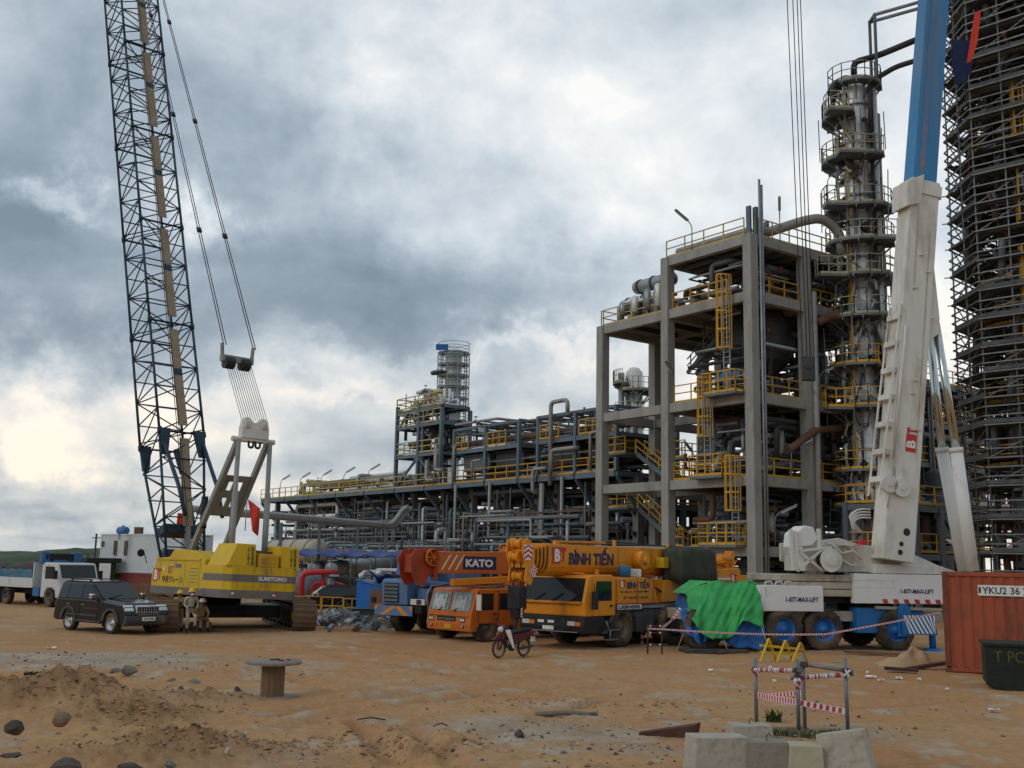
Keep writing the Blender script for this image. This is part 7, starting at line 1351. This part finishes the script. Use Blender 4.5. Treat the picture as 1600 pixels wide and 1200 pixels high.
c = std(); c.update(pelvis=(0, 0, .48), belly=(.02, 0, .63), chest=(.07, 0, .84), neck=(.12, 0, 1.01), head=(.16, 0, 1.12), crown=(.16, 0, 1.21), l_shoulder=(.08, .18, .93), r_shoulder=(.08, -.18, .93), l_elbow=(.18, .26, .70), r_elbow=(.18, -.26, .70), l_wrist=(.36, .12, .56), r_wrist=(.36, -.12, .56), l_hip=(.05, .1, .46), r_hip=(.05, -.1, .46), l_knee=(.44, .14, .48), r_knee=(.44, -.14, .47), l_ankle=(.44, .15, .08), r_ankle=(.50, -.15, .08), l_toe=(.58, .17, .045), r_toe=(.64, -.16, .045))
p1, p2, p3 = gnd(278, 987), gnd(296, 989), gnd(312, 988)
person('standing worker in ochre overalls and yellow helmet with folded arms', a, RAD, p1, R(-70), 'khaki', 'helmet_yellow').scale = (.93, .93, .93)
person('worker in pale overalls wearing a face mask and yellow helmet, one knee raised', b, RAD, p2, R(-60), 'khaki_pale', 'helmet_yellow', True)
person('worker in a white helmet sitting beside the crane track', c, RAD, p3+Vector((-.1, .35, 0)), R(-55), 'khaki', 'helmet_white')
o = tag(M().box(-.22, .28, -.35, .35, 0, .37).obj('timber_block', 'track_mud', None, .03), 'muddy timber block the white helmeted worker sits on', 'block'); o.location = p3+Vector((-.12, .45, 0)); o.rotation_euler = (0, 0, R(-55))
o = tag(M().hexa([(-.45, -.3, 0), (.45, -.3, 0), (.4, .3, 0), (-.4, .3, 0), (-.35, -.2, .85), (.3, -.22, .95), (.28, .2, .9), (-.3, .2, .8)]).obj('covered_bundle', 'khaki_pale', None, .08), 'pale cloth covered bundle leaning on the crane track by the black car', 'bundle'); o.location = gnd(262, 986)+Vector((0, .3, 0))
o = tag(M().hexa([(-.35, 0, 0), (.35, 0, 0), (.35, .04, 0), (-.35, .04, 0), (-.3, 0, .9), (.36, 0, .85), (.36, .04, .85), (-.3, .04, .9)]).obj('red_sheet', 'red_cloth'), 'red sheet tied at the foot of the dark blue boom', 'cloth'); o.location = at(286, 833, 49.5)
fl = thing('red_flag', 'red flag hanging from the back of the crane gantry', 'flag', at(398, 826, 44.0)); m = M(); vs = []
for j in range(9):
    for i in range(7): u, v = i/6, j/8; vs.append((-.35+.55*u*(1-.6*v)+.25*v, .12*math.sin(u*5+v*3), 1.05-1.1*v+.12*(1-u)*(1-v)-.25*u))
m.add(vs, [(j*7+i, j*7+i+1, (j+1)*7+i+1, (j+1)*7+i) for j in range(8) for i in range(6)], True); o = m.obj('cloth', 'red_cloth', fl); o.modifiers.new('thick', 'SOLIDIFY').thickness = .012; M().tube((-.38, 0, -.1), (-.38, 0, 1.2), .02, 6).obj('staff', 'galv', fl)
# ================================================================ yard clutter between the cranes
def yellow_rail(x0, x1, yb, label, h=.95, sl=0):
    a, b = gnd(x0, yb), gnd(x1, yb+sl); g = thing('site_railing', label, 'railing', a, math.atan2(b.y-a.y, b.x-a.x), 'yellow site railings by the scrap pile'); L_ = (b-a).length
    for z in (.12, h*.55, h): M().bar((0, 0, z), (L_, 0, z), .055).obj('rail', 'safety_yellow', g)
    n = max(2, round(L_/.55))
    for i in range(n+1): M().bar((L_*i/n, 0, 0), (L_*i/n, 0, h), .05).obj('post', 'safety_yellow', g)
yellow_rail(462, 500, 962, 'yellow site railing nearest the crawler crane track'); yellow_rail(502, 535, 963, 'second yellow railing in front of the dark car'); yellow_rail(536, 562, 966, 'yellow railing at the corner by the scrap pile'); yellow_rail(562, 598, 952, 'yellow railing set back before the blue shed'); yellow_rail(478, 552, 955, 'long yellow railing close to the dark car bonnet', .85)
sc2 = thing('scrap_pile', 'pile of grey steel offcuts between the crane track and the blue crane', 'scrap', gnd(548, 988))
for i in range(120):
    t = rnd(0, 1); q = gnd(497+112*t+rnd(-6, 6), 988-rnd(0, 26)*(1-.3*t)) ; d = q-sc2.location; zz = .05+.42*math.exp(-((t-.45)/.35)**2)*rnd(0, 1); l = rnd(.2, .7); a = rnd(0, 6.3); k = i % 5
    if k == 0: m = M().box(-l/2, l/2, -.16, .16, 0, .02)
    elif k == 1: m = M().prism([(0, 0), (.16, 0), (.16, .02), (.02, .02), (.02, .16), (0, .16)], 'x', -l/2, l/2)
    elif k == 2: m = M().tube((-l/2, 0, .06), (l/2, 0, .06), .07, 10)
    elif k == 3: m = M().box(-l*.25, l*.25, -.12, .12, 0, .16)
    else: m = M().bar((-l/2, 0, .03), (l/2, 0, .03), .12, .06)
    o = m.obj('scrap_piece', random.choice(['debris_grey', 'galv', 'galv', 'steel_blue', 'concrete']), sc2); o.location = (d.x, d.y, zz); o.rotation_euler = (rnd(-.5, .5), rnd(-.6, .6), a)
o = tag(M().prism([(0, 0), (.2, .22), (1.25, .22), (1.4, 0)], 'y', 0, .8).box(-.05, 1.45, -.05, .85, .221, .26).obj('dark_plate', 'green_plate', None, .02), 'dark green plate cover lying on the grey scrap pile', 'plate'); o.location = gnd(548, 972)+Vector((-.1, 0, .35))
o = tag(M().lathe([(0, -.3), (.22, -.28), (.28, -.2), (.28, .2), (.22, .28), (0, .3)], 14, (0, 0, .28), 'x').obj('gas_bottle', 'red_pipe'), 'small red cylinder lying beside the chevron board of the blue crane', 'cylinder'); o.location = gnd(596, 962)+Vector((0, .3, .35))
p = at(470, 940, 60); p.z = 0; rp = thing('red_pipework', 'bright red pipe loop standing behind the crawler crane', 'pipe', p)
M().path([(0, 0, -.2), (0, 0, 2.0), (.6, 0, 2.12), (1.9, .2, 2.12)], .16, 12, .4).obj('pipe', 'red_pipe', rp); M().path([(.55, .4, 0), (.55, .4, 1.5), (1.9, .5, 1.5), (2.4, .5, 1.3)], .12, 10, .3).obj('pipe', 'red_pipe', rp); M().bar((1.1, .3, 0), (1.1, .3, 2.1), .16).obj('support', 'red_pipe', rp); M().lathe([(.3, 0), (.3, .1)], 14, (1.7, .2, 1.9)).lathe([(.2, -.1), (.2, .8)], 12, (1.5, .3, 1.0)).obj('valve', 'galv', rp)
p = at(556, 946, 54); p.z = 0; bs = thing('pump_shed', 'bright blue sheet metal shed beside the blue crane', 'shed', p, R(-18))
M().prism([(0, .0), (0, 1.85), (1.55, 1.5), (1.55, 0)], 'y', 0, 1.3).obj('wall', 'shed_blue', bs, .02); M().hexa([(-.05, -.05, 1.86), (1.62, -.05, 1.50), (1.62, 1.35, 1.50), (-.05, 1.35, 1.86), (-.05, -.05, 1.90), (1.62, -.05, 1.54), (1.62, 1.35, 1.54), (-.05, 1.35, 1.90)]).obj('roof', 'pale_blue', bs); M().box(.75, 1.5, -.025, -.002, .1, 1.42).obj('door', 'brown_board', bs)
for i, (x, h) in enumerate(((.0, 2.25), (.7, 2.35))): M().path([(x, .6, 1.7), (x, .6, h), (x+1.4, .8, h), (x+1.4, .8, 1.2)], .09, 10, .2).obj('pipe', 'white_paint', bs)
M().ball((.05, .4, 2.05), .16).ball((1.0, .3, 2.2), .15).obj('valve', 'cladding', bs)
m = M(); vs = []
for j in range(7):
    for i in range(13): u, v = i/12, j/6; vs.append((.3+1.5*u, .2+.6*v, 2.25-.5*v*abs(math.sin(u*3))+.12*math.sin(u*9+v*2)-.2*(1-v)*u))
m.add(vs, [(j*13+i, j*13+i+1, (j+1)*13+i+1, (j+1)*13+i) for j in range(6) for i in range(12)], True); o = tag(m.obj('tarpaulin', 'tarp_navy'), 'crumpled dark blue tarpaulin thrown over the white pipes of the blue shed', 'tarpaulin'); o.location = bs.location; o.rotation_euler = bs.rotation_euler; o.modifiers.new('thick', 'SOLIDIFY').thickness = .015
# sheltered drums below a blue tarpaulin
dA, dB = at(470, 868, 76), at(655, 866, 72); ax_ = (dB-dA); ax_.z = 0; Ls = ax_.length; ad = math.atan2(ax_.y, ax_.x); z0 = .5*(dA.z+dB.z)
sl_ = thing('tarp_shelter', 'long blue tarpaulin roof on thin poles over two horizontal drums', 'shelter', (dA.x, dA.y, 0), ad); m = M(); vs = []; nu = 48
for j in range(9):
    for i in range(nu+1): u, v = i/nu, j/8; vs.append((Ls*u, -.9+3.2*v, z0+.35*math.sin(v*PI)*.6+.25*v-.16*abs(math.sin(u*PI*5))*(1-.4*v)+.06*math.sin(u*31+v*4)))
m.add(vs, [(j*(nu+1)+i, j*(nu+1)+i+1, (j+1)*(nu+1)+i+1, (j+1)*(nu+1)+i) for j in range(8) for i in range(nu)], True); o = m.obj('tarpaulin', 'tarp_navy', sl_); o.modifiers.new('thick', 'SOLIDIFY').thickness = .02
for i in range(7):
    for y in (-.85, 2.2): M().tube((Ls*i/6, y, 0), (Ls*i/6, y, z0-.02), .035, 6).obj('pole', 'scaffold', sl_)
def wdrum(label, a, b, r, c, group=None):
    a, b = Vector(a), Vector(b); ax = (b-a); L_ = ax.length; o = thing('storage_drum', label, 'vessel', a, 0, group); o.rotation_euler = ax.to_track_quat('Z', 'Y').to_euler()
    M().lathe([(0, -r*.35), (r*.6, -r*.28), (r*.9, -r*.12), (r, 0), (r, L_), (r*.9, L_+r*.12), (0, L_+r*.3)], 24).obj('shell', c, o)
    for q in (.1, .4, .7, .97): M().lathe([(r+.003, L_*q-.05), (r+.05, L_*q-.05), (r+.05, L_*q+.05), (r+.003, L_*q+.05)], 24, sm=False).obj('hoop', 'steel', o)
    return o
wdrum('left hand of two pale horizontal drums under the blue tarpaulin roof', at(492, 888, 76), at(612, 880, 90), .5, 'galv', 'drums under the blue tarpaulin'); wdrum('right hand of two pale horizontal drums under the blue tarpaulin roof', at(518, 888, 74.5), at(640, 880, 88), .5, 'galv', 'drums under the blue tarpaulin')
wdrum('large beige horizontal vessel behind the yellow crane counterweight', at(498, 860, 83), at(428, 860, 90), .85, 'slab_cream'); wdrum('grey horizontal vessel on the ground behind the yellow crane', at(470, 915, 70), at(560, 912, 84), .7, 'steel')
# scaffolding along the front of the rack and the big double pipe
sf = pthing('rack_scaffold', 'grey tube scaffolding standing along the front of the long rack', 'scaffolding', 1.6, 36)
for i in range(31):
    s = -20+i*1.75
    for t in (-.6, .7): M().tube((t, s, 0), (t, s, rnd(5.0, 8.6)), .032, 6).obj('standard', 'scaffold', sf)
    if i % 3 == 0: M().bar((-.62, s, .3), (-.62, s+1.75, 2.2), .045).obj('brace', 'scaffold', sf)
    if i % 4 == 1: M().bar((-.62, s+1.7, 2.2), (-.62, s, 4.2), .045).obj('brace', 'scaffold', sf)
for k in range(8):
    for z in (1.2, 2.2, 3.2, 4.2, 5.2, 6.2): M().tube((-.62, -20+k*6.6, z), (-.62, -20+k*6.6+6.5+rnd(-.3, .4), z), .03, 6).obj('ledger', 'scaffold', sf)
    for z in (2.25, 4.25): M().box(-.55, .65, -20+k*6.6+rnd(0, 2), -20+k*6.6+rnd(4, 6.4), z, z+.06).obj('plank', 'steel_blue' if k % 2 else 'concrete', sf)
bp_ = thing('double_pipe', 'pair of long pale pipes crossing before the far rack', 'pipe', at(415, 804, 72)); o_ = bp_.location.copy(); zc = o_.z
def onz(x, y, z): d = ray(x, y); return CAM+d*((z-EYE)/d.z)
for k in (0, .55):
    P = [at(300, 795, 64), at(412, 803, 70), at(612, 821, 86), at(629, 797, 87), at(637, 792, 87.5)]; P = [Vector(p)-o_+Vector((k*.4, k, -k*.2)) for p in P]; M().path(P, .2, 12, 1.0).obj('pipe', 'pipe_grey', bp_)
for x in (440, 500, 560, 605): q = at(x, 812, 70+(x-412)*.08); M().bar((q.x-o_.x, q.y-o_.y, -o_.z), (q.x-o_.x, q.y-o_.y, q.z-o_.z-.2), .2).obj('support', 'steel', bp_)
piping('low pipes and supports behind the blue tarpaulin shelter', 90, (-3.5, 2.2, 22, 60, .3, 4.6), (.05, .18))
piping('pipes and risers in front of the near end of the rack', 60, (-1.5, 2.6, 14, 30, .3, 6.5), (.05, .15))
# hoist ropes of a crane standing out of the picture
hr = thing('hoist_ropes', 'four steel hoist ropes hanging in front of the concrete frame', 'rope', at(1262, 560, 56))
for x0, x1 in ((1231, 1254), (1240, 1261), (1247, 1266), (1252, 1272)): M().tube(at(x0-4, -70, 56)-hr.location, at(x1, 560, 56)-hr.location, .026, 6).obj('rope', 'rope', hr)
M().box(-.35, .35, -.15, .15, -1.2, .1).lathe([(.3, -.2), (.3, .2)], 14, (0, 0, -.3), 'y').obj('hook_block', 'steel_dark', hr, .04)
# ================================================================ rocks, rubbish, weeds, gravel
def rock(x, y, sx, sy, sz, label, c='stone_dark', seed=1, rz=0):
    m = M(); m.ball((0, 0, 0), 1, 1, 1, 12, 8); rn = np.random.default_rng(seed); ax = [Vector(rn.normal(size=3)).normalized() for _ in range(13)]; of = [rn.uniform(.40, .85) for _ in ax]; vs = []
    for v in m.v:
        v = Vector(v)
        for a_, f in zip(ax, of):
            d = v.dot(a_)
            if d > f: v -= a_*(d-f)
        vs.append((v.x*sx, v.y*sy, v.z*sz))
    m.v = vs; m.s = [False]*len(m.s); q = gnd(x, y); o = m.obj('rock', c, None, .012); o.location = (q.x, q.y, q.z-sz*.05); o.rotation_euler = (0, 0, rz); return tag(o, label, 'rock', 'loose rocks in the foreground')
for i, (x, y, sx, sy, sz, w, c) in enumerate([(108, 1200, .30, .2, .19, 'big dark boulder at the bottom left with a flat left side', 'stone_dark'), (20, 1184, .25, .17, .16, 'dark boulder at the lower left corner', 'stone_dark'), (205, 1204, .27, .17, .10, 'low dark boulder at the bottom edge right of the big one', 'stone_dark'),
        (24, 1136, .17, .13, .13, 'grey rock half buried in the left mound', 'stone_dark'), (95, 1125, .24, .18, .13, 'brown clod on the slope of the left mound', 'track_mud'), (201, 1047, .24, .18, .17, 'brown grey rock behind the left mound', 'stone_grey'), (180, 1048, .24, .14, .10, 'flat brown rock beside the brown grey rock', 'stone_grey'), (302, 1067, .25, .16, .11, 'flat purple grey rock on the gravel bank', 'stone_grey'), (268, 1064, .16, .12, .08, 'small reddish rock on the gravel bank', 'track_mud'),
        (371, 1080, .13, .1, .11, 'small dark rock beside the cable reel', 'stone_dark'), (355, 1087, .22, .11, .06, 'flat green grey slab near the cable reel', 'stone_grey'), (282, 1075, .12, .08, .06, 'dark pebble below the purple grey rock', 'stone_dark'), (811, 1150, .15, .12, .13, 'pyramid shaped dark stone alone on the grey gravel', 'stone_dark'), (848, 1153, .05, .05, .05, 'small pebble right of the pyramid shaped stone', 'stone_dark'),
        (1152, 1137, .26, .18, .14, 'rounded grey brown rock behind the square concrete block', 'stone_grey'), (998, 1166, .12, .1, .09, 'pale round stone by the rusty steel plate', 'block_concrete'), (357, 1175, .08, .06, .09, 'pale pebble standing on the lower mound', 'block_concrete'), (267, 1194, .10, .07, .06, 'small grey stone at the bottom edge', 'stone_grey')]): rock(x, y, sx, sy, sz, w, c, i+3, i*1.3)
for i, (x, y, s, w) in enumerate([(80, 1015, .28, 'crumpled white paper on the grey gravel at the left'), (1361, 1060, .26, 'large crumpled white paper before the sand heap'), (1377, 1065, .17, 'small white paper beside the large crumpled one'), (1404, 1062, .2, 'white paper by the brown plank'), (1110, 1050, .14, 'lone scrap of white paper on the brown ground'), (1203, 1045, .14, 'white scrap below the yellow barrier'), (1437, 1064, .14, 'paper scrap at the foot of the orange container'), (1210, 1067, .1, 'tiny white scrap left of the tube barrier'), (1355, 1053, .1, 'thin white scrap above the large crumpled paper'), (1553, 1113, .22, 'pinkish torn tape scrap below the green bin'), (1480, 1080, .12, 'dirty paper scrap below the orange container')]):
    m = M(); n = 5; vs = [(s*(a/n-.5)+rnd(-.02, .02), s*.7*(b_/n-.5)+rnd(-.02, .02), rnd(0, .07)) for b_ in range(n+1) for a in range(n+1)]; m.add(vs, [(b_*6+a, b_*6+a+1, b_*6+a+7, b_*6+a+6) for b_ in range(n) for a in range(n)]); q = gnd(x, y); o = m.obj('paper_scrap', 'paper' if i != 9 else 'tape_white'); o.modifiers.new('thick', 'SOLIDIFY').thickness = .004; o.location = (q.x, q.y, q.z+.02); o.rotation_euler = (0, 0, rnd(0, 6)); tag(o, w, 'paper', 'scraps of paper on the ground')
o = tag(M().box(-.12, .12, -.06, .06, 0, .03).obj('plastic_scrap', 'tarp_green'), 'green plastic scrap on the ground right of the yellow barrier', 'scrap'); o.location = gnd(1306, 1036)
def weeds(label, cx_, cy_, n, rx, ry, hh, c='leaf_green', cat='weeds'):
    m = M(); q = gnd(cx_, cy_); A_ = RNG.uniform(0, 6.3, n); r_ = np.sqrt(RNG.random(n)); XX, YY = rx*r_*np.cos(A_), ry*r_*np.sin(A_); ZZ = height(q.x+XX, q.y+YY)-q.z
    for i in range(n):
        x, y, z = float(XX[i]), float(YY[i]), float(ZZ[i]); h = hh*rnd(.4, 1.1); t = rnd(0, 6.3); w = .012+.02*random.random(); bx_, by_ = math.cos(t), math.sin(t); l = rnd(.3, .9)*h
        m.add([(x-by_*w, y+bx_*w, z-.02), (x+by_*w, y-bx_*w, z-.02), (x+bx_*l*.5+by_*w*.7, y+by_*l*.5-bx_*w*.7, z+h*.7), (x+bx_*l*.5-by_*w*.7, y+by_*l*.5+bx_*w*.7, z+h*.7), (x+bx_*l, y+by_*l, z+h)], [(0, 1, 2, 3), (3, 2, 4)])
    o = m.obj('weeds', c); o.location = q; o['kind'] = 'stuff'; o['label'] = label; return o
weeds('dark green weeds on the grey gravel behind the left mound', 78, 1056, 420, .62, .3, .10); weeds('sparse weeds behind the left mound', 105, 1048, 200, .35, .2, .10); mat('dry_grass', (.20, .19, .10), .9, 0, .3, 3)
weeds('dry grass at the foot of the tube barrier', 1275, 1150, 900, .75, .22, .10, 'dry_grass'); weeds('tuft of green grass blades behind the stained concrete block', 1208, 1128, 34, .16, .1, .26); weeds('dry tuft between the concrete blocks', 1195, 1165, 160, .25, .15, .12, 'dry_grass')
def gravel():
    m = M(); base = [(0, 0, 1), (1, 0, 0), (0, 1, 0), (-1, 0, 0), (0, -1, 0), (0, 0, -.6)]; fs = [(0, 1, 2), (0, 2, 3), (0, 3, 4), (0, 4, 1), (5, 2, 1), (5, 3, 2), (5, 4, 3), (5, 1, 4)]; sets = {}
    spots = [(60, 1098, 2.8, 1.3, 700), (150, 1078, 1.6, 1.0, 260), (300, 1165, 1.7, .9, 520), (180, 1185, 1.8, .8, 300), (300, 1050, 4.0, 1.2, 520), (130, 1032, 4.5, 2.0, 600), (840, 1140, 2.2, 1.6, 420), (960, 1165, 1.6, .9, 260), (1290, 1150, 1.6, .9, 260), (700, 1110, 6, 4, 420), (1100, 1090, 6, 4, 260), (300, 1093, 1.3, .5, 160), (1500, 1120, 3, 3, 120), (420, 1192, 1.2, .7, 150), (930, 1195, 1.2, .8, 160)]
    for x, y, rx, ry, n in spots:
        q = gd(x, y); n = int(n*.24)
        X = q.x+RNG.normal(size=n)*rx*.6; Y = q.y+RNG.normal(size=n)*ry*.6; Z = height(X, Y)
        for a, b_, c_ in zip(X, Y, Z):
            if b_ < 8: continue
            s = .012+.035*random.random()**3+.008; t = rnd(0, 6.3); ct, st_ = math.cos(t), math.sin(t); k = random.choice(('stone_dark', 'stone_grey', 'stone_grey', 'block_concrete', 'track_mud', 'sand_heap'))
            mm = sets.setdefault(k, M()); mm.add([(a+s*(x_*ct-y_*st_)*rnd(.7, 1.4), b_+s*(x_*st_+y_*ct)*rnd(.7, 1.4), c_+s*.2+s*z_*rnd(.5, .9)) for x_, y_, z_ in base], fs)
    for x, y, rx, ry, n in [(20, 1112, 2.6, 1.1, 1500), (150, 1100, 1.0, .8, 500), (215, 1135, 1.0, .8, 350), (310, 1178, 1.5, .8, 800), (290, 1090, 1.5, .6, 300), (570, 1160, 1.2, .8, 260), (680, 1165, .9, .8, 160), (880, 1100, 2.5, .8, 200)]:
        q = gd(x, y); X = q.x+RNG.normal(size=n)*rx*.6; Y = q.y+RNG.normal(size=n)*ry*.6; Z = height(X, Y); mm = sets.setdefault('clod', M())
        for a, b_, c_ in zip(X, Y, Z):
            if b_ < 8: continue
            s = .014+.05*random.random()**4; t = rnd(0, 6.3); ct, st_ = math.cos(t), math.sin(t); mm.add([(a+s*(x_*ct-y_*st_)*rnd(.7, 1.4), b_+s*(x_*st_+y_*ct)*rnd(.7, 1.4), c_+s*.15+s*z_*rnd(.5, .9)) for x_, y_, z_ in base], fs)
    for k, mm in sets.items(): o = mm.obj('gravel', k); o['kind'] = 'stuff'; o['label'] = 'loose gravel and clods scattered over the foreground earth'
gravel()
# twigs and rutted clods on the bare ground
for i, (x, y, l, a, w) in enumerate([(580, 1126, .5, 5, 'dark stick lying across the wheel rut'), (545, 1148, .35, 70, 'short twig in the left wheel rut'), (690, 1135, .22, -15, 'tiny stick right of the wheel ruts'), (300, 1107, .42, 4, 'thin stick below the gravel bank'), (885, 1118, 1.2, 3, 'half buried brown timber on the grey gravel')]):
    q = gnd(x, y); o = tag(M().path([(-l/2, 0, .02), (0, .03, .05), (l/2, -.02, .02)], .012 if i < 4 else .05, 6).obj('stick', 'rust_dark' if i < 4 else 'stone_grey'), w, 'stick'); o.location = q; o.rotation_euler = (0, 0, R(a))
